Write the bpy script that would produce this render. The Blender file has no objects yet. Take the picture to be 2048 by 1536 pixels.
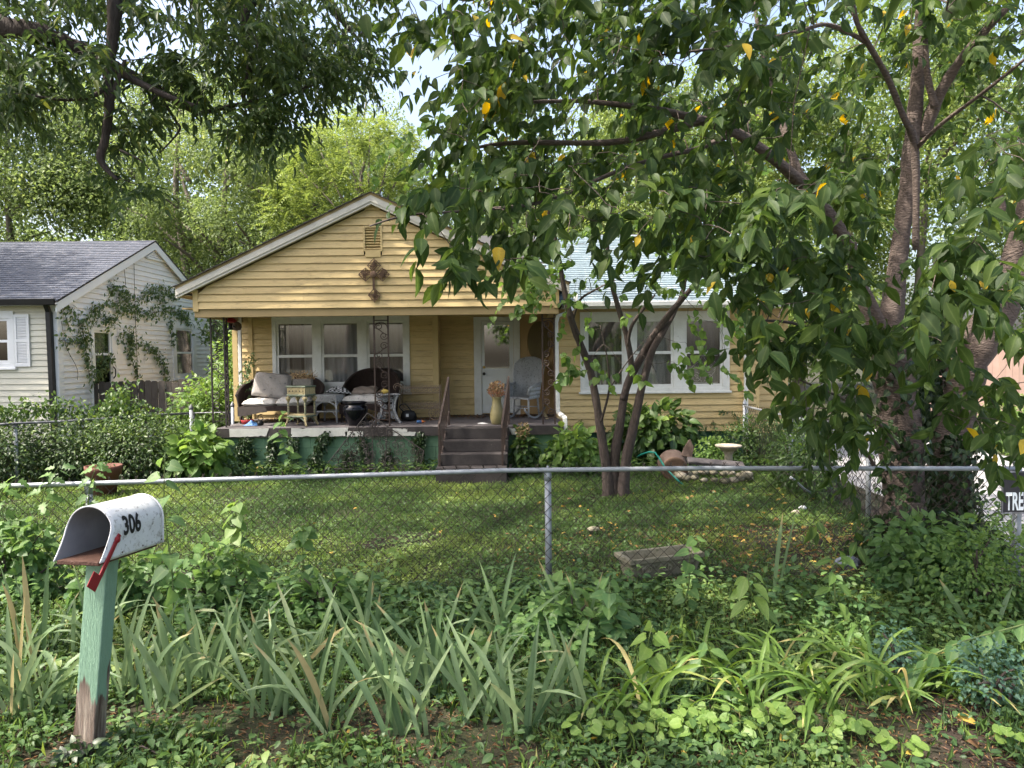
import bpy, math, random
import numpy as np
from mathutils import Vector, Matrix

rng = np.random.default_rng(7)
random.seed(7)
R = math.radians
sc = bpy.context.scene
COL = sc.collection

# ------------------------------------------------------------------ camera, sky, sun, exposure
F = 1450.0                                   # focal length in photo pixels (2048 wide)
EYE = Vector((0, 0, 2.1))
PITCH, ROLL = R(2.37), R(0.60)
fw = Vector((0, math.cos(PITCH), -math.sin(PITCH)))
up0 = Vector((0, math.sin(PITCH), math.cos(PITCH)))
rt0 = Vector((1, 0, 0))
rt = rt0 * math.cos(ROLL) - up0 * math.sin(ROLL)
up = up0 * math.cos(ROLL) + rt0 * math.sin(ROLL)
cam_d = bpy.data.cameras.new('camera')
cam = bpy.data.objects.new('camera', cam_d)
COL.objects.link(cam)
M = Matrix((rt, up, -fw)).transposed().to_4x4()
M.translation = EYE
cam.matrix_world = M
cam_d.sensor_width = 36
cam_d.lens = 36 * F / 2048
cam_d.clip_start = 0.05
cam_d.clip_end = 600
sc.camera = cam

SUN = Vector((-0.62, -0.20, 1.0)).normalized()     # direction towards the sun
world = bpy.data.worlds.new('World')
sc.world = world
world.use_nodes = True
wn = world.node_tree
bg = wn.nodes['Background']
sky = wn.nodes.new('ShaderNodeTexSky')
sky.sky_type = 'NISHITA'
sky.sun_disc = False
sky.sun_elevation = math.asin(SUN.z)
sky.sun_rotation = math.atan2(SUN.x, SUN.y)
sky.dust_density = 6.0
sky.air_density = 1.0
sky.ozone_density = 1.0
hz = wn.nodes.new('ShaderNodeHueSaturation'); hz.inputs['Saturation'].default_value = 0.9      # hazy summer sky
wn.links.new(sky.outputs[0], hz.inputs['Color']); wn.links.new(hz.outputs[0], bg.inputs[0])
bg.inputs[1].default_value = 0.135
sun_d = bpy.data.lights.new('sun', 'SUN')
sun_d.energy = 3.0
sun_d.angle = R(1.0)
sun_d.color = (1.0, 0.93, 0.82)
sun = bpy.data.objects.new('sun', sun_d)
COL.objects.link(sun)
sun.rotation_euler = SUN.to_track_quat('Z', 'Y').to_euler()
sun.location = (0, 0, 30)
sc.view_settings.view_transform = 'Standard'
sc.view_settings.look = 'None'
sc.view_settings.gamma = 1
sc.view_settings.use_curve_mapping = False
sc.view_settings.exposure = 1.86

# ------------------------------------------------------------------ helpers
def ray(u, v):
    return fw + rt * ((u - 1024) / F) + up * ((768 - v) / F)
def P(u, v, Y):
    d = ray(u, v); return EYE + d * (Y / d.y)
def PX(u, v, X):
    d = ray(u, v); return EYE + d * (X / d.x)
def PG(u, v, z=0.0):
    d = ray(u, v); return EYE + d * ((z - EYE.z) / d.z)
def px(p):
    d = Vector(p) - EYE; k = d.dot(fw)
    return (1024 + F * d.dot(rt) / k, 768 - F * d.dot(up) / k, k)

def link(o, parent=None):
    COL.objects.link(o)
    if parent is not None:
        o.parent = parent
        if not o.get('_local'):
            w = Vector((0, 0, 0)); p = parent
            while p is not None:
                w += p.location; p = p.parent
            o.location = -w
    return o
def thing(name, label, cat, loc=(0, 0, 0), group=None, rz=0):
    o = bpy.data.objects.new(name, None)
    o.empty_display_size = 0.2
    COL.objects.link(o)
    o.location = loc; o.rotation_euler = (0, 0, rz)
    o['label'] = label; o['category'] = cat
    if group: o['group'] = group
    return o
def tag(o, label=None, cat=None, group=None, kind=None):
    if label: o['label'] = label
    if cat: o['category'] = cat
    if group: o['group'] = group
    if kind: o['kind'] = kind
    return o

class MB:
    def __init__(s): s.v = []; s.f = []; s.m = []
    def add(s, vs, fs, mi=0):
        b = len(s.v); s.v += [tuple(x) for x in vs]
        s.f += [tuple(b + i for i in f) for f in fs]; s.m += [mi] * len(fs)
        return s
    def box(s, x0, x1, y0, y1, z0, z1, mi=0):
        v = [(x, y, z) for x in (x0, x1) for y in (y0, y1) for z in (z0, z1)]
        return s.add(v, [(0, 1, 3, 2), (4, 6, 7, 5), (0, 4, 5, 1), (2, 3, 7, 6), (0, 2, 6, 4), (1, 5, 7, 3)], mi)
    def bar(s, a, b, w, h, upv=(0, 0, 1), mi=0):
        a = Vector(a); b = Vector(b); d = (b - a).normalized(); upv = Vector(upv)
        sx = d.cross(upv)
        if sx.length < 1e-4: sx = d.cross(Vector((1, 0, 0)))
        sx.normalize(); sz = sx.cross(d).normalized()
        v = []
        for p in (a, b):
            for i, j in ((-1, -1), (1, -1), (1, 1), (-1, 1)):
                v.append(p + sx * (w / 2 * i) + sz * (h / 2 * j))
        return s.add(v, [(0, 1, 2, 3), (7, 6, 5, 4), (0, 4, 5, 1), (1, 5, 6, 2), (2, 6, 7, 3), (3, 7, 4, 0)], mi)
    def tube(s, pts, rad, n=6, mi=0, cap=True):
        pts = [Vector(p) for p in pts]
        if not hasattr(rad, '__len__'): rad = [rad] * len(pts)
        vs = []; prev = None
        for i, p in enumerate(pts):
            a = pts[max(i - 1, 0)]; b = pts[min(i + 1, len(pts) - 1)]
            d = (b - a)
            d = d.normalized() if d.length > 1e-9 else Vector((0, 0, 1))
            if prev is None:
                x = d.cross(Vector((0, 0, 1)) if abs(d.z) < 0.9 else Vector((1, 0, 0))).normalized()
            else:
                x = (prev - d * prev.dot(d))
                x = x.normalized() if x.length > 1e-6 else d.orthogonal().normalized()
            prev = x; y = d.cross(x)
            for k in range(n):
                t = 2 * math.pi * k / n
                vs.append(p + (x * math.cos(t) + y * math.sin(t)) * rad[i])
        fs = []
        for i in range(len(pts) - 1):
            for k in range(n):
                fs.append((i * n + k, i * n + (k + 1) % n, (i + 1) * n + (k + 1) % n, (i + 1) * n + k))
        if cap and n > 2:
            fs.append(tuple(range(n - 1, -1, -1))); fs.append(tuple((len(pts) - 1) * n + k for k in range(n)))
        return s.add(vs, fs, mi)
    def lathe(s, prof, c, n=24, mi=0, axis=None, squash=1.0, jitter=0):
        c = Vector(c); q = Matrix.Identity(3) if axis is None else Vector(axis).normalized().to_track_quat('Z', 'Y').to_matrix()
        vs = []
        for r, z in prof:
            for k in range(n):
                t = 2 * math.pi * k / n
                rr = r * (1 + jitter * math.sin(3 * t + z * 9) + jitter * .6 * math.sin(5 * t - z * 14))
                vs.append(c + q @ Vector((rr * math.cos(t), rr * math.sin(t) * squash, z)))
        fs = [(i * n + k, i * n + (k + 1) % n, (i + 1) * n + (k + 1) % n, (i + 1) * n + k) for i in range(len(prof) - 1) for k in range(n)]
        fs.append(tuple(range(n - 1, -1, -1))); fs.append(tuple((len(prof) - 1) * n + k for k in range(n)))
        return s.add(vs, fs, mi)
    def grid(s, fn, nu, nv, mi=0, closed=False):
        vs = [fn(i / (nu - 1), j / (nv - 1)) for i in range(nu) for j in range(nv)]
        fs = [(i * nv + j, (i + 1) * nv + j, (i + 1) * nv + j + 1, i * nv + j + 1) for i in range(nu - 1) for j in range(nv - 1)]
        return s.add(vs, fs, mi)
    def build(s, name, mats, parent=None, smooth=False, solid=0, bevel=0, sub=0):
        me = bpy.data.meshes.new(name)
        me.from_pydata(s.v, [], s.f)
        for m in (mats if isinstance(mats, (list, tuple)) else [mats]): me.materials.append(m)
        if any(s.m): me.polygons.foreach_set('material_index', s.m)
        if smooth: me.polygons.foreach_set('use_smooth', [True] * len(s.f))
        o = bpy.data.objects.new(name, me)
        link(o, parent)
        if solid:
            md = o.modifiers.new('solid', 'SOLIDIFY'); md.thickness = solid; md.offset = 0
        if bevel:
            md = o.modifiers.new('bevel', 'BEVEL'); md.width = bevel; md.segments = 2; md.limit_method = 'ANGLE'
        if sub:
            md = o.modifiers.new('sub', 'SUBSURF'); md.levels = sub; md.render_levels = sub
        return o

def np_mesh(name, V, T, mats, parent=None, attrs=None, smooth=True):
    me = bpy.data.meshes.new(name)
    me.vertices.add(len(V)); me.vertices.foreach_set('co', np.ascontiguousarray(V, np.float32).ravel())
    me.loops.add(3 * len(T)); me.loops.foreach_set('vertex_index', np.ascontiguousarray(T, np.int32).ravel())
    me.polygons.add(len(T)); me.polygons.foreach_set('loop_start', np.arange(0, 3 * len(T), 3, dtype=np.int32))
    me.polygons.foreach_set('use_smooth', np.full(len(T), smooth))
    me.update(calc_edges=True)
    for k, a in (attrs or {}).items():
        at = me.attributes.new(k, 'FLOAT', 'POINT'); at.data.foreach_set('value', np.ascontiguousarray(a, np.float32))
    me.materials.append(mats)
    o = bpy.data.objects.new(name, me)
    return link(o, parent)

# ------------------------------------------------------------------ materials
def mat(name, c1, c2=None, scale=6, rough=0.7, bump=0.0, bscale=40, stretch=(1, 1, 1), spec=0.3, metal=0.0,
        spot=None, spot_scale=3, spot_at=0.6, spot_soft=0.06, island=0.0, wave=None, coat=0.0):
    m = bpy.data.materials.new(name); m.use_nodes = True
    n = m.node_tree.nodes; l = m.node_tree.links
    b = n['Principled BSDF']
    b.inputs['Roughness'].default_value = rough
    b.inputs['Metallic'].default_value = metal
    b.inputs['Specular IOR Level'].default_value = spec
    b.inputs['Coat Weight'].default_value = coat
    tc = n.new('ShaderNodeTexCoord'); mp = n.new('ShaderNodeMapping'); mp.inputs['Scale'].default_value = stretch
    l.new(tc.outputs['Object'], mp.inputs[0])
    no = n.new('ShaderNodeTexNoise'); no.inputs['Scale'].default_value = scale; no.inputs['Detail'].default_value = 6
    no.inputs['Roughness'].default_value = 0.65
    l.new(mp.outputs[0], no.inputs[0])
    mx = n.new('ShaderNodeMix'); mx.data_type = 'RGBA'
    mx.inputs['A'].default_value = (*c1, 1); mx.inputs['B'].default_value = (*(c2 or c1), 1)
    rp = n.new('ShaderNodeMapRange'); rp.inputs[1].default_value = 0.3; rp.inputs[2].default_value = 0.7
    l.new(no.outputs[0], rp.inputs[0]); l.new(rp.outputs[0], mx.inputs['Factor'])
    col = mx.outputs['Result']
    if spot:
        for i, sp in enumerate(spot if isinstance(spot[0], tuple) else [spot]):
            s2 = n.new('ShaderNodeTexNoise'); s2.inputs['Scale'].default_value = spot_scale * (1 + 1.7 * i); s2.inputs['Detail'].default_value = 8
            s2.inputs['Roughness'].default_value = 0.7
            l.new(mp.outputs[0], s2.inputs[0])
            r2 = n.new('ShaderNodeMapRange'); r2.inputs[1].default_value = spot_at - spot_soft; r2.inputs[2].default_value = spot_at + spot_soft
            l.new(s2.outputs[0], r2.inputs[0])
            m2 = n.new('ShaderNodeMix'); m2.data_type = 'RGBA'; m2.inputs['B'].default_value = (*sp, 1)
            l.new(r2.outputs[0], m2.inputs['Factor']); l.new(col, m2.inputs['A']); col = m2.outputs['Result']
    if island:
        ob = n.new('ShaderNodeObjectInfo'); h = n.new('ShaderNodeHueSaturation')
        r3 = n.new('ShaderNodeMapRange'); r3.inputs[3].default_value = 1 - island; r3.inputs[4].default_value = 1 + island
        l.new(ob.outputs['Random'], r3.inputs[0]); l.new(r3.outputs[0], h.inputs['Value']); l.new(col, h.inputs['Color']); col = h.outputs[0]
    l.new(col, b.inputs['Base Color'])
    if bump:
        bt = n.new('ShaderNodeTexNoise'); bt.inputs['Scale'].default_value = bscale; bt.inputs['Detail'].default_value = 5
        l.new(mp.outputs[0], bt.inputs[0])
        h = bt.outputs[0]
        if wave:
            wv = n.new('ShaderNodeTexWave'); wv.inputs['Scale'].default_value = wave[0]; wv.bands_direction = wave[1]; wv.inputs['Distortion'].default_value = wave[2]
            l.new(tc.outputs['Object'], wv.inputs[0])
            ad = n.new('ShaderNodeMath'); ad.operation = 'ADD'; l.new(h, ad.inputs[0]); l.new(wv.outputs['Fac'], ad.inputs[1]); h = ad.outputs[0]
        bp = n.new('ShaderNodeBump'); bp.inputs['Strength'].default_value = bump; bp.inputs['Distance'].default_value = 0.02
        l.new(h, bp.inputs['Height']); l.new(bp.outputs[0], b.inputs['Normal'])
    return m

def leafmat(name, ramp, trans=0.35, rough=0.42, rib=0.2, spec=0.4, holes=0):
    m = bpy.data.materials.new(name); m.use_nodes = True
    n = m.node_tree.nodes; l = m.node_tree.links
    b = n['Principled BSDF']; b.inputs['Roughness'].default_value = rough; b.inputs['Specular IOR Level'].default_value = spec
    at = n.new('ShaderNodeAttribute'); at.attribute_name = 'tint'
    cr = n.new('ShaderNodeValToRGB'); e = cr.color_ramp.elements
    while len(e) < len(ramp): e.new(0.5)
    for i, (p, c) in enumerate(ramp):
        e[i].position = p; e[i].color = (*c, 1)
    l.new(at.outputs['Fac'], cr.inputs[0])
    ar = n.new('ShaderNodeAttribute'); ar.attribute_name = 'rib'
    pw = n.new('ShaderNodeMath'); pw.operation = 'POWER'; pw.inputs[1].default_value = 9; l.new(ar.outputs['Fac'], pw.inputs[0])
    ml = n.new('ShaderNodeMath'); ml.operation = 'MULTIPLY'; ml.inputs[1].default_value = rib; l.new(pw.outputs[0], ml.inputs[0])
    mx = n.new('ShaderNodeMix'); mx.data_type = 'RGBA'; mx.inputs['B'].default_value = (0.28, 0.34, 0.12, 1)
    l.new(ml.outputs[0], mx.inputs['Factor']); l.new(cr.outputs[0], mx.inputs['A'])
    no = n.new('ShaderNodeTexNoise'); no.inputs['Scale'].default_value = 14; no.inputs['Detail'].default_value = 4
    tc = n.new('ShaderNodeTexCoord'); l.new(tc.outputs['Object'], no.inputs[0])
    rr = n.new('ShaderNodeMapRange'); rr.inputs[3].default_value = 0.72; rr.inputs[4].default_value = 1.28; l.new(no.outputs[0], rr.inputs[0])
    hs = n.new('ShaderNodeHueSaturation'); l.new(rr.outputs[0], hs.inputs['Value']); l.new(mx.outputs['Result'], hs.inputs['Color'])
    l.new(hs.outputs[0], b.inputs['Base Color'])
    tr = n.new('ShaderNodeBsdfTranslucent'); h2 = n.new('ShaderNodeHueSaturation'); h2.inputs['Value'].default_value = 2.1; h2.inputs['Hue'].default_value = 0.485; h2.inputs['Saturation'].default_value = 1.1
    l.new(hs.outputs[0], h2.inputs['Color']); l.new(h2.outputs[0], tr.inputs[0])
    ms = n.new('ShaderNodeMixShader'); ms.inputs[0].default_value = trans
    l.new(b.outputs[0], ms.inputs[1]); l.new(tr.outputs[0], ms.inputs[2]); l.new(ms.outputs[0], n['Material Output'].inputs[0])
    return m

def glassmat(name, refl=0.22, tint=(1, 1, 1)):
    m = bpy.data.materials.new(name); m.use_nodes = True
    n = m.node_tree.nodes; l = m.node_tree.links; n.remove(n['Principled BSDF'])
    t = n.new('ShaderNodeBsdfTransparent'); t.inputs[0].default_value = (*tint, 1)
    g = n.new('ShaderNodeBsdfGlossy'); g.inputs['Roughness'].default_value = 0.03
    lw = n.new('ShaderNodeLayerWeight'); lw.inputs[0].default_value = 0.35
    a = n.new('ShaderNodeMath'); a.operation = 'MULTIPLY_ADD'; a.inputs[1].default_value = 0.6; a.inputs[2].default_value = refl; a.use_clamp = True
    l.new(lw.outputs['Fresnel'], a.inputs[0])
    x = n.new('ShaderNodeMixShader'); l.new(a.outputs[0], x.inputs[0]); l.new(t.outputs[0], x.inputs[1]); l.new(g.outputs[0], x.inputs[2])
    l.new(x.outputs[0], n['Material Output'].inputs[0])
    return m

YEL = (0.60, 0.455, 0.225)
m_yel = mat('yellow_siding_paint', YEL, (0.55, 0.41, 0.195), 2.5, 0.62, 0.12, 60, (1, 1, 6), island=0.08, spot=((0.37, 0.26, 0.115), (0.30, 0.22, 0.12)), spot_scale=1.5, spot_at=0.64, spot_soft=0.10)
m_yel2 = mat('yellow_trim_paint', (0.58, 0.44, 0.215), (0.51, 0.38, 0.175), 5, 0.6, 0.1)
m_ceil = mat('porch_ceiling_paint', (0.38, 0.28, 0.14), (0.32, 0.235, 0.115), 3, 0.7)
m_white = mat('white_paint', (0.72, 0.72, 0.69), (0.60, 0.60, 0.56), 6, 0.55, 0.15, 60, spot=(0.33, 0.30, 0.25), spot_scale=9, spot_at=0.68, spot_soft=0.04)
m_rake = mat('rake_paint', (0.62, 0.59, 0.52), (0.52, 0.49, 0.42), 5, 0.6, 0.1)
m_shdark = mat('dark_shingle', (0.035, 0.033, 0.033), (0.07, 0.065, 0.06), 30, 0.9, 0.5, 120)
m_shblue = mat('blue_grey_shingle', (0.20, 0.255, 0.28), (0.14, 0.185, 0.205), 9, 0.75, 0.4, 120, (1, 1, 1), spot=(0.28, 0.32, 0.33), spot_scale=5, spot_at=0.6)
m_shgrey = mat('charcoal_shingle', (0.105, 0.115, 0.145), (0.055, 0.062, 0.08), 5, 0.85, 0.5, 120, (1, 2.5, 1), spot=(0.21, 0.2, 0.21), spot_scale=10, spot_at=0.6)
m_green = mat('green_foundation_paint', (0.14, 0.25, 0.155), (0.11, 0.20, 0.12), 3, 0.75, 0.3, 60, spot=(0.55, 0.58, 0.52), spot_scale=14, spot_at=0.76, spot_soft=0.02, island=0.06)
m_greend = mat('dark_green_foundation_paint', (0.05, 0.13, 0.085), (0.04, 0.10, 0.065), 4, 0.8, 0.3)
m_dkpaint = mat('worn_dark_porch_paint', (0.030, 0.026, 0.026), (0.055, 0.047, 0.045), 5, 0.8, 0.3, 60, spot=((0.28, 0.26, 0.24),), spot_scale=7, spot_at=0.72, spot_soft=0.03)
m_floor = mat('porch_floor_paint', (0.075, 0.066, 0.068), (0.13, 0.117, 0.117), 2.5, 0.7, 0.2, 50, spot=(0.32, 0.30, 0.28), spot_scale=4, spot_at=0.66)
m_conc = mat('bare_concrete', (0.50, 0.50, 0.47), (0.38, 0.38, 0.35), 9, 0.85, 0.3, 60, spot=(0.2, 0.19, 0.18), spot_scale=10, spot_at=0.7)
m_iron = mat('dark_brown_iron', (0.028, 0.020, 0.018), (0.055, 0.035, 0.027), 20, 0.6, 0.2)
m_ironblk = mat('black_iron', (0.02, 0.018, 0.018), (0.05, 0.04, 0.035), 20, 0.55)
m_rust = mat('rusty_iron', (0.16, 0.10, 0.065), (0.09, 0.055, 0.038), 25, 0.8)
m_rustwht = mat('rusty_white_wire', (0.33, 0.26, 0.20), (0.20, 0.13, 0.085), 18, 0.8)
m_room = mat('unlit_dark', (0.05, 0.048, 0.045))  # near-black stands in for unlit rooms; also covers the roof deck
m_curt = mat('curtain_cloth', (0.55, 0.54, 0.52), (0.42, 0.41, 0.40), 3, 0.9, 0.3, 6, (10, 10, 0.4))
m_curtd = mat('dark_curtain_cloth', (0.22, 0.20, 0.18), (0.15, 0.14, 0.13), 3, 0.9, 0.3, 6, (10, 10, 0.4))
m_blind = mat('grey_window_blind', (0.50, 0.50, 0.50), (0.42, 0.42, 0.42), 3, 0.8, 0.5, 5, wave=(14, 'Z', 0))
m_glass = glassmat('window_glass', 0.15)
m_glassd = glassmat('mirrored_window_glass', 0.55)
m_brass = mat('brass', (0.6, 0.42, 0.12), (0.5, 0.34, 0.09), 20, 0.3, metal=1.0)
m_black = mat('black_plastic', (0.012, 0.012, 0.013), (0.02, 0.02, 0.02), 10, 0.45)
m_panel = mat('tan_plywood', (0.47, 0.325, 0.165), (0.41, 0.28, 0.14), 2, 0.7, 0.1)
m_oval = mat('dull_olive_disc', (0.16, 0.125, 0.05), (0.13, 0.10, 0.04), 4, 0.35)
m_door = mat('white_door_paint', (0.72, 0.74, 0.72), (0.66, 0.68, 0.66), 3, 0.5, 0.05, spot=(0.25, 0.2, 0.15), spot_scale=4, spot_at=0.73, spot_soft=0.06)
m_nwht = mat('white_vinyl', (0.84, 0.83, 0.83), (0.78, 0.77, 0.77), 3, 0.55, island=0.03)
m_ncream = mat('cream_vinyl', (0.66, 0.63, 0.52), (0.60, 0.57, 0.47), 3, 0.55, island=0.03)
m_ntrim = mat('white_vinyl_trim', (0.84, 0.84, 0.84), (0.79, 0.79, 0.79), 3, 0.5)
m_pick = mat('weathered_dark_plank', (0.055, 0.045, 0.038), (0.13, 0.11, 0.095), 4, 0.9, 0.5, 20, (14, 14, 0.7), island=0.35)
m_galv = mat('galvanised_steel', (0.40, 0.42, 0.445), (0.27, 0.285, 0.31), 14, 0.5, 0.1, metal=0.35, spot=(0.2, 0.19, 0.18), spot_scale=16, spot_at=0.68)
m_galvd = mat('blackened_steel', (0.22, 0.22, 0.235), (0.09, 0.088, 0.09), 12, 0.6, 0.1, metal=0.3, spot=(0.46, 0.47, 0.5), spot_scale=9, spot_at=0.6)
m_wire = mat('dull_wire', (0.035, 0.030, 0.028), (0.09, 0.07, 0.056), 8, 0.6, metal=0.3)
m_mbox = mat('weathered_white_enamel', (0.72, 0.72, 0.71), (0.64, 0.64, 0.62), 7, 0.45, 0.1, 60, spot=((0.36, 0.34, 0.30), (0.14, 0.12, 0.10)), spot_scale=15, spot_at=0.63, spot_soft=0.07)
m_mboxin = mat('grey_inside_enamel', (0.36, 0.37, 0.39), (0.28, 0.29, 0.31), 7, 0.4, metal=0.2)
m_red = mat('red_flag_paint', (0.30, 0.022, 0.028), (0.22, 0.018, 0.022), 12, 0.5, spot=(0.5, 0.3, 0.3), spot_scale=22, spot_at=0.74, spot_soft=0.03)
m_oldwood = mat('old_brown_board', (0.06, 0.028, 0.02), (0.12, 0.062, 0.042), 6, 0.7, 0.4, 20, (3, 14, 3), spot=(0.6, 0.5, 0.42), spot_scale=5, spot_at=0.72)
m_soil = None
m_bark = mat('cherry_bark', (0.07, 0.052, 0.044), (0.155, 0.118, 0.10), 9, 0.85, 1.0, 14, (2, 2, 6), spot=(0.25, 0.20, 0.17), spot_scale=6, spot_at=0.66)
m_barkr = mat('grey_brown_bark', (0.055, 0.042, 0.036), (0.11, 0.084, 0.073), 10, 0.9, 0.9, 14, (5, 5, 1.2))
m_barka = mat('dark_branch_bark', (0.04, 0.03, 0.026), (0.085, 0.068, 0.06), 10, 0.9, 0.7, 20, (4, 4, 1))
m_barkb = mat('pale_far_bark', (0.12, 0.10, 0.08), (0.19, 0.165, 0.14), 4, 0.9, 0.5, 10)
m_stem = mat('green_stem', (0.10, 0.15, 0.05), (0.14, 0.17, 0.06), 10, 0.6)
m_dry = mat('dry_straw', (0.40, 0.29, 0.16), (0.28, 0.19, 0.10), 10, 0.8)
m_wickdk = mat('dark_brown_wicker', (0.035, 0.022, 0.018), (0.065, 0.042, 0.036), 30, 0.55, 0.9, 90, wave=(26, 'Z', 1.5))
m_wickwh = mat('white_wicker', (0.66, 0.67, 0.68), (0.50, 0.51, 0.52), 30, 0.6, 1.0, 80, wave=(24, 'X', 1.0), spot=(0.22, 0.22, 0.22), spot_scale=26, spot_at=0.6)
m_cream = mat('cream_wicker', (0.62, 0.52, 0.30), (0.50, 0.40, 0.21), 30, 0.6, 0.9, 80, wave=(20, 'X', 1), spot=(0.26, 0.23, 0.13), spot_scale=30, spot_at=0.6)
m_sage = mat('sage_green_wicker', (0.20, 0.23, 0.17), (0.14, 0.17, 0.12), 30, 0.6, 0.6)
m_cush = mat('floral_cushion_cloth', (0.56, 0.54, 0.50), (0.46, 0.44, 0.41), 8, 0.95, 0.3, 30, spot=((0.14, 0.16, 0.15), (0.30, 0.22, 0.20)), spot_scale=15, spot_at=0.61, spot_soft=0.03)
m_cushb = mat('faded_grey_cushion_cloth', (0.33, 0.305, 0.285), (0.26, 0.24, 0.225), 8, 0.95, 0.3, 30, spot=((0.10, 0.10, 0.10), (0.22, 0.15, 0.12)), spot_scale=13, spot_at=0.62, spot_soft=0.04)
m_pillow = mat('taupe_pillow_cloth', (0.27, 0.22, 0.18), (0.21, 0.17, 0.14), 8, 0.95)
m_pot = mat('black_glaze', (0.003, 0.003, 0.005), (0.004, 0.004, 0.008), 6, 0.1, 0.05, 20, spec=0.35)
m_terra = mat('terracotta', (0.14, 0.055, 0.038), (0.10, 0.042, 0.03), 8, 0.75, 0.2)
m_darkclay = mat('dark_brown_clay', (0.10, 0.068, 0.052), (0.14, 0.10, 0.08), 12, 0.85, 0.4)
m_stone = mat('pale_weathered_stone', (0.42, 0.37, 0.29), (0.30, 0.26, 0.20), 9, 0.9, 0.5, 40)
m_plaster = mat('mossy_cast_concrete', (0.26, 0.235, 0.17), (0.17, 0.155, 0.105), 6, 0.9, 0.6, 40, spot=(0.08, 0.085, 0.05), spot_scale=8, spot_at=0.6)
m_vase = mat('mustard_glaze', (0.26, 0.225, 0.11), (0.21, 0.18, 0.085), 6, 0.35)
m_hose = mat('teal_hose', (0.012, 0.17, 0.135), (0.012, 0.13, 0.10), 6, 0.4)
m_blue = mat('blue_bag', (0.08, 0.20, 0.42), (0.06, 0.14, 0.30), 20, 0.5)
m_paper = mat('white_paper', (0.75, 0.75, 0.74), (0.66, 0.66, 0.66), 20, 0.8)
m_ywood = mat('yellow_wood', (0.50, 0.36, 0.14))
m_pink = mat('pink_beige_plank', (0.62, 0.42, 0.33), (0.55, 0.36, 0.28), 4, 0.8, island=0.06)
m_drive = mat('pale_driveway_concrete', (0.30, 0.29, 0.285), (0.23, 0.225, 0.22), 2, 0.9, 0.3)
m_rockb = mat('blue_grey_rock', (0.20, 0.22, 0.27), (0.10, 0.11, 0.13), 14, 0.9, 0.6)
m_sign = mat('black_sign_face', (0.02, 0.02, 0.026), (0.028, 0.028, 0.034), 6, 0.4)
m_signw = mat('white_sign_lettering', (0.72, 0.76, 0.80), (0.62, 0.66, 0.7), 20, 0.6, spot=(0.25, 0.26, 0.28), spot_scale=30, spot_at=0.68)
m_mint = None

def post_material():
    m = mat('peeling_mint_paint', (0.26, 0.41, 0.285), (0.215, 0.355, 0.24), 6, 0.7, 0.7, 18, (16, 16, 1.0), spot=((0.10, 0.22, 0.16),), spot_scale=2.5, spot_at=0.68, spot_soft=0.02)
    n = m.node_tree.nodes; l = m.node_tree.links; b = n['Principled BSDF']
    old = b.inputs['Base Color'].links[0].from_socket
    tc = n.new('ShaderNodeTexCoord'); sp = n.new('ShaderNodeSeparateXYZ'); l.new(tc.outputs['Object'], sp.inputs[0])
    mp = n.new('ShaderNodeMapping'); mp.inputs['Scale'].default_value = (26, 26, 2.2); l.new(tc.outputs['Object'], mp.inputs[0])
    no = n.new('ShaderNodeTexNoise'); no.inputs['Scale'].default_value = 1; no.inputs['Detail'].default_value = 7; l.new(mp.outputs[0], no.inputs[0])
    a = n.new('ShaderNodeMath'); a.operation = 'MULTIPLY_ADD'; a.inputs[1].default_value = 1.15; a.inputs[2].default_value = -0.22; l.new(no.outputs[0], a.inputs[0])
    d = n.new('ShaderNodeMath'); d.operation = 'SUBTRACT'; l.new(a.outputs[0], d.inputs[0]); l.new(sp.outputs['Z'], d.inputs[1])
    r = n.new('ShaderNodeMapRange'); r.inputs[1].default_value = -0.02; r.inputs[2].default_value = 0.03; l.new(d.outputs[0], r.inputs[0])
    wd = n.new('ShaderNodeValToRGB'); e = wd.color_ramp.elements
    e[0].position = .35; e[0].color = (0.10, 0.06, 0.045, 1); e[1].position = .7; e[1].color = (0.42, 0.35, 0.28, 1)
    n2 = n.new('ShaderNodeTexNoise'); n2.inputs['Scale'].default_value = 1.3; n2.inputs['Detail'].default_value = 5; l.new(mp.outputs[0], n2.inputs[0]); l.new(n2.outputs[0], wd.inputs[0])
    mx = n.new('ShaderNodeMix'); mx.data_type = 'RGBA'; l.new(r.outputs[0], mx.inputs['Factor']); l.new(old, mx.inputs['A']); l.new(wd.outputs[0], mx.inputs['B'])
    l.new(mx.outputs['Result'], b.inputs['Base Color'])
    return m
m_mint = post_material()

l_cherry = leafmat('cherry_leaf', [(0, (0.0244, 0.05124, 0.01464)), (0.5, (0.04636, 0.08296, 0.01952)), (0.9, (0.09516, 0.1366, 0.0244)), (0.94, (0.4148, 0.305, 0.0366)), (1, (0.5124, 0.3538, 0.0427))], 0.42, 0.5, 0.2, 0.22)
l_red = leafmat('redbud_leaf', [(0, (0.0575, 0.115, 0.02875)), (1, (0.1265, 0.207, 0.04025))], 0.45, 0.5)
l_ash = leafmat('ash_leaf', [(0, (0.03172, 0.05856, 0.02196)), (0.7, (0.0671, 0.1074, 0.03172)), (1, (0.1464, 0.1708, 0.0366))], 0.40, 0.5)
l_far = leafmat('far_tree_leaf', [(0, (0.075, 0.115, 0.038)), (0.6, (0.145, 0.20, 0.066)), (1, (0.23, 0.28, 0.095))], 0.38, 0.55, 0)
l_farb = leafmat('bright_far_leaf', [(0, (0.09, 0.14, 0.035)), (1, (0.21, 0.265, 0.07))], 0.38, 0.55, 0)
l_shrub = leafmat('shrub_leaf', [(0, (0.02875, 0.06325, 0.0184)), (0.7, (0.069, 0.1265, 0.02875)), (1, (0.138, 0.207, 0.04025))], 0.35, 0.45)
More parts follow.
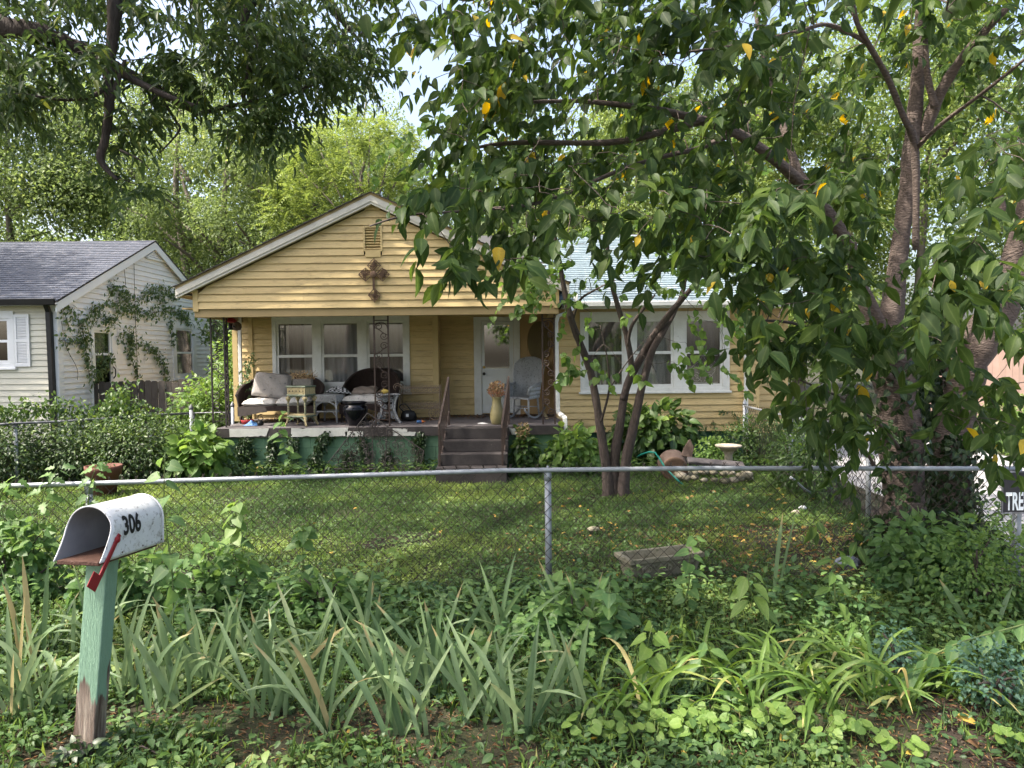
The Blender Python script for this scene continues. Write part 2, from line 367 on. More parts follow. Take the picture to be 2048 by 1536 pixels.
l_lite = leafmat('light_weed_leaf', [(0, (0.0708, 0.1475, 0.0354)), (1, (0.1593, 0.2419, 0.0531))], 0.38, 0.5, 0.3)
l_mid = leafmat('mid_weed_leaf', [(0, (0.05625, 0.125, 0.04375)), (1, (0.1375, 0.2313, 0.0625))], 0.35, 0.5, 0.3)
l_iris = leafmat('iris_blade', [(0, (0.06325, 0.115, 0.0483)), (0.55, (0.1437, 0.2127, 0.09775)), (0.9, (0.2472, 0.322, 0.161)), (1, (0.345, 0.2875, 0.138))], 0.25, 0.5, 0.12)
l_lily = leafmat('daylily_blade', [(0, (0.063, 0.1313, 0.02625)), (0.85, (0.147, 0.231, 0.042)), (1, (0.42, 0.357, 0.147))], 0.3, 0.5, 0.15)
l_ivy = leafmat('ivy_leaf', [(0, (0.012, 0.030, 0.012)), (1, (0.032, 0.062, 0.02))], 0.15, 0.4, 0.25)
l_vine = leafmat('dark_vine_leaf', [(0, (0.042, 0.084, 0.0336)), (1, (0.138, 0.198, 0.072))], 0.35, 0.5)
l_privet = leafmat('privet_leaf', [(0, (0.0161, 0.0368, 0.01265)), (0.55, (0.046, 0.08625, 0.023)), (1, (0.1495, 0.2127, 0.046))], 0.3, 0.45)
l_grass = leafmat('grass_blade', [(0, (0.036, 0.0744, 0.0204)), (0.55, (0.0936, 0.1656, 0.0408)), (0.97, (0.198, 0.27, 0.0624)), (1, (0.36, 0.312, 0.144))], 0.3, 0.6, 0)
l_cover = leafmat('ground_cover_leaf', [(0, (0.0225, 0.05625, 0.02)), (0.6, (0.0775, 0.1438, 0.0425)), (1, (0.2125, 0.2812, 0.08125))], 0.3, 0.5, 0.15)
l_fall = leafmat('fallen_leaf', [(0, (0.10, 0.04, 0.02)), (0.35, (0.22, 0.12, 0.05)), (0.5, (0.36, 0.22, 0.05)), (1, (0.46, 0.33, 0.06))], 0.15, 0.6, 0.2)
l_dry = leafmat('dried_flower', [(0, (0.10, 0.06, 0.03)), (0.6, (0.34, 0.26, 0.14)), (1, (0.42, 0.2, 0.12))], 0.2, 0.8, 0)

# ------------------------------------------------------------------ leaf tools
def tmpl(rows, base=0.0, tip=1.0, fold=0.15, curl=0.25):
    """rows: (s, halfwidth as a share of width). A leaf folded along its rib."""
    v = [(base, 0, -curl * base * base, 1)]
    for s, w in rows:
        c = -curl * s * s
        v += [(s, -w, c + fold * w, 0), (s, 0, c, 1), (s, w, c + fold * w, 0)]
    v.append((tip, 0, -curl * tip * tip, 1))
    t = []
    k = len(rows); e = 1 + 3 * k
    t += [(0, 2, 1), (0, 3, 2)]
    for i in range(k - 1):
        a = 1 + 3 * i; b = a + 3
        t += [(a, a + 1, b + 1), (a, b + 1, b), (a + 1, a + 2, b + 2), (a + 1, b + 2, b + 1)]
    a = 1 + 3 * (k - 1)
    t += [(a, a + 1, e), (a + 1, a + 2, e)]
    return np.array(v, float), np.array(t, int)
T_OVAL = tmpl([(.14, .28), (.36, .5), (.6, .46), (.82, .23)])
T_LOW = tmpl([(.32, .48), (.68, .38)], curl=.2)
T_LANCE = tmpl([(.25, .5), (.6, .42)], curl=.25, fold=.2)
T_HEART = tmpl([(-.05, .32), (.12, .5), (.42, .48), (.72, .26)], base=.04, fold=.14, curl=.2)
T_ROUND = tmpl([(-.06, .3), (.2, .5), (.6, .48), (.9, .25)], base=.05, fold=.2, curl=.12)
T_DIA = (np.array([(0, 0, 0, 1), (.45, -.5, .06, 0), (1, 0, -.15, 1), (.45, .5, .06, 0)], float), np.array([(0, 2, 1), (0, 3, 2)], int))
T_LOBE = tmpl([(.1, .5), (.22, .25), (.42, .5), (.55, .22), (.75, .3)], fold=.1, curl=.25)

def unit(a):
    return a / np.maximum(np.linalg.norm(a, axis=-1, keepdims=True), 1e-9)
def leaves(name, tm, Pp, D, N, L, W, tint, m, parent=None, smooth=True):
    V0, T0 = tm
    n = len(Pp); Pp = np.asarray(Pp, float)
    D = unit(np.asarray(D, float)); S = unit(np.cross(D, N)); N = np.cross(S, D)
    L = np.broadcast_to(L, (n,))[:, None, None]; W = np.broadcast_to(W, (n,))[:, None, None]
    s = V0[None, :, 0:1]; w = V0[None, :, 1:2]; h = V0[None, :, 2:3]
    wob = rng.uniform(.5, 1.6, (n, 1, 1))
    V = Pp[:, None] + s * L * D[:, None] + w * W * S[:, None] + h * L * wob * N[:, None]
    k = len(V0)
    T = (T0[None] + (np.arange(n) * k)[:, None, None]).reshape(-1, 3)
    o = np_mesh(name, V.reshape(-1, 3), T, m, parent,
                {'tint': np.repeat(np.broadcast_to(tint, (n,)), k), 'rib': np.tile(V0[:, 3], n)}, smooth)
    return o
_lv = {}
def single_leaves(tm, Pp, D, N, L, W, tint, m, parent, name='leaf'):
    """each leaf an object of its own; meshes shared between alike leaves"""
    Pp = np.asarray(Pp, float)
    D = unit(np.asarray(D, float)); S = unit(np.cross(D, N)); N = np.cross(S, D)
    n = len(Pp); L = np.broadcast_to(L, (n,)); W = np.broadcast_to(W, (n,)); tint = np.broadcast_to(tint, (n,))
    pl = Vector((0, 0, 0)); p = parent
    while p is not None: pl += p.location; p = p.parent
    for i in range(n):
        ti = round(float(tint[i]) * 12) / 12
        key = (id(tm), m.name, ti, i % 3, name)
        if key not in _lv:
            V0, T0 = tm
            me_o = np_mesh(name, np.c_[V0[:, 0], V0[:, 1], V0[:, 2] * (.6, 1, 1.6)[i % 3]], T0, m, None, {'tint': np.full(len(V0), ti), 'rib': V0[:, 3]})
            me = me_o.data; bpy.data.objects.remove(me_o); _lv[key] = me
        o = bpy.data.objects.new(name, _lv[key]); COL.objects.link(o); o.parent = parent
        Mx = Matrix(((D[i][0] * L[i], S[i][0] * W[i], N[i][0] * L[i], Pp[i][0] - pl.x),
                     (D[i][1] * L[i], S[i][1] * W[i], N[i][1] * L[i], Pp[i][1] - pl.y),
                     (D[i][2] * L[i], S[i][2] * W[i], N[i][2] * L[i], Pp[i][2] - pl.z), (0, 0, 0, 1)))
        o.matrix_local = Mx
def rnd(n, s=1.0): return rng.normal(0, s, (n, 3))

def spline(pts, n=4):
    pts = [Vector(p) for p in pts]
    out = []
    for i in range(len(pts) - 1):
        p0 = pts[max(i - 1, 0)]; p1 = pts[i]; p2 = pts[i + 1]; p3 = pts[min(i + 2, len(pts) - 1)]
        for k in range(n):
            t = k / n
            out.append(0.5 * ((2 * p1) + (p2 - p0) * t + (2 * p0 - 5 * p1 + 4 * p2 - p3) * t * t + (3 * p1 - p0 - 3 * p2 + p3) * t ** 3))
    out.append(pts[-1]); return out
def lerp_list(a, n):
    x = np.linspace(0, len(a) - 1, n); return list(np.interp(x, range(len(a)), a))

def grow(limbs, tips, m, parent, rtwig=0.004, rmax=0.03, sag=0.1, name='branch', n=4):
    """thin branches from the nearest existing wood to every spray point"""
    nodes = []; rad = []
    for pts, rr in limbs:
        sp = spline(pts, 5); rl = lerp_list(rr, len(sp))
        nodes += [tuple(p) for p in sp]; rad += rl
    N = np.array(nodes); Rd = np.array(rad)
    tips = np.asarray(tips)
    d = np.array([np.min(np.sum((N - t) ** 2, 1)) for t in tips])
    mb = MB()
    for i in np.argsort(d):
        t = tips[i]
        dd = np.sum((N - t) ** 2, 1); j = int(np.argmin(dd)); a = N[j]; ln = math.sqrt(dd[j])
        if ln < 0.05: continue
        k = 3 if ln < .5 else 5
        off = rng.normal(0, 0.10 * ln, 3); off[2] += sag * ln
        pts = [a + (t - a) * s + off * math.sin(math.pi * s) + (rng.normal(0, .03 * ln, 3) if 0 < s < 1 else 0) for s in np.linspace(0, 1, k + 1)]
        r0 = min(Rd[j] * .7, rmax, rtwig * 1.3 + ln * .006); 
        rr = list(np.linspace(r0, rtwig, k + 1))
        mb.tube(pts, rr, n, cap=False)
        N = np.vstack([N, pts[1:]]); Rd = np.r_[Rd, rr[1:]]
    o = mb.build(name, m, parent, smooth=True)
    o['kind'] = 'stuff'
    return o
def limbs_mesh(limbs, m, parent, name='trunk', n=12, wob=0.05):
    mb = MB(); ph = rng.uniform(0, 6, 8)
    for pts, rr in limbs:
        sp = spline(pts, 6); rl = lerp_list(rr, len(sp))
        rl = [r * (1 + wob * math.sin(i * 1.7) + rng.normal(0, wob * .6)) for i, r in enumerate(rl)]
        b0 = len(mb.v); mb.tube(sp, rl, n)
        for i, c in enumerate(sp):                       # knots and flutes
            for k in range(n):
                q = Vector(mb.v[b0 + i * n + k]); a = 6.283 * k / n
                f = .07 * math.sin(3 * a + i * .35 + ph[0]) + .05 * math.sin(5 * a - i * .8 + ph[1]) + rng.normal(0, .025)
                mb.v[b0 + i * n + k] = tuple(c + (q - c) * (1 + f))
    return mb.build(name, m, parent, smooth=True)
def inpoly(poly, n):
    poly = np.array(poly, float); lo = poly.min(0); hi = poly.max(0); out = []
    while len(out) < n:
        p = rng.uniform(lo, hi); c = False; j = len(poly) - 1
        for i in range(len(poly)):
            if (poly[i][1] > p[1]) != (poly[j][1] > p[1]) and p[0] < (poly[j][0] - poly[i][0]) * (p[1] - poly[i][1]) / (poly[j][1] - poly[i][1]) + poly[i][0]: c = not c
            j = i
        if c: out.append(p)
    return np.array(out)
def ellipsoid(c, r, n, power=2.2, zmin=None):
    v = unit(rng.normal(size=(n * 2, 3))) * (rng.uniform(0, 1, (n * 2, 1)) ** (1 / power))
    p = np.array(c) + v * np.array(r)
    if zmin is not None: p = p[p[:, 2] > zmin]
    return p[:n]

# gaps in the tree crowns: where the photograph shows flecks of sun, no leaf hangs between that spot and the sun
GAPS = [(PG(1420, 1195), .26), (PG(1500, 1225), .2), (PG(1690, 1275), .32), (PG(1745, 1310), .22), (PG(1100, 1150), .14), (PG(480, 1012), .5), (PG(300, 1045), .45), (PG(640, 1040), .3), (PG(60, 1500), .22),
        (PG(1610, 1040), .35), (PG(1180, 1060), .22), (PG(1420, 1000), .4), (PG(900, 1010), .35), (P(850, 540, 12.72), .16), (P(815, 525, 12.72), .09), (P(905, 590, 12.72), .14), (P(1340, 822, 14.06), .22), (P(1430, 840, 14.06), .2), (P(1370, 570, 4.9), .16), (P(1300, 690, 10), .2),
        (P(1500, 1170, 5.6), .2), (P(470, 1050, 6.3), .22), (P(1300, 1310, 4.7), .16), (PG(1450, 1470), .3), (PG(1900, 1480), .25), (PG(820, 1500), .2), (P(960, 1300, 4.4), .22), (P(1700, 1150, 6), .25)]
def sunlit(A):
    keep = np.ones(len(A), bool); sv = np.array(SUN)
    for c, r in GAPS:
        w = A - np.array(c); t = w @ sv; d = np.linalg.norm(w - t[:, None] * sv, axis=1)
        keep &= ~((d < r) & (t > .6))
    return keep
# ------------------------------------------------------------------ ground, driveway
def ground_material():
    m = mat('soil_and_turf', (0.016, 0.011, 0.0085), (0.038, 0.026, 0.019), 9, 0.95, 1.0, 30)
    n = m.node_tree.nodes; l = m.node_tree.links; b = n['Principled BSDF']
    old = b.inputs['Base Color'].links[0].from_socket
    tc = n.new('ShaderNodeTexCoord'); sp = n.new('ShaderNodeSeparateXYZ'); l.new(tc.outputs['Object'], sp.inputs[0])
    no = n.new('ShaderNodeTexNoise'); no.inputs['Scale'].default_value = 0.9; no.inputs['Detail'].default_value = 9; no.inputs['Roughness'].default_value = .7
    l.new(tc.outputs['Object'], no.inputs[0])
    r = n.new('ShaderNodeMapRange'); r.inputs[1].default_value = .40; r.inputs[2].default_value = .58; l.new(no.outputs[0], r.inputs[0])
    mx = n.new('ShaderNodeMix'); mx.data_type = 'RGBA'; mx.inputs['B'].default_value = (0.034, 0.04, 0.016, 1)
    l.new(r.outputs[0], mx.inputs['Factor']); l.new(old, mx.inputs['A']); l.new(mx.outputs['Result'], b.inputs['Base Color'])
    return m
m_ground = ground_material()
mb = MB()
mb.grid(lambda a, b: (-150 + 300 * a, -80 + 330 * b, 0), 31, 34)
tag(mb.build('ground', m_ground), kind='structure')
mb = MB(); mb.box(5.3, 9.6, -2, 21.6, -0.05, 0.012)
tag(mb.build('driveway', m_drive), kind='structure')

# ------------------------------------------------------------------ siding boards, windows
def boards(parent, O, U, Nn, spans, z0, z1, m, exp=0.129, openings=(), clip=None, name='siding_board'):
    """lapped boards; s runs along U from O; spans (s0, s1); clip(z)->(s0,s1)"""
    O = Vector(O); U = Vector(U); Nn = Vector(Nn)
    z = z0
    while z < z1 - 0.01:
        zt = min(z + exp, z1)
        cuts = [(spans[0], spans[1])]
        for (a, b, za, zb) in openings:
            if za < (z + zt) / 2 < zb:
                nw = []
                for c in cuts:
                    if b <= c[0] or a >= c[1]: nw.append(c)
                    else:
                        if a > c[0]: nw.append((c[0], a))
                        if b < c[1]: nw.append((b, c[1]))
                cuts = nw
        cut2 = []
        for (a, b) in cuts:                              # long boards are butted from two lengths
            if b - a > 2.6:
                j = rng.uniform(a + .8, b - .8); cut2 += [(a, j - .002), (j + .002, b)]
            else: cut2.append((a, b))
        for (a, b) in cut2:
            ab, bb, at, bt = a, b, a, b
            if clip:
                l0, h0 = clip(z); l1, h1 = clip(zt)
                ab, bb, at, bt = max(a, l0), min(b, h0), max(a, l1), min(b, h1)
                if ab >= h0 or bb <= l0: continue
                at = min(at, h1); bt = max(bt, l1)
                if at > bt: at = bt = (ab + bb) / 2
                if ab > bb - .01: continue
            w = rng.normal(0, .0012)
            def q(s, zz, d): p = O + U * s + Nn * d; return (p.x, p.y, zz)
            v = [q(ab, z, 0), q(bb, z, 0), q(bb, z, .031 + w), q(ab, z, .031 + w), q(at, zt + .006, 0), q(bt, zt + .006, 0), q(bt, zt + .006, .002), q(at, zt + .006, .002), q(at, zt - .011, .010), q(bt, zt - .011, .010), q(at, zt - .011, .002), q(bt, zt - .011, .002)]
            MB().add(v, [(3, 2, 1, 0), (3, 8, 9, 2), (8, 10, 11, 9), (10, 7, 6, 11), (4, 5, 6, 7), (0, 1, 5, 4), (0, 4, 7, 10, 8, 3), (1, 2, 9, 11, 6, 5)]).build(name, m, parent)
        z += exp

def window_unit(parent, O, U, Nn, s0, s1, z0, z1, panes, rail, m_frame, glass, head=.09, curtains=None, sill=True, name='window'):
    """one trimmed window of several double-hung sashes; panes: [(s0,s1,z0,z1)]"""
    O = Vector(O); U = Vector(U); Nn = Vector(Nn)
    def bx(mb, a, b, za, zb, d0, d1):
        v = []
        for d in (d0, d1):
            for (s, z) in ((a, za), (b, za), (b, zb), (a, zb)):
                p = O + U * s + Nn * d; v.append((p.x, p.y, z))
        mb.add(v, [(3, 2, 1, 0), (4, 5, 6, 7), (0, 1, 5, 4), (1, 2, 6, 5), (2, 3, 7, 6), (3, 0, 4, 7)])
    fr = MB()
    zb = min(p[2] for p in panes); zt = max(p[3] for p in panes)
    e = .03
    bx(fr, s0, s1, zt + e, z1, -.05, .04)
    bx(fr, s0, s1, z0, zb - e, -.05, .04)
    xs = [s0] + [x for p in panes for x in (p[0] - e, p[1] + e)] + [s1]
    for i in range(0, len(xs), 2): bx(fr, xs[i], xs[i + 1], zb - e, zt + e, -.05, .038)
    w = fr.build(name, m_frame, parent, bevel=.004)
    if sill:
        mb = MB(); bx(mb, s0 - .03, s1 + .03, z0 - .035, z0 + .006, -.03, .075); mb.build('sill', m_frame, w, bevel=.004)
    for i, (a, b, za, zz) in enumerate(panes):
        for k, (lo, hi, d) in enumerate(((rail, zz, .0), (za, rail, .012))):
            mb = MB(); t = .035
            bx(mb, a - e, b + e, hi - t * .6, hi + (e if k == 0 else .006), d - .02, d + .012)
            bx(mb, a - e, b + e, lo - (.0 if k == 0 else e), lo + t, d - .02, d + .012)
            bx(mb, a - e, a + t * .5, lo + t, hi - t * .6, d - .02, d + .012); bx(mb, b - t * .5, b + e, lo + t, hi - t * .6, d - .02, d + .012)
            mb.build('sash', m_frame, w)
            mb = MB(); bx(mb, a + .01, b - .01, lo + .02, hi - .01, d - .008, d - .003)
            mb.build('pane', glass[i][k] if isinstance(glass, list) else glass, w)
        if curtains and curtains[i]:
            cm, full = curtains[i]
            for (ca, cb, cza, czb, cmat, ph) in full:
                def fn(x, y, ca=ca, cb=cb, cza=cza, czb=czb, ph=ph, a=a, b=b, za=za, zz=zz):
                    s = a + (b - a) * (ca + (cb - ca) * x); z = za + (zz - za) * (cza + (czb - cza) * y)
                    p = O + U * s + Nn * (-.10 + .016 * math.sin(x * 24 * (cb - ca) + ph + 1.2 * y) + .01 * math.sin(x * 47 + y * 2))
                    return (p.x, p.y, z)
                MB().grid(fn, 40, 8).build('curtain', cmat, w, smooth=True)
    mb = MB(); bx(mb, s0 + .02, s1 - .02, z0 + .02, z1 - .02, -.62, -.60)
    mb.build('unlit_room_sheet', m_room, w)  # dark sheet behind the panes, coloured to pass for an unlit room
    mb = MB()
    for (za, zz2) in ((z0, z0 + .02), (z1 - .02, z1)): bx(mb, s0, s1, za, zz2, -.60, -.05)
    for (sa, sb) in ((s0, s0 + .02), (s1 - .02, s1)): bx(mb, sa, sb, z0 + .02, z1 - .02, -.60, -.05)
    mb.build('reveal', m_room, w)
    return w

# ------------------------------------------------------------------ yellow house
YF, YD, YL, YR = 12.75, 15.15, 14.65, 14.10
FLOOR = 0.84
X = (1, 0, 0); NF = (0, -1, 0)
house = thing('house', 'yellow clapboard bungalow with a gabled front porch on a green foundation', 'house', (-0.5, 12.8, 0))
ux = lambda u, Y: P(u, 708, Y).x
gx0, gx1 = ux(400, YF), 0.74
ax = -2.40; az = 4.75; sl = 0.465
zr = lambda x: az - abs(x - ax) * sl              # underside line of the rake
def gclip(z): d = (az - .06 - z) / sl; return (ax - d, ax + d)
vent = (ux(732, YF), ux(768, YF), P(750, 503, YF).z, P(750, 452, YF).z)
boards(house, (0, YF, 0), X, NF, (gx0, gx1), 2.94, 4.75, m_yel, 0.130, [(vent[0], vent[1], vent[2], vent[3])], gclip)
v = MB()
v.box(vent[0] - .01, vent[0] + .025, YF - .035, YF + .02, vent[2], vent[3]); v.box(vent[1] - .025, vent[1] + .01, YF - .035, YF + .02, vent[2], vent[3])
v.box(vent[0] + .025, vent[1] - .025, YF - .035, YF + .02, vent[3] - .03, vent[3]); v.box(vent[0] + .025, vent[1] - .025, YF - .035, YF + .02, vent[2] - .10, vent[2] + .025)
v.box(vent[0], vent[1], YF + .03, YF + .04, vent[2], vent[3])
vo = v.build('gable_vent', m_yel2, house)
for i in range(8):
    z = vent[2] + .04 + i * (vent[3] - vent[2] - .08) / 7.5
    MB().bar((vent[0] + .02, YF - .008, z + .012), (vent[1] - .02, YF - .008, z + .012), .045, .008, (0, -.6, .8)).build('slat', m_yel2, vo)
# corner boards of the porch gable, beam underside
MB().box(gx0 - .09, gx0, YF - .03, YF + .1, 2.90, zr(gx0 - .05) - .02).build('corner_board', m_yel2, house)
MB().box(gx1, gx1 + .1, YF - .03, YF + .1, 2.90, zr(gx1 + .05) - .02).build('corner_board', m_yel2, house)
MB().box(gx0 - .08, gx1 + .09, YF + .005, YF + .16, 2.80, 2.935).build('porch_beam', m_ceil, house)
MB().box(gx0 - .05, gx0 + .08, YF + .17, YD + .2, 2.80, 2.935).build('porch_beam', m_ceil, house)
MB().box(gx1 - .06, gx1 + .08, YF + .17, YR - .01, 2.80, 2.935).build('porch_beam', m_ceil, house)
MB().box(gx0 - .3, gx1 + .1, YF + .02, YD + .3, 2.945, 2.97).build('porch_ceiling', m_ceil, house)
MB().box(gx0 - .02, gx1 + .02, YF + .012, YF + .02, 2.97, 4.2).build('gable_backing', m_room, house) if False else None
# front gable roof
ex = 3.41
def slope_pts(side, y): return [(ax, y, az + .16), (ax + side * ex, y, az + .16 - ex * sl)]
for side in (-1, 1):
    a, b = slope_pts(side, 12.60)
    mb = MB(); yb = 17.6
    mb.add([(a[0], 12.60, a[2]), (b[0], 12.60, b[2]), (b[0], yb, b[2]), (a[0], yb, a[2]),
            (a[0], 12.60, a[2] - .05), (b[0], 12.60, b[2] - .05), (b[0], yb, b[2] - .05), (a[0], yb, a[2] - .05)],
           [(0, 1, 2, 3), (7, 6, 5, 4), (0, 4, 5, 1), (1, 5, 6, 2), (2, 6, 7, 3), (3, 7, 4, 0)])
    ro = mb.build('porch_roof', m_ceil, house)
    nrow = 24; L_ = math.hypot(ex, ex * sl)
    mb = MB(); nx, nz = side * sl / math.hypot(1, sl), 1 / math.hypot(1, sl)
    for i in range(nrow):
        t0, t1 = i / nrow, (i + 1.15) / nrow
        p = lambda t, h, y: (a[0] + (b[0] - a[0]) * t + nx * h, y, a[2] + (b[2] - a[2]) * t + nz * h)
        jit = rng.normal(0, .008)
        y0 = 12.565 + jit
        mb.add([p(t0, .004, y0), p(t1, .022, y0), p(t1, .022, yb), p(t0, .004, yb), p(t1, .0, y0), p(t1, .0, yb), p(t0, -.0, y0), p(t0, -.0, yb)],
               [(0, 1, 2, 3), (1, 4, 5, 2), (0, 6, 4, 1), (6, 7, 5, 4)])
    tag(mb.build('shingle_course', m_shdark, ro), kind='stuff')
    for (lo, hi, y0, y1, m) in ((-.05, -.155, 12.602, 12.64, m_rake), (-.155, -.20, 12.618, 12.70, m_rake)):
        mb = MB(); q = lambda t, h, y: (a[0] + (b[0] - a[0]) * t, y, a[2] + (b[2] - a[2]) * t + h)
        mb.add([q(0, lo, y0), q(1, lo, y0), q(1, hi, y0), q(0, hi, y0), q(0, lo, y1), q(1, lo, y1), q(1, hi, y1), q(0, hi, y1)],
               [(3, 2, 1, 0), (4, 5, 6, 7), (0, 1, 5, 4), (1, 2, 6, 5), (2, 3, 7, 6), (3, 0, 4, 7)])
        mb.build('rake_board', m, house)
# eave fascia and soffit on the left
MB().box(ax - ex - .01, ax - ex + .02, 12.66, 17.6, zr(ax - ex) - .02, zr(ax - ex) + .10).build('fascia', m_rake, house)
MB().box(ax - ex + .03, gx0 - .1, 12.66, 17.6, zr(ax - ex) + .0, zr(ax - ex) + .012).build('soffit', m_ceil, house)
# main roof (ridge along x)
rx0, rx1, ey, ez, ry, rz_ = -5.3, 5.95, 13.62, 3.05, 18.0, 5.02
mb = MB(); mb.add([(rx0, ey, ez), (rx1, ey, ez), (rx1, ry, rz_), (rx0, ry, rz_), (rx1, 22.4, ez), (rx0, 22.4, ez)], [(0, 1, 2, 3), (3, 2, 4, 5)])
mr = mb.build('main_roof', m_room, house)
MB().box(0.95, rx1 - .02, 13.70, 14.06, 2.955, 2.975).build('soffit', m_white, house)
mb = MB(); nrow = 36
for i in range(nrow):
    t0, t1 = i / nrow, (i - 1.12) / nrow
    ys = lambda t, h: (ey + (ry - ey) * t, ez + (rz_ - ez) * t + h)
    xs = np.arange(0.6, rx1, .33)
    for k, x in enumerate(xs):
        j = rng.uniform(0, .006); xx = x + (.16 if i % 2 else 0); x2 = min(xx + .327, rx1 + .03)
        if xx > rx1: continue
        a = ys(t1, .030 + j); b = ys(t0, .010)
        mb.add([(xx, a[0], a[1]), (x2, a[0], a[1]), (x2, b[0], b[1]), (xx, b[0], b[1]), (xx, a[0], a[1] - .02), (x2, a[0], a[1] - .02)], [(0, 1, 2, 3), (4, 5, 1, 0)])
tag(mb.build('shingle_course', m_shblue, mr), kind='stuff')
MB().box(0.95, rx1, ey - .045, ey - .02, 2.93, 3.05).build('fascia', m_white, house)
mb = MB()
prof = [(-.05, 0.0), (-.15, .02), (-.155, .09), (-.14, .1)]
for x0, x1 in ((.98, 4.95),):
    mb.add([(x, ey + p[0], 2.955 + p[1]) for x in (x0, x1) for p in prof], [(0, 1, 5, 4), (1, 2, 6, 5), (2, 3, 7, 6)])
mb.build('gutter', m_white, house, solid=.006)
# front left room wall with the triple window
lx0, lx1 = ux(476, YL), ux(866, YL)
fz = lambda v, Y, u=700: P(u, v, Y).z
wl = (ux(546, YL), ux(820, YL), fz(786, YL), fz(630, YL))
boards(house, (0, YL, 0), X, NF, (lx0, lx1), .80, 2.95, m_yel, .127, [wl])
lp = [(ux(557, YL), ux(627, YL), fz(767, YL), fz(645, YL)), (ux(647, YL), ux(717, YL), fz(767, YL), fz(645, YL)), (ux(738, YL), ux(808, YL), fz(767, YL), fz(645, YL))]
window_unit(house, (0, YL - .012, 0), X, NF, *wl, lp, fz(712, YL), m_white, m_glass, curtains=[
    (0, [(.0, .28, .1, 1, m_curt, 0), (.36, .62, 0, 1, m_curtd, 1), (.7, 1, .15, 1, m_curt, 2)]),
    (0, [(0, 1, 0, 1, m_blind, .4)]), (0, [(0, 1, .5, 1, m_curt, 1), (0, 1, 0, .5, m_curtd, 2)])])
MB().box(lx0 - .10, lx0, YL - .03, YL + .06, .80, 2.95).build('corner_board', m_yel2, house)
MB().box(ux(499, YL), ux(507, YL), YL - .045, YL - .024, .84, 2.95).build('batten', m_yel2, house)
MB().box(lx1, lx1 + .11, YL - .03, YL + .03, .80, 2.95).build('corner_board', m_yel2, house)
MB().box(lx1 + .08, lx1 + .108, YL + .031, YD, .80, 2.95).build('return_wall', m_yel2, house)
# side wall of the house towards the neighbour
boards(house, (lx0 - .02, YL + .06, 0), (0, 1, 0), (-1, 0, 0), (0, 7.5), .50, 3.2, m_yel, .127)
# wall round the front door
dx0, dx1 = lx1 + .11, ux(1112, YD)
dw = (ux(948, YD), ux(1040, YD), .80, fz(634, YD, 990))
boards(house, (0, YD, 0), X, NF, (dx0, dx1), .80, 2.95, m_yel, .127, [dw, (ux(1040, YD), dx1 + 1, 0, 9)])
s0, s1 = ux(963, YD), ux(1027, YD); dt = fz(643, YD, 990)
mb = MB(); mb.box(dw[0], s0, YD - .05, YD + .05, .84, dw[3]); mb.box(s1, dw[1], YD - .05, YD + .05, .84, dw[3]); mb.box(s0, s1, YD - .049, YD + .05, dt, dw[3])
dfo = mb.build('door_frame', m_white, house, bevel=.005)
gl = (ux(969, YD), ux(1019, YD), fz(737, YD, 990), fz(650, YD, 990))
mb = MB(); mb.box(s0 + .005, gl[0], YD - .02, YD + .025, .87, dt - .004); mb.box(gl[1], s1 - .005, YD - .02, YD + .025, .87, dt - .004)
mb.box(gl[0], gl[1], YD - .02, YD + .025, gl[3], dt - .004); mb.box(gl[0], gl[1], YD - .02, YD + .025, .87, gl[2])
door = mb.build('door', m_door, house)
mb = MB()
for (a, b, c, d) in ((gl[0] - .03, gl[0], gl[2] - .03, gl[3] + .03), (gl[1], gl[1] + .03, gl[2] - .03, gl[3] + .03)): mb.box(a, b, YD - .034, YD - .021, c, d)
mb.box(gl[0], gl[1], YD - .034, YD - .021, gl[3], gl[3] + .03); mb.box(gl[0], gl[1], YD - .034, YD - .021, gl[2] - .03, gl[2]); mb.build('pane_frame', m_door, door)
MB().box(gl[0], gl[1], YD - .005, YD + .002, gl[2], gl[3]).build('pane', m_glassd, door)
MB().box(gl[0], gl[1], YD + .2, YD + .21, gl[2], gl[3]).build('unlit_room_sheet', m_room, door)  # dark sheet behind the door glass; its colour stands in for shade indoors
for a in (0.08, 0.56):
    w_ = (s1 - s0) * .34; x0 = s0 + (s1 - s0) * (a + .02)
    mb = MB()
    for (b0, b1, c0, c1) in ((x0, x0 + .014, 1.05, 1.55), (x0 + w_ - .014, x0 + w_, 1.05, 1.55), (x0 + .014, x0 + w_ - .014, 1.536, 1.55), (x0 + .014, x0 + w_ - .014, 1.05, 1.064)): mb.box(b0, b1, YD - .03, YD - .021, c0, c1)
    mb.build('moulding', m_door, door)
kx = s0 + .05
MB().lathe([(0.0, 0), (.032, 0), (.032, .012), (.015, .02), (.015, .045), (.03, .055), (.03, .075), (.012, .09)], (kx, YD - .022, fz(747.5, YD, 962)), 14, axis=(0, -1, 0)).build('knob', m_black, door, smooth=True)
MB().lathe([(0.0, 0), (.03, 0), (.03, .015), (.018, .025)], (kx, YD - .022, fz(734.5, YD, 962)), 14, axis=(0, -1, 0)).build('deadbolt', m_brass, door, smooth=True)
# tan panel right of the door
MB().box(dw[1], ux(1107, YD), YD - .02, YD + .02, fz(731, YD, 1070), 2.94).build('tan_panel', m_panel, house)
MB().box(dw[1], ux(1107, YD), YD - .028, YD + .02, .84, fz(731, YD, 1070) - .012).build('tan_panel', m_panel, house)
MB().box(dx1 - .06, dx1 + .1, YR + .03, YD + .03, .5, 2.95).build('return_wall', m_panel, house)
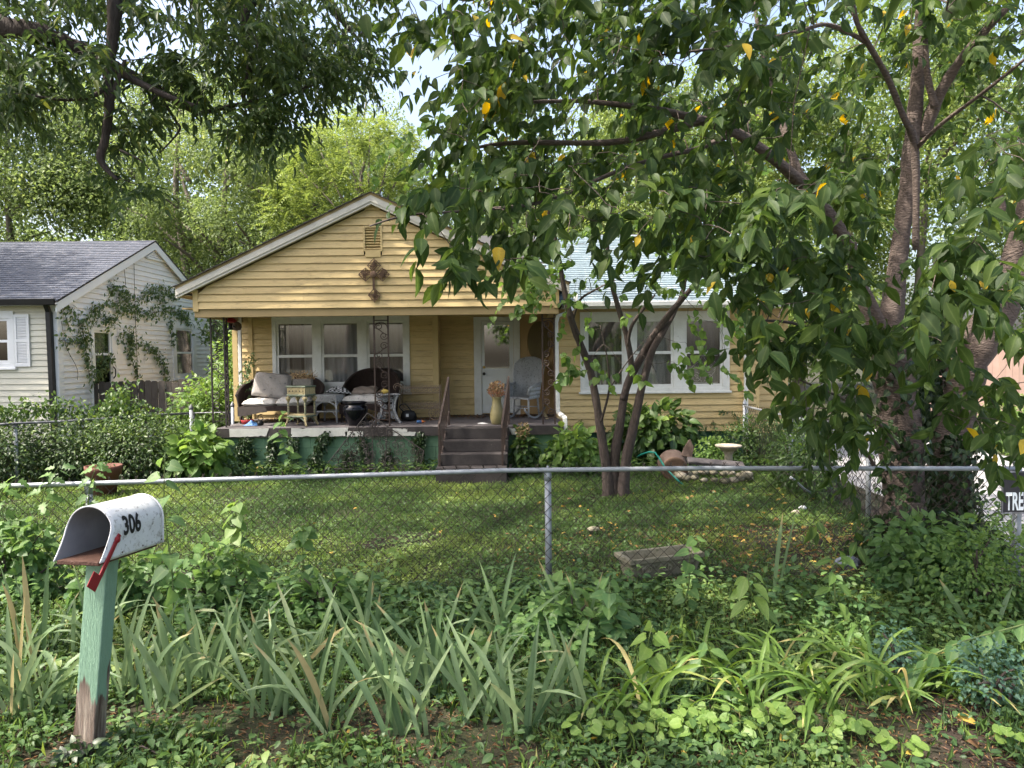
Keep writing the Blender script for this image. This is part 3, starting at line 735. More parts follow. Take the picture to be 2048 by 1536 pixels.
# right wing wall
wx0, wx1 = ux(1114, YR), ux(1511, YR)
wr = (ux(1160, YR), ux(1458, YR), fz(783, YR, 1300), fz(623, YR, 1300))
zs = fz(863, YR, 1300)
boards(house, (0, YR, 0), X, NF, (wx0, wx1), zs, 2.95, m_yel, .1295, [wr])
rp = [(ux(1175, YR), ux(1245, YR), fz(772, YR, 1300), fz(641, YR, 1300)), (ux(1272, YR), ux(1343, YR), fz(772, YR, 1300), fz(641, YR, 1300)), (ux(1371, YR), ux(1441, YR), fz(772, YR, 1300), fz(641, YR, 1300))]
wro = window_unit(house, (0, YR - .012, 0), X, NF, *wr, rp, fz(706, YR, 1300), m_white, m_glass, curtains=[
    (0, [(0, 1, 0, 1, m_curtd, 0), (0, .9, 0, .45, m_curt, .7)]), (0, [(0, 1, 0, 1, m_curt, 1)]), (0, [(.0, 1, 0, 1, m_curtd, 2)])])
# scroll grille in the lower right sash
mb = MB(); a, b, c, d = rp[2]; mz = fz(706, YR, 1300); mid = (a + b) / 2; yy = YR + .008
def spiral(cx, cz, r, turns=1.4, start=0, sgn=1, y=0, n=18, r0=.25):
    return [(cx + sgn * math.cos(start + t * turns * 2 * math.pi) * r * (1 - (1 - r0) * t), y, cz + math.sin(start + t * turns * 2 * math.pi) * r * (1 - (1 - r0) * t)) for t in np.linspace(0, 1, n)]
for sg in (-1, 1):
    mb.tube(spiral(mid + sg * .13, c + .16, .10, 1.5, 1.5, sg, yy), .005, 5)
    mb.tube(spiral(mid + sg * .14, c + .40, .13, 1.2, -1.0, sg, yy), .005, 5)
    mb.tube(spline([(mid + sg * .02, yy, c + .08), (mid + sg * .24, yy, c + .3), (mid + sg * .05, yy, c + .5), (mid, yy, c + .6)], 6), .005, 5)
mb.box(a + .05, b - .05, yy - .005, yy + .005, c + .05, c + .065); mb.box(a + .05, b - .05, yy - .005, yy + .005, mz - .07, mz - .055)
tag(mb.build('scroll_grille', m_conc, wro), kind='stuff')
# recessed right end
YQ = 14.5; qx1 = ux(1566, YQ)
boards(house, (0, YQ, 0), X, NF, (wx1 - .1, qx1), .47, 2.95, m_yel, .1295)
MB().box(wx1, wx1 + .07, YR - .024, YQ, .47, 2.95).build('corner_board', m_yel2, house)
MB().box(qx1, qx1 + .09, YQ - .03, YQ + .06, .47, 2.95).build('corner_board', m_yel2, house)
boards(house, (qx1 + .03, YQ + .06, 0), (0, 1, 0), (1, 0, 0), (0, 7.5), .47, 2.95, m_yel, .1295)
MB().box(wx0 + .0, wx1 - .03, YR + .04, YR + .16, 0, zs - .004).build('foundation_wall', m_greend, house)
MB().box(wx1 - .03, qx1, YQ + .04, YQ + .16, 0, .466).build('foundation_wall', m_greend, house)
MB().box(lx0, lx0 + .1, YL + .1, 22, 0, .5).build('foundation_wall', m_greend, house)
MB().box(-5.4, 5.4, 21.9, 22.1, 0, 3.0).build('rear_wall', m_yel, house)
# porch slab, foundation blocks, bare patches
px0, px1 = ux(428, 12.8), ux(1126, 12.8)
sx0, sx1 = -1.24, -0.05
MB().box(px0, px1, 12.8, YD + .1, .665, FLOOR).build('porch_slab', m_floor, house, bevel=.012)
mb = MB(); mb.box(px0 - .004, sx0 - .05, 12.785, 12.80, .67, FLOOR - .008); mb.box(sx1 + .05, px1 + .004, 12.785, 12.80, .67, FLOOR - .008); mb.build('slab_edge', m_dkpaint, house)
for (ua, ub, va, vb) in ((455, 528, 855, 874), (578, 690, 855, 874), (688, 724, 863, 874), (783, 812, 857, 866), (783, 826, 864, 874), (1022, 1046, 856, 873)):
    xa, xb = ux(ua, 12.78), ux(ub, 12.78); za, zb = fz(va, 12.78, (ua + ub) / 2), fz(vb, 12.78, (ua + ub) / 2)
    n = 14; top = [(xa + (xb - xa) * i / n, min(FLOOR - .01, za + (rng.normal(0, .012) if i % 2 else 0))) for i in range(n + 1)]
    bot = [(xa + (xb - xa) * i / n, max(.672, zb + abs(rng.normal(0, .01)))) for i in range(n + 1)]
    top[0] = (xa + rng.normal(0, .02), top[0][1]); top[-1] = (xb + rng.normal(0, .03), top[-1][1])
    mb = MB(); mb.add([(x, 12.781, z) for x, z in top] + [(x, 12.781, z) for x, z in bot], [(i, n + 1 + i, n + 2 + i, i + 1) for i in range(n)])
    mb.build('bare_patch', m_conc, house, solid=.004)
for row in range(4):
    z0 = .665 - (row + 1) * .2; z1 = z0 + .2
    off = .2 if row % 2 else 0
    for x in np.arange(px0 + .03 - off, px1, .405):
        a, b = max(x, px0 + .03), min(x + .40, px1 - .03)
        if b - a < .04: continue
        MB().box(a, b, 12.86 + rng.normal(0, .001), 13.0, max(z0 + .004, -.1), z1 - .003).build('foundation_block', m_green, house)
mb = MB(); mb.box(px0 + .04, px1 - .04, 12.875, 13.02, -.1, .66); mb.box(px0 + .03, px0 + .14, 13.0, 15, -.1, .66); mb.box(px1 - .14, px1 - .03, 13.0, 14.2, -.1, .66); mb.build('foundation_wall', m_greend, house)
# steps
for i in range(4):
    z1 = FLOOR - .012 - i * .19; y0 = 12.782 - (i + 1) * .27
    k = i * .012
    st = MB().box(sx0 + .02 - k, sx1 - .01 - k, y0 if i else 12.5, 12.78, z1 - .19 if i < 3 else -.05, z1).build('step', m_dkpaint, house, bevel=.012)
# handrails
def railing(xt, xb):
    top = [Vector((xt, 12.9, FLOOR + .86)), Vector((xb, 11.92, .96))]
    foot = [Vector((xt, 12.9, FLOOR)), Vector((xb, 11.92, 0.12))]
    mb = MB()
    mb.bar(top[0] + Vector((0, 0, 0)), top[1], .034, .02)
    mb.bar(top[0] - Vector((0, 0, .60)) , top[1] - Vector((0, 0, .68)), .026, .016)
    for i in (0, 1): mb.bar(foot[i], top[i] - Vector((0, 0, .01)), .034, .034, (0, 1, 0))
    r = mb.build('handrail', m_iron, house)
    for i in range(1, 9):
        t = i / 9; a = top[0].lerp(top[1], t); b = a - Vector((0, 0, .60 + .08 * t))
        MB().bar(a, b, .014, .014, (0, 1, 0)).build('baluster', m_iron, r)
    MB().tube([top[1], top[1] + Vector((0, -.06, -.02)), top[1] + Vector((0, -.08, -.07))], .015, 6).build('rail_end', m_iron, r)
railing(-1.13, -1.21); railing(-0.06, -0.17)
# wrought iron porch columns
def panel(mb, xa, xb, y, z0, z1, r=.0085):
    w = xb - xa; c = (xa + xb) / 2
    n = max(4, int(round((z1 - z0) / .33)))
    for i in range(n):
        z = z0 + (i + .5) * (z1 - z0) / n; h = (z1 - z0) / n; sg = 1 if i % 2 else -1
        mb.tube(spiral(c + sg * w * .18, z + h * .24, w * .29, 1.35, .5, sg, y, 16), r, 5)
        mb.tube(spiral(c - sg * w * .18, z - h * .24, w * .29, 1.35, 3.6, sg, y, 16), r, 5)
        mb.tube(spline([(c + sg * w * .45, y, z + h * .2), (c + sg * w * .1, y, z + .02), (c - sg * w * .1, y, z - .02), (c - sg * w * .45, y, z - h * .2)], 3), r, 5)
    mb.tube([(xa + w * .5 + w * .45 * math.cos(t), y, z1 - w * .5 + w * .45 * math.sin(t)) for t in np.linspace(0, math.pi, 9)], r, 5)
def iron_column(panels, m, zt=2.80):
    mb = MB()
    ps = set()
    for (xa, ya, xb, yb) in panels: ps.add((xa, ya)); ps.add((xb, yb))
    for (x, y) in ps: mb.box(x - .013, x + .013, y - .013, y + .013, FLOOR, zt)
    for (xa, ya, xb, yb) in panels:
        for z in (FLOOR + .12, zt - .08): mb.bar((xa, ya, z), (xb, yb, z), .012, .016)
    c = mb.build('porch_column', m, house)
    for (xa, ya, xb, yb) in panels:
        s = MB(); L_ = math.hypot(xb - xa, yb - ya)
        panel(s, 0, L_, 0, FLOOR + .14, zt - .10)
        dx, dy = (xb - xa) / L_, (yb - ya) / L_
        s.v = [(xa + p[0] * dx - p[1] * dy, ya + p[0] * dy + p[1] * dx, p[2]) for p in s.v]
        tag(s.build('scrollwork', m, c), kind='stuff')
cl = ux(421, 12.9)
iron_column([(cl + .015, 12.9, cl + .25, 12.9), (cl + .25, 12.9, cl + .20, 13.15)], m_ironblk)
iron_column([(ux(749, 12.9), 12.9, ux(777, 12.9), 12.9)], m_iron)
iron_column([(ux(1085, 12.9), 12.9, ux(1109, 12.9), 12.9)], m_iron)
# downspouts
def downspout(pts, m=None, w=.075, name='downspout'):
    mb = MB()
    pts = [Vector(p) for p in pts]
    for a, b in zip(pts[:-1], pts[1:]):
        d = (b - a).normalized() * .012
        mb.bar(a - d, b + d, w, w * .75, (0, 1, 0) if abs((b - a).normalized().z) > .5 else (0, 0, 1))
    return mb.build(name, m or m_white, house, bevel=.012)
Yp = 13.35
downspout([P(1152, 590, 13.55), P(1151, 612, 13.5), P(1135, 625, Yp), P(1116, 632, Yp), P(1112, 645, Yp), P(1114, 740, Yp), P(1116, 824, Yp - .1), P(1130, 836, 12.9), P(1132, 878, 12.9)])
downspout([P(1492, 606, 13.6), P(1492, 618, 13.85), P(1492, 638, 13.98), P(1492, 876, 13.98)])
downspout([P(1492, 878, 13.98), P(1492, 895, 13.98), P(1493, 905, 13.9)], m_rust)
Yk = 14.4
downspout([P(479, 622, Yk), P(480, 700, Yk), P(484, 838, Yk)], m_white, .07)
# porch ceiling globe
mb = MB(); mb.lathe([(.0, 0), (.05, .0), (.05, .03), (.03, .04)], tuple(P(975, 613, 14.0)), 14)
o = mb.build('lamp_base', m_white, house)
c = P(975, 619, 14.0); mb = MB(); mb.lathe([(.012, -.06), (.045, -.04), (.055, 0), (.045, .035), (.02, .05)], c, 14); mb.build('lamp_globe', m_white, o, smooth=True)

# ------------------------------------------------------------------ white neighbour house
XS, YN = -9.63, 15.4
nb = thing('house', 'white sided neighbour house with grey roof and creeper on its gable wall', 'house', (-11, 15.4, 0))
ev, pk = 3.30, 5.12; yb0, ypk, yb1 = YN, 19.5, 23.6
def nclip(z):
    if z <= ev: return (0, 8.2)
    t = (z - ev) / (pk - ev); return (4.1 * t, 8.2 - 4.1 * t)
yat = lambda u: PX(u, 708, XS).y
nz = lambda v, u: PX(u, v, XS).z
ndoor = (yat(180) - YN, yat(232) - YN, .3, nz(655, 205)); nwin = (yat(344) - YN, yat(390) - YN, nz(757, 368), nz(647, 368))
boards(nb, (XS, YN, 0), (0, 1, 0), (1, 0, 0), (0, 8.2), .3, pk, m_nwht, .127, [ndoor, nwin], nclip)
nv = [(ux(10, YN), 0, 0, 0)]
fw0, fw1 = ux(-14, YN), ux(24, YN)
fwin = (fw0 - .3, ux(32, YN), P(20, 736, YN).z, P(20, 622, YN).z)
boards(nb, (0, YN, 0), X, NF, (-14.6, XS - .16), .3, ev - .02, m_ncream, .127, [fwin])
MB().box(XS - .16, XS + .0, YN - .03, YN + .02, .25, ev).build('corner_board', m_ntrim, nb)
MB().box(XS + .0, XS + .03, YN - .03, YN + .14, .25, ev).build('corner_board', m_ntrim, nb)
window_unit(nb, (0, YN - .012, 0), X, NF, *fwin, [(fwin[0] + .25, ux(19, YN), P(10, 724, YN).z, P(10, 640, YN).z)], P(10, 683, YN).z, m_ntrim, m_glass, sill=True)
sh0, sh1 = ux(33, YN), ux(63, YN); sz0, sz1 = P(48, 733, YN).z, P(48, 629, YN).z
mb = MB(); mb.box(sh0, sh0 + .05, YN - .06, YN - .025, sz0, sz1); mb.box(sh1 - .05, sh1, YN - .06, YN - .025, sz0, sz1)
for z in (sz0, (sz0 + sz1) / 2 - .03, sz1 - .06): mb.box(sh0 + .05, sh1 - .05, YN - .06, YN - .025, z, z + .06)
mb.box(sh0 + .04, sh1 - .04, YN - .032, YN - .026, sz0 + .05, sz1 - .05)
sho = mb.build('shutter', m_ntrim, nb)
mb = MB(); nn = 30
for i in range(nn):
    z = sz0 + .07 + i * (sz1 - sz0 - .13) / nn
    if abs(z - (sz0 + sz1) / 2) > .045: mb.bar((sh0 + .045, YN - .045, z), (sh1 - .045, YN - .045, z), .03, .006, (0, -.7, .7))
mb.build('louvre', m_ntrim, sho)
O_ = (XS + .012, YN, 0); U_ = (0, 1, 0); N_ = (1, 0, 0)
window_unit(nb, O_, U_, N_, *nwin, [(yat(351) - YN, yat(383) - YN, nz(749, 368), nz(660, 368))], nz(706, 368), m_ntrim, m_glass, curtains=[(0, [(0, 1, 0, 1, m_curt, 0)])])
window_unit(nb, O_, U_, N_, *ndoor, [(yat(187) - YN, yat(219) - YN, nz(770, 203), nz(664, 203))], nz(709, 203), m_ntrim, m_glass, curtains=[(0, [(0, 1, .45, 1, m_curt, 0)])], sill=False, name='storm_door')
mb = MB(); hp = PX(227, 745, XS + .06); mb.tube([hp + Vector((0, 0, .14)), hp + Vector((.05, 0, .08)), hp + Vector((.05, 0, -.08)), hp + Vector((0, 0, -.14))], .014, 6); mb.build('handle', m_black, nb)
# triangular louvre
c0, c1, c2 = PX(290, 515, XS + .03), PX(310, 500, XS + .03), PX(328, 524, XS + .03)
mb = MB(); mb.add([tuple(c0), tuple(c2), tuple(c1)], [(0, 1, 2)]); lo = mb.build('gable_louvre', m_black, nb, solid=.01)
for i in range(5):
    t = (i + .3) / 5.2; a = Vector(c0).lerp(Vector(c1), t); b = Vector(c2).lerp(Vector(c1), t); a.x = b.x = XS + .045; a.z = b.z = min(a.z, b.z) if i else a.z
    MB().bar(a, b, .04, .05, (1, 0, .4)).build('slat', m_ntrim, lo)
for a, b in ((c0, c1), (c1, c2), (c0, c2)): MB().bar(Vector(a) + Vector((.02, 0, 0)), Vector(b) + Vector((.02, 0, 0)), .04, .06, (1, 0, 0)).build('louvre_frame', m_ntrim, lo)
# roof
for sg, y0 in ((1, yb0 - .22), (-1, yb1 + .22)):
    zz = lambda y: ev + .05 + (4.1 - abs(y - ypk)) / 4.1 * (pk - ev) + .06
    x0, x1 = -24, XS + .16
    mb = MB(); mb.add([(x0, y0, zz(y0)), (x1, y0, zz(y0)), (x1, ypk, zz(ypk)), (x0, ypk, zz(ypk)), (x0, y0, zz(y0) - .04), (x1, y0, zz(y0) - .04), (x1, ypk, zz(ypk) - .04), (x0, ypk, zz(ypk) - .04)],
                      [(0, 1, 2, 3), (7, 6, 5, 4), (0, 4, 5, 1), (1, 5, 6, 2)]); ro = mb.build('roof', m_shdark, nb)
    if sg == 1:
        mb = MB(); nrow = 30
        for i in range(nrow):
            ya = y0 + (ypk - y0) * i / nrow; yc = y0 + (ypk - y0) * (i + 1.1) / nrow
            for x in np.arange(-18, x1, .33):
                xx = x + (.165 if i % 2 else 0); x2 = min(xx + .322, x1 + .02)
                if xx > x1: continue
                j = rng.uniform(0, .006)
                mb.add([(xx, ya, zz(ya) + .022 + j), (x2, ya, zz(ya) + .022 + j), (x2, yc, zz(yc) + .006), (xx, yc, zz(yc) + .006), (xx, ya, zz(ya)), (x2, ya, zz(ya))], [(0, 1, 2, 3), (4, 5, 1, 0)])
        tag(mb.build('shingle_course', m_shgrey, ro), kind='stuff')
    mb = MB(); mb.bar((XS + .14, y0, zz(y0) - .13), (XS + .14, ypk, zz(ypk) - .13), .03, .19, (1, 0, 0)); mb.v = mb.v
    mb = MB(); mb.add([(XS + dx, y, zz(y) - dz) for dx in (.12, .15) for (y, dz) in ((y0, .045), (ypk, .045), (ypk, .24), (y0, .24))], [(0, 1, 2, 3), (7, 6, 5, 4), (0, 4, 5, 1), (1, 5, 6, 2), (2, 6, 7, 3), (3, 7, 4, 0)]); mb.build('rake_board', m_ntrim, nb)
mb = MB(); yg = yb0 - .22; mb.add([(x, yg + p[0], ev - .09 + p[1]) for x in (-24, XS + .17) for p in ((.0, .02), (-.11, .02), (-.13, .13), (-.11, .14))], [(0, 1, 5, 4), (1, 2, 6, 5), (2, 3, 7, 6)])
mb.build('gutter', m_black, nb, solid=.01)
MB().box(-24, XS + .12, yg + .0, yg + .03, ev - .08, ev + .06).build('fascia', m_black, nb)
MB().box(-24, XS - .02, yg + .035, YN - .04, ev - .08, ev - .06).build('soffit', m_ntrim, nb)
mb = MB(); mb.bar((XS - .10, YN - .18, ev - .06), (XS - .10, YN - .08, ev - .25), .09, .07, (0, 0, 1)); mb.bar((XS - .10, YN - .08, ev - .22), (XS - .07, YN - .08, .2), .09, .13, (0, 1, 0)); mb.build('downspout', m_black, nb)
MB().box(-24, XS - .05, YN + .02, 23.5, 0, .3).build('foundation_wall', m_conc, nb)
mb = MB(); mb.box(-24, XS - .04, 23.4, 23.5, .3, 3.2); mb.build('rear_wall', m_nwht, nb)
# ------------------------------------------------------------------ fences
def chainmesh(mb, A, B, z0, zt, pitch=.118, r=.0041, n=3):
    """woven diamonds between two points; zt(t) gives the top height"""
    A = Vector(A); B = Vector(B); L_ = (B - A).length; d = (B - A) / L_; nrm = Vector((-d.y, d.x, 0))
    k = int(L_ / (pitch / 2)); rows = 18
    for i in range(k):
        pts = []
        for j in range(rows + 1):
            s = (i + ((j + i) % 2)) * pitch / 2
            t = min(s / L_, 1); top = zt(t) + .035
            z = z0 + (top - z0) * j / rows
            p = A + d * min(s, L_); pts.append(Vector((p.x, p.y, z)) + nrm * (.004 if j % 2 else -.004))
        mb.tube(pts, r, n, cap=False)
        e = pts[-1]; mb.tube([e, e + d * rng.uniform(-.018, .018) + Vector((0, 0, .02))], r, 3, cap=False)
def chainfence(name, label, pts, posts, z0, m_r, m_p, group=None, railr=.021, postr=.024, mesh=True, pitch=.118, mesh_mat=None):
    t = thing(name, label, 'fence', (pts[0][0], pts[0][1], 0), group)
    mb = MB(); mb.tube(pts, railr, 10); mb.build('top_rail', m_r, t, smooth=True)
    if mesh:
        mb = MB(); A = (pts[0][0], pts[0][1], 0); B = (pts[-1][0], pts[-1][1], 0); L_ = (Vector(B) - Vector(A)).length
        ss = [(Vector((p[0], p[1], 0)) - Vector(A)).length / L_ for p in pts]; zs_ = [p[2] for p in pts]
        chainmesh(mb, A, B, z0, lambda q: float(np.interp(q, ss, zs_)), pitch=pitch)
        tag(mb.build('wire_mesh', mesh_mat or m_wire, t, smooth=True), kind='stuff')
    for (x, y, z, r, cap) in posts:
        mb = MB(); mb.tube([(x, y, -.1), (x, y, z)], r, 14); po = mb.build('fence_post', m_p, t, smooth=True)
        mb = MB()
        if cap == 'loop':
            mb.lathe([(r * 1.12, -.05), (r * 1.15, .0), (r * .9, .03), (.010, .05), (.012, .075), (.004, .085)], (x, y, z), 12); mb.tube([(x - .03, y - .002, z + .015), (x + .03, y - .002, z + .015)], .0265, 10)
        else:
            mb.lathe([(r * 1.1, -.02), (r * 1.2, .01), (r * 1.1, .03), (r * .6, .06), (.004, .085)], (x, y, z), 12)
        mb.build('post_cap', m_r, po, smooth=True)
    return t
FY = 6.37
rp_ = [P(u, v, FY) for u, v in ((-260, 975), (0, 972), (170, 967), (330, 962), (700, 951), (1000, 941), (1400, 936.5), (1800, 937), (2036, 937))]
pz = P(1096, 951, FY)
chainfence('chain_link_fence', 'front chain link fence with shiny top rail crossing the whole yard', rp_,
           [(pz.x, FY + .03, pz.z, .030, 'loop'), (P(174, 978, FY).x, FY + .03, P(174, 978, FY).z, .028, 'loop'), (P(2040, 930, FY).x, FY + .03, 1.10, .036, 'ball')], .03, m_galv, m_galv)
f0 = P(28, 848, 11.6); f1 = P(378, 822, 13.5)
a_ = [f0 + (f1 - f0) * t for t in (-.35, 0, .25, .5, .75, 1)]
for i, q in enumerate(a_): q.z = 1.06 + .01 * math.sin(i * 2)
pp = [a_[1], a_[3], P(296, 840, 13.0)]
chainfence('chain_link_fence', 'dark chain link fence under vines at the left edge of the yard', a_,
           [(a_[1].x, a_[1].y + .03, 1.03, .03, 'loop'), (a_[4].x, a_[4].y, 1.03, .03, 'loop'), (P(380, 822, 13.5).x, 13.55, 1.14, .035, 'ball'), (P(465, 810, 13.6).x, 13.6, 1.18, .03, 'ball')], .04, m_galvd, m_galv)
g = thing('wire_gate', 'small wire yard gate between two capped posts left of the porch', 'gate', tuple(P(408, 900, 13.55)[:2]) + (0,))
ga, gb = P(388, 823, 13.55), P(460, 823, 13.6)
mb = MB(); mb.tube([(ga.x, ga.y, .1), (ga.x, ga.y, 1.06), (gb.x, gb.y, 1.06), (gb.x, gb.y, .1), (ga.x, ga.y, .1)], .018, 8); mb.build('gate_frame', m_galvd, g)
mb = MB(); chainmesh(mb, (ga.x, ga.y, 0), (gb.x, gb.y, 0), .1, lambda q: 1.0, r=.002); tag(mb.build('wire_mesh', m_wire, g), kind='stuff')
SX = 4.43
chainfence('chain_link_fence', 'grey chain link fence running back beside the driveway behind the cherry trunks',
           [Vector((SX, 8.6, 1.06)), Vector((SX, 9, 1.06)), Vector((SX + .02, 11.5, 1.05)), Vector((SX, 13.9, 1.06))],
           [(SX, 8.98, 1.05, .03, 'loop'), (SX, 11.5, 1.05, .03, 'loop'), (SX, 13.8, 1.1, .03, 'ball')], .03, m_galv, m_galv)
mb = MB()
# picket fence behind the left yard
pf = thing('picket_fence', 'weathered dark plank fence below the creeper covered white gable', 'fence', (-9.5, 16.6, 0))
YPF = 16.6
xa, xb = ux(117, YPF), ux(482, YPF)
x = xa; i = 0
while x < xb:
    w = .145 + rng.normal(0, .006); z = P(200, 763, YPF).z + rng.normal(0, .018); dy = rng.normal(0, .008)
    MB().add([(x + .004, YPF + dy, .03), (x + w - .004, YPF + dy, .03), (x + w - .004, YPF + dy, z - .03), (x + w - .035, YPF + dy, z), (x + .035, YPF + dy, z), (x + .004, YPF + dy, z - .03)] +
             [(x + .004, YPF + dy + .02, .03), (x + w - .004, YPF + dy + .02, .03), (x + w - .004, YPF + dy + .02, z - .03), (x + w - .035, YPF + dy + .02, z), (x + .035, YPF + dy + .02, z), (x + .004, YPF + dy + .02, z - .03)],
             [(0, 1, 2, 3, 4, 5), (11, 10, 9, 8, 7, 6)] + [(k, (k + 6), (k + 1) % 6 + 6, (k + 1) % 6) for k in range(6)]).build('plank', m_pick, pf)
    x += w + .006
for z in (.4, 1.3): MB().box(xa, xb, YPF + .035, YPF + .075, z, z + .09).build('rail', m_pick, pf)
# pink plank fence far right
kf = thing('plank_fence', 'sunlit pink beige plank fence beyond the driveway at the far right', 'fence', (14, 22, 0))
for i in range(26):
    x = 12.6 + i * .2; MB().box(x, x + .192, 22 + rng.normal(0, .004), 22.03, .03, 2.12 + rng.normal(0, .01)).build('plank', m_pink, kf)
for z in (.5, 1.6): MB().box(12.6, 17.8, 22.035, 22.08, z, z + .09).build('rail', m_pink, kf)
# stone block by the drive
c = PG(2002, 884); t = MB(); t.box(c.x - .28, c.x + .28, c.y - .2, c.y + .2, 0, .36); t.box(c.x - .32, c.x + .32, c.y - .24, c.y + .24, .36, .44)
tag(t.build('stone_block', m_plaster, None, bevel=.03), 'grey square stone block on the grass behind the no trespassing sign', 'stone block')

# ------------------------------------------------------------------ sign
s0 = P(2003, 942, FY - .06); sw, sh = .50, .375
sg = thing('warning_sign', 'black warning sign with white capital letters wired to the fence at the right edge', 'sign', tuple(s0))
MB().box(s0.x, s0.x + sw, FY - .068, FY - .06, s0.z - sh, s0.z).build('sign_board', m_sign, sg, bevel=.002)
mb = MB()
for (a, b, c, d) in ((0, .012, -sh, 0), (sw - .012, sw, -sh, 0), (.012, sw - .012, -.012, 0), (.012, sw - .012, -sh, -sh + .012)): mb.box(s0.x + a, s0.x + b, FY - .0715, FY - .0685, s0.z + c, s0.z + d)
mb.build('sign_border', m_galvd, sg)
def text_mesh(body, size, m, name, parent, off=0.0, sx=1.0, spacing=1.0, fn=None, extrude=0.0):
    cu = bpy.data.curves.new(name, 'FONT'); cu.body = body; cu.size = size; cu.offset = off; cu.space_character = spacing; cu.extrude = extrude; cu.resolution_u = 5
    o = bpy.data.objects.new(name, cu); COL.objects.link(o)
    dg = bpy.context.evaluated_depsgraph_get(); dg.update()
    me = bpy.data.meshes.new_from_object(o.evaluated_get(dg)); bpy.data.objects.remove(o)
    if fn:
        import bmesh
        bm = bmesh.new(); bm.from_mesh(me); bmesh.ops.subdivide_edges(bm, edges=[e for e in bm.edges if e.calc_length() > size * .12], cuts=2); bm.to_mesh(me); bm.free()
        for v in me.vertices: v.co = fn(v.co.x * sx, v.co.y, v.co.z)
    me.materials.clear(); me.materials.append(m)
    o = bpy.data.objects.new(name, me); return link(o, parent)
hh = .155
text_mesh('TRESPASSING', hh / .72, m_signw, 'lettering', sg, .006, .42, 1.0, lambda x, y, z: (s0.x + .036 + x, FY - .0705 - z, s0.z - sh + .035 + y))
text_mesh('NO', .11 / .72, m_signw, 'lettering', sg, .006, .8, 1.0, lambda x, y, z: (s0.x + .26 + x, FY - .0705 - z, s0.z - .15 + y))
for x in (s0.x + .02, s0.x + sw - .03):
    MB().tube([(x, FY - .075, s0.z - .02), (x + .01, FY - .078, s0.z + .02), (x + .02, FY - .03, s0.z + .07), (x + .02, FY + .03, s0.z + .03)], .0025, 5).build('tie_wire', m_wire, sg)

# ------------------------------------------------------------------ mailbox
base = PG(170, 1508)
topc = P(206, 1115, base.y)
mbx = thing('mailbox', 'open white rural mailbox numbered 306 on a peeling green wooden post', 'mailbox', (base.x, base.y, 0))
ang = R(9)
fdir = Vector((-math.sin(ang), -math.cos(ang), 0)); rdir = Vector((math.cos(ang), -math.sin(ang), 0))
fbox = (fdir + Vector((0, 0, .045))).normalized(); ubox = fbox.cross(rdir).normalized()
if ubox.z < 0: ubox = -ubox
Hb = topc.z
mb = MB(); n = 16
for i in range(n + 1):
    t = i / n; cx = base.x + (topc.x - base.x) * t; z = -.15 + (Hb + .15) * t
    k = 1 + (.03 * math.sin(i * 2.3) if i < 6 else 0)
    for a, b in ((-1, -1), (1, -1), (1, 1), (-1, 1)):
        p = Vector((cx, base.y, z)) + fdir * .046 * a * k + rdir * .061 * b * k
        mb.v.append(tuple(p))
for i in range(n):
    for k in range(4): mb.f.append((i * 4 + k, i * 4 + (k + 1) % 4, (i + 1) * 4 + (k + 1) % 4, (i + 1) * 4 + k)); mb.m.append(0)
mb.f.append((n * 4, n * 4 + 1, n * 4 + 2, n * 4 + 3)); mb.m.append(0)
mb.build('post', m_mint, mbx, bevel=.006)
mw, mh, ml = .258, .266, .48
bc = Vector((topc.x, base.y, Hb)) + Vector((.0, 0, .018))          # centre of the box floor above the post
front, back = .105, -.31
def sect(t):                                                      # t 0..1 round the shell: right foot, arch, left foot
    r = mw / 2; hs = mh - r; tot = 2 * hs + math.pi * r; d = t * tot
    if d < hs: return (r, d)
    if d < hs + math.pi * r: a = (d - hs) / r; return (r * math.cos(a), hs + r * math.sin(a))
    return (-r, hs - (d - hs - math.pi * r))
def mpt(l, s, z, out=0):
    return bc + fbox * l + rdir * s + ubox * z
def shell(a, b):
    s, z = sect(b)
    fl = front + .09 * max(0, 1 - z / (mh * .72)) ** 1.5 - .012    # the lip reaches forward at the floor
    l = back + (fl - back) * a
    return mpt(l, s, z)
mb = MB(); mb.grid(shell, 14, 41); so = mb.build('shell', [m_mbox], mbx, smooth=True)
md = so.modifiers.new('solid', 'SOLIDIFY'); md.thickness = .004; md.offset = -1; md.material_offset = 0
mb = MB()
def inner(a, b):
    s, z = sect(b); q = shell(a, b); return q - (rdir * s + Vector((0, 0, z - .06))) * .035 + Vector((0, 0, .0))
mb.grid(inner, 14, 41); mb.build('shell_lining', m_mboxin, mbx, smooth=True)
mb = MB(); mb.tube([shell(1, t) for t in np.linspace(0, 1, 41)], .0045, 6); mb.build('front_rim', m_mbox, mbx, smooth=True)
mb = MB(); mb.tube([mpt(back, sect(t)[0] * 1.02, sect(t)[1] * 1.01) for t in np.linspace(0, 1, 41)], .006, 6); mb.build('rear_rim', m_mbox, mbx, smooth=True)
mb = MB(); mb.add([mpt(back + .006, *sect(t)) for t in np.linspace(0, 1, 41)], [tuple(range(41))]); mb.build('rear_plate', m_mbox, mbx, solid=.003)
c = [(back + .03, -mw / 2 + .012), (front + .075, -mw / 2 + .012), (front + .075, mw / 2 - .012), (back + .03, mw / 2 - .012)]
mb = MB(); mb.add([mpt(l, s, z) for z in (-.016, .006) for l, s in c], [(3, 2, 1, 0), (4, 5, 6, 7), (0, 1, 5, 4), (1, 2, 6, 5), (2, 3, 7, 6), (3, 0, 4, 7)]); mb.build('floor_board', m_oldwood, mbx, bevel=.004)
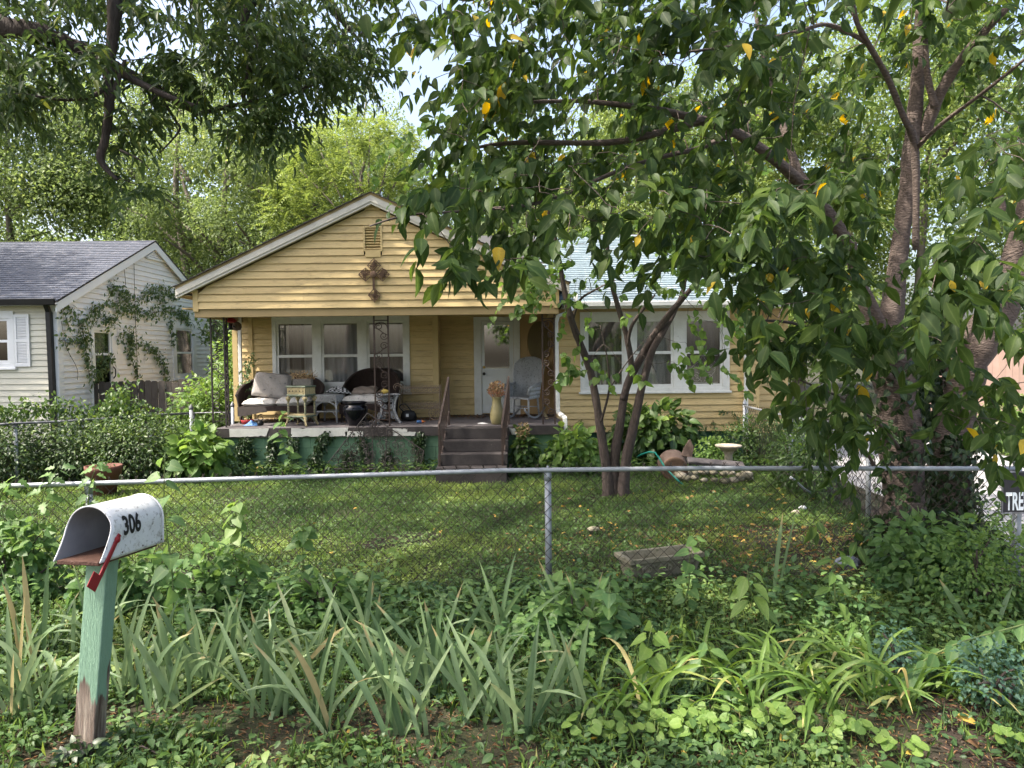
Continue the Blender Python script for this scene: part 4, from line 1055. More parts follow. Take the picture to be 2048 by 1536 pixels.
mb = MB(); mb.add([mpt(l, s, .03 + .01 * math.sin(l * 40)) for l in np.linspace(-.1, .08, 5) for s in (-.06, .05)], [(0, 1, 3, 2), (2, 3, 5, 4), (4, 5, 7, 6), (6, 7, 9, 8)]); mb.build('newspaper', m_paper, mbx) if False else None
for l in (front - .08, front - .24, front - .40):
    MB().lathe([(.006, 0), (.005, .004)], mpt(l, mw / 2 + .001, .02), 8, axis=rdir).build('rivet', m_rust, mbx)
# numbers follow the curve of the shell
r_ = mw / 2; hs_ = mh - r_
def onshell(x, y, z):
    d = hs_ - .028 + y
    s, zz = sect(min(max(d, 0), 10) / (2 * hs_ + math.pi * r_))
    o = Vector((s, 0, zz - hs_)) if zz > hs_ else Vector((r_, 0, 0)); o = o.normalized() * .0065
    return mpt(front - .085 - x, s + o.x, zz + o.z)
text_mesh('306', .132, m_black, 'number', mbx, .0046, .70, 1.0, onshell)
# red flag, dropped
pv = mpt(front - .035, mw / 2 + .008, .095)
fd = (fdir * .66 - Vector((0, 0, 1)) * .78).normalized(); fs = fd.cross(rdir).normalized()
if fs.dot(fdir) < 0: fs = -fs
mb = MB(); mb.bar(pv - fd * .03, pv + fd * .20, .009, .024, fs); mb.bar(pv + fd * .195, pv + fd * .275, .006, .07, fs)
b0 = len(mb.v)
mb.v[-8:] = [tuple(Vector(q) + fs * .022) for q in mb.v[-8:]]
fl = mb.build('flag', m_red, mbx, bevel=.003)
MB().lathe([(.016, 0), (.016, .018), (.008, .022)], mpt(front - .035, mw / 2 - .002, .095), 12, axis=rdir).build('flag_hinge', m_red, mbx)

# ------------------------------------------------------------------ porch things
def pf_(u, v): p = PG(u, v, FLOOR); return p
def shellback(w, d, h_arm, h_back, z0, n=40, roll=.03):
    """wicker wall round a seat; open to the front (-y)"""
    def fn(a, b):
        th = R(-110 + 220 * a)
        x = w / 2 * math.copysign(abs(math.sin(th)) ** .75, math.sin(th)); y = d / 2 * math.copysign(abs(math.cos(th)) ** .75, math.cos(th))
        k = max(0, math.cos(th * .92)) ** .9
        top = h_arm + (h_back - h_arm) * k
        z = z0 + (top - z0) * b
        fl = 1 + .07 * b
        return (x * fl, y * fl + (.10 * b * k), z)
    return fn
def wicker_seat(name, label, cat, loc, rz, w, d, h_arm, h_back, seat, m):
    t = thing(name, label, cat, loc, None, rz)
    t2 = t
    def lk(mb, nm, mt, **k):
        o = mb.build(nm, mt, None, **k); o.parent = t2; o.location = (0, 0, 0); return o
    fn = shellback(w, d, h_arm, h_back, seat - .12)
    mb = MB(); mb.grid(fn, 49, 10); lk(mb, 'backrest', m, smooth=True, solid=.035)
    mb = MB(); mb.tube([fn(a, 1.0) for a in np.linspace(0, 1, 49)], .035, 8); lk(mb, 'rolled_edge', m, smooth=True)
    mb = MB(); mb.grid(lambda a, b: (w * .46 * (2 * a - 1), -d * .5 + d * .95 * b, seat + .01 * math.sin(a * 3)), 8, 8); lk(mb, 'seat', m, solid=.03)
    mb = MB(); mb.grid(lambda a, b: (w * .47 * (2 * a - 1), -d * .5 - .01, seat + .02 - (.13 + .05 * math.cos(a * 2 * math.pi)) * b), 16, 5); lk(mb, 'apron', m, solid=.03)
    for sx in (-1, 1):
        for y in (-d * .45, d * .42):
            mb = MB(); mb.tube([(sx * w * .43, y, seat - .05), (sx * w * .44, y, .0)], [.028, .022], 8); lk(mb, 'leg', m, smooth=True)
        mb = MB(); mb.tube([(sx * w * .40, -d * .45, seat - .16), (sx * w * .30, -d * .45, seat - .10), (sx * w * .12, -d * .45, seat - .08)], .012, 6); lk(mb, 'brace', m)
    mb = MB()
    for k in range(5):
        x = w * .5 * (k - 2) / 2.6; mb.tube(spiral(x, seat - .20, .075, 1.1, 1.2, 1 if k % 2 else -1, -d * .46, 14), .008, 5)
    lk(mb, 'scroll_trim', m)
    return t
p = P(561, 840, 14.0)
wicker_seat('loveseat', 'dark brown wicker loveseat piled with floral cushions on the porch', 'loveseat', (p.x, 14.03, FLOOR), R(4), 1.50, .72, .52, .86, .30, m_wickdk)
p = P(744, 840, 14.15)
wicker_seat('armchair', 'dark brown wicker armchair with a high domed back before the window', 'armchair', (p.x, 13.96, FLOOR), R(-6), 1.02, .70, .52, .98, .32, m_wickdk)
def cushion(name, label, c, w, d, h, rot, m, cat='cushion', group=None):
    def fn(a, b):
        x = (2 * a - 1); y = (2 * b - 1); e = (1 - x ** 6) * (1 - y ** 6)
        return (x * w / 2 * (1 - .03 * y * y), y * d / 2 * (1 - .03 * x * x), h / 2 * max(0, e) ** .45 + .008 * math.sin(x * 7 + y * 5))
    mb = MB(); mb.grid(fn, 18, 18); k = len(mb.v)
    mb.grid(lambda a, b: (lambda q: (q[0], q[1], -q[2] * .8))(fn(a, b)), 18, 18)
    Mx = Matrix.Rotation(rot[2], 3, 'Z') @ Matrix.Rotation(rot[1], 3, 'Y') @ Matrix.Rotation(rot[0], 3, 'X')
    mb.f = mb.f[:len(mb.f) // 2] + [f[::-1] for f in mb.f[len(mb.f) // 2:]]
    o = mb.build(name, m, None, smooth=True)
    o.location = c; o.rotation_euler = Mx.to_euler()
    return tag(o, label, cat, group)
q = P(543, 771, 14.05); cushion('back_cushion', 'big square faded cushion leaning against the loveseat back', (q.x, 14.08, q.z), .72, .50, .16, (R(68), R(7), R(2)), m_cushb)
q = P(521, 806, 13.85); cushion('seat_cushion', 'floral seat cushion on the left half of the loveseat', (q.x, 13.95, q.z), .64, .56, .16, (R(2), 0, R(4)), m_cush)
q = P(588, 803, 13.85); cushion('seat_cushion', 'plump floral seat cushion behind the striped plant stand', (q.x, 13.97, q.z), .66, .56, .20, (R(3), R(-3), R(4)), m_cush)
q = P(722, 799, 13.95); cushion('seat_cushion', 'pale floral seat cushion on the domed armchair', (q.x + .08, 13.98, q.z), .80, .58, .20, (R(3), 0, R(-6)), m_cush)
q = P(729, 783, 14.1); cushion('pillow', 'flat taupe pillow lying at the back of the armchair seat', (q.x, 14.12, q.z + .01), .50, .30, .12, (R(18), R(-3), R(-6)), m_pillow, 'pillow')
# striped plant stand
p = P(599, 853, 13.1)
ps = thing('plant_stand', 'cream and sage striped wicker plant stand at the porch edge', 'plant stand', (p.x + .03, 13.15, FLOOR), None, R(-22))
def lk(t, mb, nm, mt, **k):
    o = mb.build(nm, mt, None, **k); o.parent = t; o.location = (0, 0, 0); return o
W2, D2 = .20, .15
mb = MB(); mb.box(-W2, W2, -D2, D2, .56, .70); lk(ps, mb, 'planter_box', m_cream, bevel=.01)
for z in (.545, .70): mb = MB(); mb.box(-W2 - .012, W2 + .012, -D2 - .012, D2 + .012, z, z + .03); lk(ps, mb, 'trim_band', m_sage, bevel=.008)
mb = MB()
for i in range(5): mb.box(-W2 + .05 + i * .075, -W2 + .065 + i * .075, -D2 - .004, -D2, .62, .645)
lk(ps, mb, 'weave_holes', m_black)
mb = MB(); mb.box(-W2, W2, -D2, D2, .19, .215); sh_ = lk(ps, mb, 'shelf', m_cream, bevel=.006)
mb = MB(); mb.box(-W2 - .01, W2 + .01, -D2 - .01, D2 + .01, .165, .19); lk(ps, mb, 'trim_band', m_sage, bevel=.006)
for sx in (-1, 1):
    for sy in (-1, 1):
        x, y = sx * (W2 - .015), sy * (D2 - .015)
        mb = MB(); mb.tube([(x, y, .545), (x, y, .215)], .018, 10); lg = lk(ps, mb, 'leg', m_cream, smooth=True)
        mb = MB()
        for i in range(11): mb.tube([(x, y, .23 + i * .028), (x, y, .243 + i * .028)], .0195, 10)
        o = mb.build('leg_wrap', m_sage, None, smooth=True); o.parent = lg; o.location = (0, 0, 0)
        mb = MB(); mb.lathe([(.02, -.06), (.045, -.01), (.045, .02), (.02, .03)], (x, y, .50), 10); lk(ps, mb, 'capital', m_cream, smooth=True)
        mb = MB(); mb.tube(spline([(x, y, .17), (x + sx * .01, y + sy * .01, .10), (x + sx * .035, y + sy * .03, .03), (x + sx * .05, y + sy * .04, .015)], 4), lerp_list([.034, .018, .022], 13), 10); lk(ps, mb, 'foot', m_cream, smooth=True)
for (a, b) in (((-1, -1), (1, -1)), ((1, -1), (1, 1)), ((-1, -1), (-1, 1))):
    for (z, h, m_) in ((.545, -.07, m_sage), (.165, -.09, m_sage)):
        mb = MB(); A_ = Vector((a[0] * (W2 - .02), a[1] * (D2 - .02), 0)); B_ = Vector((b[0] * (W2 - .02), b[1] * (D2 - .02), 0))
        mb.tube([A_.lerp(B_, t) + Vector((0, 0, z + h * (abs(2 * t - 1) ** 2.2))) for t in np.linspace(0, 1, 11)], .013, 6); lk(ps, mb, 'arch', m_, smooth=True)
# dried plant basket on top
p = P(606, 764, 13.15)
bk = thing('basket', 'grey woven basket of dried stems standing on the plant stand', 'basket', (p.x, 13.15, FLOOR + .731))
m_bask = mat('grey_basket', (0.30, 0.28, 0.25), (0.17, 0.155, 0.14), 40, 0.9, 0.9, 80, wave=(30, 'X', 1))
mb = MB(); mb.box(p.x - .17, p.x + .17, 13.08, 13.22, FLOOR + .732, FLOOR + .85); mb.build('basket_body', m_bask, bk, bevel=.012)
n = 260; b = np.c_[rng.uniform(p.x - .2, p.x + .22, n), rng.uniform(13.05, 13.25, n), FLOOR + .85 + np.abs(rng.normal(0, .07, n))]
tag(leaves('dried_sprig', T_DIA, b, rnd(n) + (0, 0, .5), rnd(n), rng.uniform(.02, .05, n), .02, rng.uniform(0, .8, n), l_dry, bk), kind='stuff')
mb = MB()
for i in range(26):
    x = rng.uniform(p.x - .15, p.x + .15); mb.tube([(x, 13.15, FLOOR + .84), (x + rng.normal(0, .08), 13.15 + rng.normal(0, .05), FLOOR + .9 + rng.uniform(0, .14))], .003, 4)
tag(mb.build('dried_stem', m_dry, bk), kind='stuff')
# white wicker stool, cloth on it
p = P(660, 842, 13.75)
stl = thing('stool', 'square white wicker stool standing between loveseat and armchair', 'stool', (p.x, 13.8, FLOOR), None, R(-12))
mb = MB(); mb.box(-.22, .22, -.2, .2, .40, .53); lk(stl, mb, 'top', m_wickwh, bevel=.015)
for a, b in (((-1, -1), (1, -1)), ((1, -1), (1, 1)), ((-1, -1), (-1, 1)), ((-1, 1), (1, 1))):
    A_ = Vector((a[0] * .205, a[1] * .185, 0)); B_ = Vector((b[0] * .205, b[1] * .185, 0))
    mb = MB(); mb.tube([A_.lerp(B_, t) + Vector((0, 0, .40 - .10 * abs(2 * t - 1) ** 2.5)) for t in np.linspace(0, 1, 13)], .018, 7); lk(stl, mb, 'arch', m_wickwh, smooth=True)
    mb = MB(); mb.tube([A_ + Vector((0, 0, .21)), B_ + Vector((0, 0, .21))], .012, 6); mb.tube([A_ + Vector((0, 0, .12)), A_.lerp(B_, .16) + Vector((0, 0, .205))], .009, 6); mb.tube([B_ + Vector((0, 0, .12)), B_.lerp(A_, .16) + Vector((0, 0, .205))], .009, 6); lk(stl, mb, 'stretcher', m_wickwh, smooth=True)
for sx in (-1, 1):
    for sy in (-1, 1):
        mb = MB(); mb.tube([(sx * .205, sy * .185, .42), (sx * .225, sy * .20, 0)], .018, 8); lk(stl, mb, 'leg', m_wickwh, smooth=True)
m_check = mat('black_and_white_knit', (0.5, 0.5, 0.5), (0.42, 0.42, 0.42), 8, 0.95, 0.5, 30)
_n = m_check.node_tree.nodes; _c = _n.new('ShaderNodeTexChecker'); _c.inputs['Scale'].default_value = 26; _c.inputs[1].default_value = (.55, .55, .55, 1); _c.inputs[2].default_value = (.02, .02, .02, 1)
_t = _n.new('ShaderNodeTexCoord'); m_check.node_tree.links.new(_t.outputs['Object'], _c.inputs[0]); m_check.node_tree.links.new(_c.outputs[0], _n['Principled BSDF'].inputs['Base Color'])
mb = MB()
mb.grid(lambda a, b: (-.22 + .44 * a, -.15 + .3 * b, .02 + .11 * math.sin(math.pi * a) * math.sin(math.pi * b) ** .7 + .025 * math.sin(9 * a + 4 * b) * math.sin(7 * b)), 24, 18)
o = mb.build('crumpled_cloth', m_check, None, smooth=True, solid=.012); q = P(676, 788, 13.85); o.location = (q.x, 13.9, FLOOR + .535); o.rotation_euler = (0, R(6), R(20))
tag(o, 'crumpled black and white checked cloth lying on the wicker stool', 'cloth')
# black glazed pot
p = P(710, 853, 12.98)
mb = MB(); mb.lathe([(0, .02), (.125, 0), (.13, .02), (.165, .10), (.205, .2), (.222, .28), (.215, .33), (.185, .365), (.175, .385), (.195, .405), (.215, .418), (.212, .428), (.19, .425), (.165, .39), (.19, .3), (.1, .08), (0, .06)], (0, 0, 0), 40)
o = mb.build('glazed_pot', m_pot, None, smooth=True); o.location = (p.x, 13.05, FLOOR)
tag(o, 'glossy black glazed flower pot at the porch edge', 'pot')
# white iron table + gourd
p = P(774, 843, 13.5)
it = thing('side_table', 'ornate white cast iron side table behind the middle porch column', 'table', (p.x, 13.55, FLOOR), None, R(18))
mb = MB(); mb.box(-.22, .22, -.18, .18, .52, .54); lk(it, mb, 'top', m_wickwh, bevel=.008)
for sx in (-1, 1):
    for sy in (-1, 1):
        x, y = sx * .14, sy * .13
        mb = MB(); mb.tube(spline([(x * 1.25, y * 1.2, .51), (x, y, .42), (x * .85, y * .85, .26), (x * .95, y * .95, .18), (x * 1.3, y * 1.25, .06), (x * 1.55, y * 1.45, 0)], 4), lerp_list([.026, .018, .024, .02, .028], 21), 8); lk(it, mb, 'leg', m_wickwh, smooth=True)
for y in (-.115, .115):
    mb = MB()
    for sx in (-1, 1):
        mb.tube(spiral(sx * .055, .43, .05, 1.3, 1, sx, y), .011, 6); mb.tube(spiral(sx * .05, .31, .045, 1.3, 4, sx, y), .011, 6); mb.tube(spiral(sx * .10, .12, .05, 1.2, 2, sx, y), .011, 6)
    mb.tube([(-.12, y, .20), (.12, y, .20)], .014, 6); mb.tube(spline([(-.19, y, .02), (-.1, y, .15), (0, y, .19), (.1, y, .15), (.19, y, .02)], 4), .012, 6)
    tag(lk(it, mb, 'scrollwork', m_wickwh, smooth=True), kind='stuff')
m_gourd = mat('yellow_gourd', (0.52, 0.38, 0.08), (0.30, 0.22, 0.06), 18, 0.5)
o = MB().lathe([(0, -.09), (.035, -.07), (.05, -.02), (.042, .03), (.028, .06), (.02, .09), (0, .1)], (0, 0, 0), 16, jitter=.06).build('gourd', m_gourd, None, smooth=True)
q = P(769, 781, 13.5); o.location = (q.x, 13.5, FLOOR + .592); o.rotation_euler = (R(90), R(10), R(65)); tag(o, 'warty yellow gourd on the white iron table', 'gourd')
# wire tea cart
p = P(842, 835, 14.1); tcx = p.x
tc_ = thing('tea_cart', 'rusty white scrolled wire tea cart with two spoked wheels', 'cart', (tcx, 14.1, FLOOR))
mb = MB(); hw = .38
for y in (13.98, 14.30):
    for z in (.22, .30, .52, .62): mb.tube([(tcx - hw, y, FLOOR + z), (tcx + hw, y, FLOOR + z)], .006, 5)
    for x in (-hw, hw): mb.tube([(tcx + x, y, FLOOR + .02), (tcx + x, y, FLOOR + .68)], .007, 5)
    mb.tube(spiral(tcx - hw - .06, FLOOR + .64, .085, 1.6, 0, 1, y), .008, 6)
    mb.tube(spline([(tcx - hw + .02, y, FLOOR + .62), (tcx - hw - .03, y, FLOOR + .42), (tcx - hw + .03, y, FLOOR + .24), (tcx - hw + .12, y, FLOOR + .20)], 5), .007, 6)
mb.build('frame', m_rustwht, tc_)
for z0 in (.22, .54):
    for y in (13.98, 14.30):
        mb = MB()
        for k in range(9):
            x = tcx - hw + .04 + k * .085
            mb.tube([(x + .035 * math.cos(t), y, FLOOR + z0 + .045 + .035 * math.sin(t)) for t in np.linspace(0, 6.28, 11)], .004, 4)
            mb.tube(spiral(x + .02, FLOOR + z0 + .105, .024, 1.1, 0, 1, y, 9), .004, 4)
        mb.build('scroll_gallery', m_rustwht, tc_)
for z in (.22, .54):
    mb = MB()
    for k in range(10): x = tcx - hw + k * .084; mb.tube([(x, 13.98, FLOOR + z), (x, 14.30, FLOOR + z)], .003, 4)
    mb.build('wire_shelf', m_rustwht, tc_)
for y in (13.95, 14.33):
    wx, wz = tcx + .30, FLOOR + .135
    mb = MB(); mb.tube([(wx + .13 * math.cos(t), y, wz + .13 * math.sin(t)) for t in np.linspace(0, 6.2832, 25)], .007, 5)
    for k in range(8): t = k * math.pi / 4; mb.tube([(wx, y, wz), (wx + .13 * math.cos(t), y, wz + .13 * math.sin(t))], .004, 4)
    mb.build('wheel', m_rustwht, tc_)
# black bag on the floor
p = P(816, 843, 13.8)
bg_ = thing('bag', 'slumped black bag with a white tag on the porch floor', 'bag', (p.x, 13.85, FLOOR))
o = MB().lathe([(0, 0), (.12, .005), (.15, .06), (.145, .13), (.11, .19), (.05, .21), (0, .2)], (p.x, 13.85, FLOOR), 20, jitter=.1, squash=.7).build('bag_body', m_black, bg_, smooth=True)
MB().box(p.x - .025, p.x + .025, 13.72, 13.728, FLOOR + .09, FLOOR + .145).build('tag', m_paper, bg_)
MB().tube(spline([(p.x - .08, 13.8, FLOOR + .18), (p.x - .16, 13.78, FLOOR + .28), (p.x - .05, 13.8, FLOOR + .33), (p.x + .06, 13.8, FLOOR + .2)], 5), .012, 6).build('strap', m_black, bg_)
p = P(840, 844.5, 13.35)
bt = thing('bottle', 'small blue and orange bottle lying on the porch floor', 'bottle', (p.x, 13.35, FLOOR))
MB().lathe([(0, 0), (.026, 0), (.028, .01), (.028, .09)], (p.x - .06, 13.35, FLOOR + .03), 12, axis=(1, .1, 0)).build('label_sleeve', m_blue, bt, smooth=True)
m_or = mat('amber_plastic', (0.40, 0.13, 0.04))
MB().lathe([(.028, .0905), (.027, .12), (.012, .14), (.012, .16), (0, .16)], (p.x - .06, 13.35, FLOOR + .03), 12, axis=(1, .1, 0)).build('bottle_end', m_or, bt, smooth=True)
p = P(501, 848, 13.2)
bb = thing('plastic_bag', 'crumpled blue plastic bag at the left end of the porch', 'bag', (p.x, 13.25, FLOOR))
mb = MB(); mb.grid(lambda a, b: (p.x - .13 + .26 * a, 13.15 + .2 * b, FLOOR + .005 + .07 * math.sin(math.pi * a) * math.sin(math.pi * b) * (1 + .5 * math.sin(9 * a) * math.cos(8 * b))), 14, 12); mb.build('bag_body', m_blue, bb)
MB().lathe([(0, 0), (.05, .01), (.06, .05), (.03, .09), (0, .1)], (p.x + .17, 13.22, FLOOR), 12, jitter=.12).build('dark_bundle', m_black, bb, smooth=True)
p = P(494, 835, 13.6); o = MB().lathe([(0, 0), (.10, 0), (.12, .07), (.11, .075), (.09, .02), (0, .02)], (0, 0, 0), 20).build('bowl', m_red, None, smooth=True); o.location = (p.x, 13.62, FLOOR); tag(o, 'red bowl on the floor under the loveseat', 'bowl')
# rocking chair
p = P(1046, 846, 14.1)
rk = thing('rocking_chair', 'white wicker rocking chair with a tall rounded back beside the door', 'rocking chair', (p.x - .02, 14.15, FLOOR), None, R(-24))
def backf(a, b):
    z = .38 + .80 * b; w = (.24 + .07 * min(1, b * 1.6)) * (1 if b < .78 else math.sqrt(max(0, 1 - ((b - .78) / .225) ** 2)) * .92 + .08)
    return ((2 * a - 1) * w, .20 + .24 * b + .05 * (1 - (2 * a - 1) ** 2), z)
mb = MB(); mb.grid(backf, 17, 25); lk(rk, mb, 'backrest', m_wickwh, smooth=True, solid=.03)
mb = MB(); mb.tube([backf(0, t) for t in np.linspace(0, 1, 22)] + [backf(1, t) for t in np.linspace(1, 0, 22)], .024, 8); lk(rk, mb, 'rolled_edge', m_wickwh, smooth=True)
mb = MB(); dm = [(0, -.06), (.085, 0), (0, .06), (-.085, 0)]
mb.tube([(x, .33, .86 + z) for x, z in dm + dm[:1]], .01, 5); lk(rk, mb, 'diamond_weave', m_wickwh)
mb = MB(); mb.grid(lambda a, b: ((2 * a - 1) * .26, -.30 + .52 * b, .40 + .015 * math.sin(3 * a)), 8, 8); lk(rk, mb, 'seat', m_wickwh, solid=.04)
for sx in (-1, 1):
    mb = MB(); mb.tube(spline([(sx * .27, .28, .68), (sx * .31, .05, .66), (sx * .31, -.2, .64), (sx * .29, -.33, .58), (sx * .27, -.30, .48)], 5), .03, 8); lk(rk, mb, 'armrest', m_wickwh, smooth=True)
    mb = MB(); mb.grid(lambda a, b: (sx * (.27 + .04 * b), .24 - .52 * a, .40 + .24 * b), 6, 5); lk(rk, mb, 'arm_panel', m_wickwh, solid=.02)
    for y in (-.26, .20):
        mb = MB(); mb.tube([(sx * .25, y, .42), (sx * .27, y * 1.15, .05)], .02, 8); lk(rk, mb, 'leg', m_wickwh, smooth=True)
    mb = MB(); mb.tube([(sx * .27, .55 - 1.05 * t, .022 + .16 * (2 * t - 1) ** 2 * (1.2 if t > .5 else 1)) for t in np.linspace(0, 1, 17)], .02, 8); lk(rk, mb, 'rocker', m_wickwh, smooth=True)
mb = MB(); mb.tube([(-.26, -.28, .22), (.26, -.28, .22)], .012, 6); mb.tube([(-.26, .22, .22), (.26, .22, .22)], .012, 6); lk(rk, mb, 'stretcher', m_wickwh)
# tall vase + dried flowers
p = P(994, 854, 12.95)
vs = MB().lathe([(0, .0), (.085, 0), (.10, .02), (.125, .10), (.12, .22), (.085, .36), (.075, .46), (.095, .49), (.09, .495), (.07, .46), (0, .4)], (0, 0, 0), 28, jitter=.02).build('tall_vase', m_vase, None, smooth=True)
vs.location = (p.x, 13.0, FLOOR); tag(vs, 'tall mustard yellow vase at the top of the porch steps', 'vase')
bo = thing('dried_bouquet', 'bunch of dried cream and rust flowers in the tall vase', 'flowers', (p.x, 13.0, FLOOR + .46))
n = 420; b = ellipsoid((p.x + .0, 13.0, FLOOR + .62), (.15, .13, .15), n, 2.8)
tag(leaves('dried_flower', T_DIA, b, unit(b - np.array((p.x, 13.0, FLOOR + .45))) + rnd(len(b), .4), rnd(len(b)), rng.uniform(.03, .055, len(b)), .032, np.clip(rng.uniform(0, 1, len(b)) + .4 * (b[:, 2] < FLOOR + .58), 0, 1), l_dry, bo), kind='stuff')
mb = MB()
for i in range(24): d = rng.normal(0, .045, 2); mb.tube([(p.x + d[0] * .4, 13.0 + d[1] * .4, FLOOR + .44), (p.x + d[0] * 2, 13.0 + d[1] * 2, FLOOR + .6)], .003, 4)
tag(mb.build('dried_stem', m_dry, bo), kind='stuff')
o = MB().bar(P(1087, 823, 14.4), P(1099, 847, 13.7), .05, .02).build('wooden_stake', m_cream, None); tag(o, 'short pale wooden stake leaning behind the right porch column', 'stake')
p = P(970, 848, 13.1)
mb = MB(); mb.grid(lambda a, b: (p.x - .13 + .24 * a, 13.05 + .12 * b, FLOOR + .006 + .015 * math.sin(5 * a) * b), 10, 6); tag(mb.build('paper_sheet', m_paper, None, solid=.002), 'crumpled white paper lying on the porch by the vase', 'paper')
# oval disc on the tan panel
p = P(1078, 683, YD - .05)
ov = thing('oval_plaque', 'large dull olive oval plaque hung on the tan panel beside the door', 'plaque', tuple(p))
mb = MB(); n = 40
mb.add([(p.x + .245 * math.cos(2 * math.pi * k / n), YD - .04, p.z + .43 * math.sin(2 * math.pi * k / n)) for k in range(n)], [tuple(range(n))]); mb.build('disc', m_oval, ov, solid=.02)
mb = MB(); mb.tube([(p.x + .25 * math.cos(t), YD - .045, p.z + .435 * math.sin(t)) for t in np.linspace(0, 2 * math.pi, 49)], .014, 6); mb.build('rim', m_panel, ov)
# filigree cross on the gable
p = P(747, 549, YF - .06)
cr = thing('wall_cross', 'rusty filigree iron cross hanging on the porch gable', 'cross', tuple(p))
ky = YF - .055; k = 12.7 / F
def dia(mb, cx, cz, w, h, tipdir):
    pts = [(cx - w, cz), (cx, cz + h), (cx + w, cz), (cx, cz - h)]
    mb.tube([(x, ky, z) for x, z in pts + pts[:1]], .009, 5)
    for i in range(16):
        a = rng.uniform(0, 6.28); r = rng.uniform(.0, .62); x = cx + w * r * math.cos(a); z = cz + h * r * math.sin(a)
        mb.tube(spiral(x, z, .034, 1.3, a, 1 if i % 2 else -1, ky + rng.uniform(-.012, .012), 9), .0055, 4)
    for i in range(4): mb.tube([(cx, ky, cz), (pts[i][0], ky, pts[i][1])], .006, 4)
for (cu, cv, w, h) in ((748, 531, .115, .125), (731, 549, .12, .115), (765, 549, .12, .115), (749, 590, .105, .125)):
    q = P(cu, cv, ky); mb = MB(); dia(mb, q.x, q.z, w, h, 0); mb.build('filigree_arm', m_rust, cr)
a = P(747, 555, ky); b = P(748, 580, ky)
mb = MB(); mb.bar(a, b, .035, .02, (0, 1, 0)); mb.bar((a.x - .016, ky, a.z), (b.x - .016, ky, b.z), .008, .03, (0, 1, 0)); mb.build('shaft', m_rust, cr)
MB().lathe([(.0, 0), (.06, .0), (.05, .02), (0, .035)], (p.x, ky - .01, p.z), 14, axis=(0, -1, 0)).build('boss', m_rust, cr)
# hanging things left of the porch
p = P(474, 652, 13.6)
bh = thing('birdhouse', 'round clay birdhouse hanging by the left porch corner', 'birdhouse', tuple(p))
MB().lathe([(0, -.09), (.06, -.075), (.085, -.02), (.075, .04), (.03, .075), (0, .085)], tuple(p), 18).build('pot', m_darkclay, bh, smooth=True)
MB().lathe([(0, 0), (.018, .0), (.018, .03)], (p.x - .02, p.y - .082, p.z - .01), 10, axis=(0, -1, 0)).build('entrance', m_black, bh)
MB().tube([tuple(p), (p.x, p.y, 2.82)], .003, 4).build('hanger', m_wire, bh)
p = P(462, 642, 13.9)
ft = thing('bird_feeder', 'red hanging bird feeder with a dark base behind the corner column', 'feeder', tuple(p))
MB().lathe([(.0, .09), (.03, .09), (.11, .0), (.10, -.03), (.06, -.035), (0, -.03)], tuple(p), 16).build('roof', m_red, ft, smooth=True)
MB().lathe([(.05, -.04), (.055, -.14), (.08, -.15), (.08, -.17), (0, -.17)], tuple(p), 14).build('base', m_black, ft, smooth=True)
MB().tube([(p.x, p.y, p.z + .08), (p.x, p.y, 2.82)], .003, 4).build('hanger', m_wire, ft)
# scrolled iron trellis in front of the porch
tr = thing('iron_trellis', 'fan shaped scrolled iron trellis leaning on the porch below the middle column', 'trellis', tuple(PG(750, 948)))
YT = 12.5
pt = lambda u, v: P(u, v, YT + .12 * (948 - v) / 120)
ap, bl, br = pt(735, 826), pt(656, 926), pt(848, 902)
mb = MB(); mb.tube([ap, bl], .010, 6); mb.tube([ap, br], .010, 6); mb.tube([bl, pt(668, 938), pt(840, 938), br], .011, 6)
for (u0, v0, u1, v1) in ((716, 850, 740, 938), (745, 838, 745, 938), (775, 850, 770, 938)): mb.tube([pt(u0, v0), pt(u1, v1)], .009, 5)
mb.build('frame', m_ironblk, tr)
mb = MB(); cnt = 0
for row in range(7):
    v = 846 + row * 14.5
    lo = 735 - (v - 826) * .79; hi = 735 + (v - 826) * 1.49
    if v > 905: hi = 848; 
    n = max(1, int((hi - lo) / 15))
    for i in range(n):
        u = lo + (hi - lo) * (i + .5) / n + rng.normal(0, 1.5); q = pt(u, v + rng.normal(0, 2)); sgn = 1 if (i + row) % 2 else -1
        mb.tube(spiral(q.x, q.z, .060, 1.6, rng.uniform(0, 6), sgn, q.y, 16, .2), .0075, 5)
        e = pt(u + sgn * 9, v + 9); mb.tube([spiral(q.x, q.z, .060, 1.6, 0, sgn, q.y, 2)[0], tuple(e)], .006, 4)
tag(mb.build('scrollwork', m_ironblk, tr), kind='stuff')

# ------------------------------------------------------------------ yard things
p = PG(209, 992); 
tp = thing('terracotta_pot', 'round terracotta pot of dark seedlings inside the left front fence', 'pot', (p.x, p.y, 0))
Yt = p.y; hr = 34 / F * Yt; hz = P(209, 931, Yt).z
MB().lathe([(0, 0), (hr * .62, 0), (hr * .82, hz * .68), (hr * .95, hz * .70), (hr * .98, hz * .86), (hr, hz * .88), (hr * 1.02, hz), (hr * .92, hz), (hr * .86, hz * .8), (0, hz * .78)], (p.x, p.y, 0), 32).build('pot_wall', m_terra, tp, smooth=True)
n = 90; b = np.c_[rng.uniform(p.x - .12, p.x + .12, n), rng.uniform(p.y - .1, p.y + .1, n), hz * .8 + np.abs(rng.normal(0, .12, n))]
tag(leaves('seedling', T_LOW, b, rnd(n) + (0, 0, .3), rnd(n, .4) + (0, 0, 1), rng.uniform(.03, .07, n), .03, rng.uniform(0, .6, n), l_shrub, tp), kind='stuff')
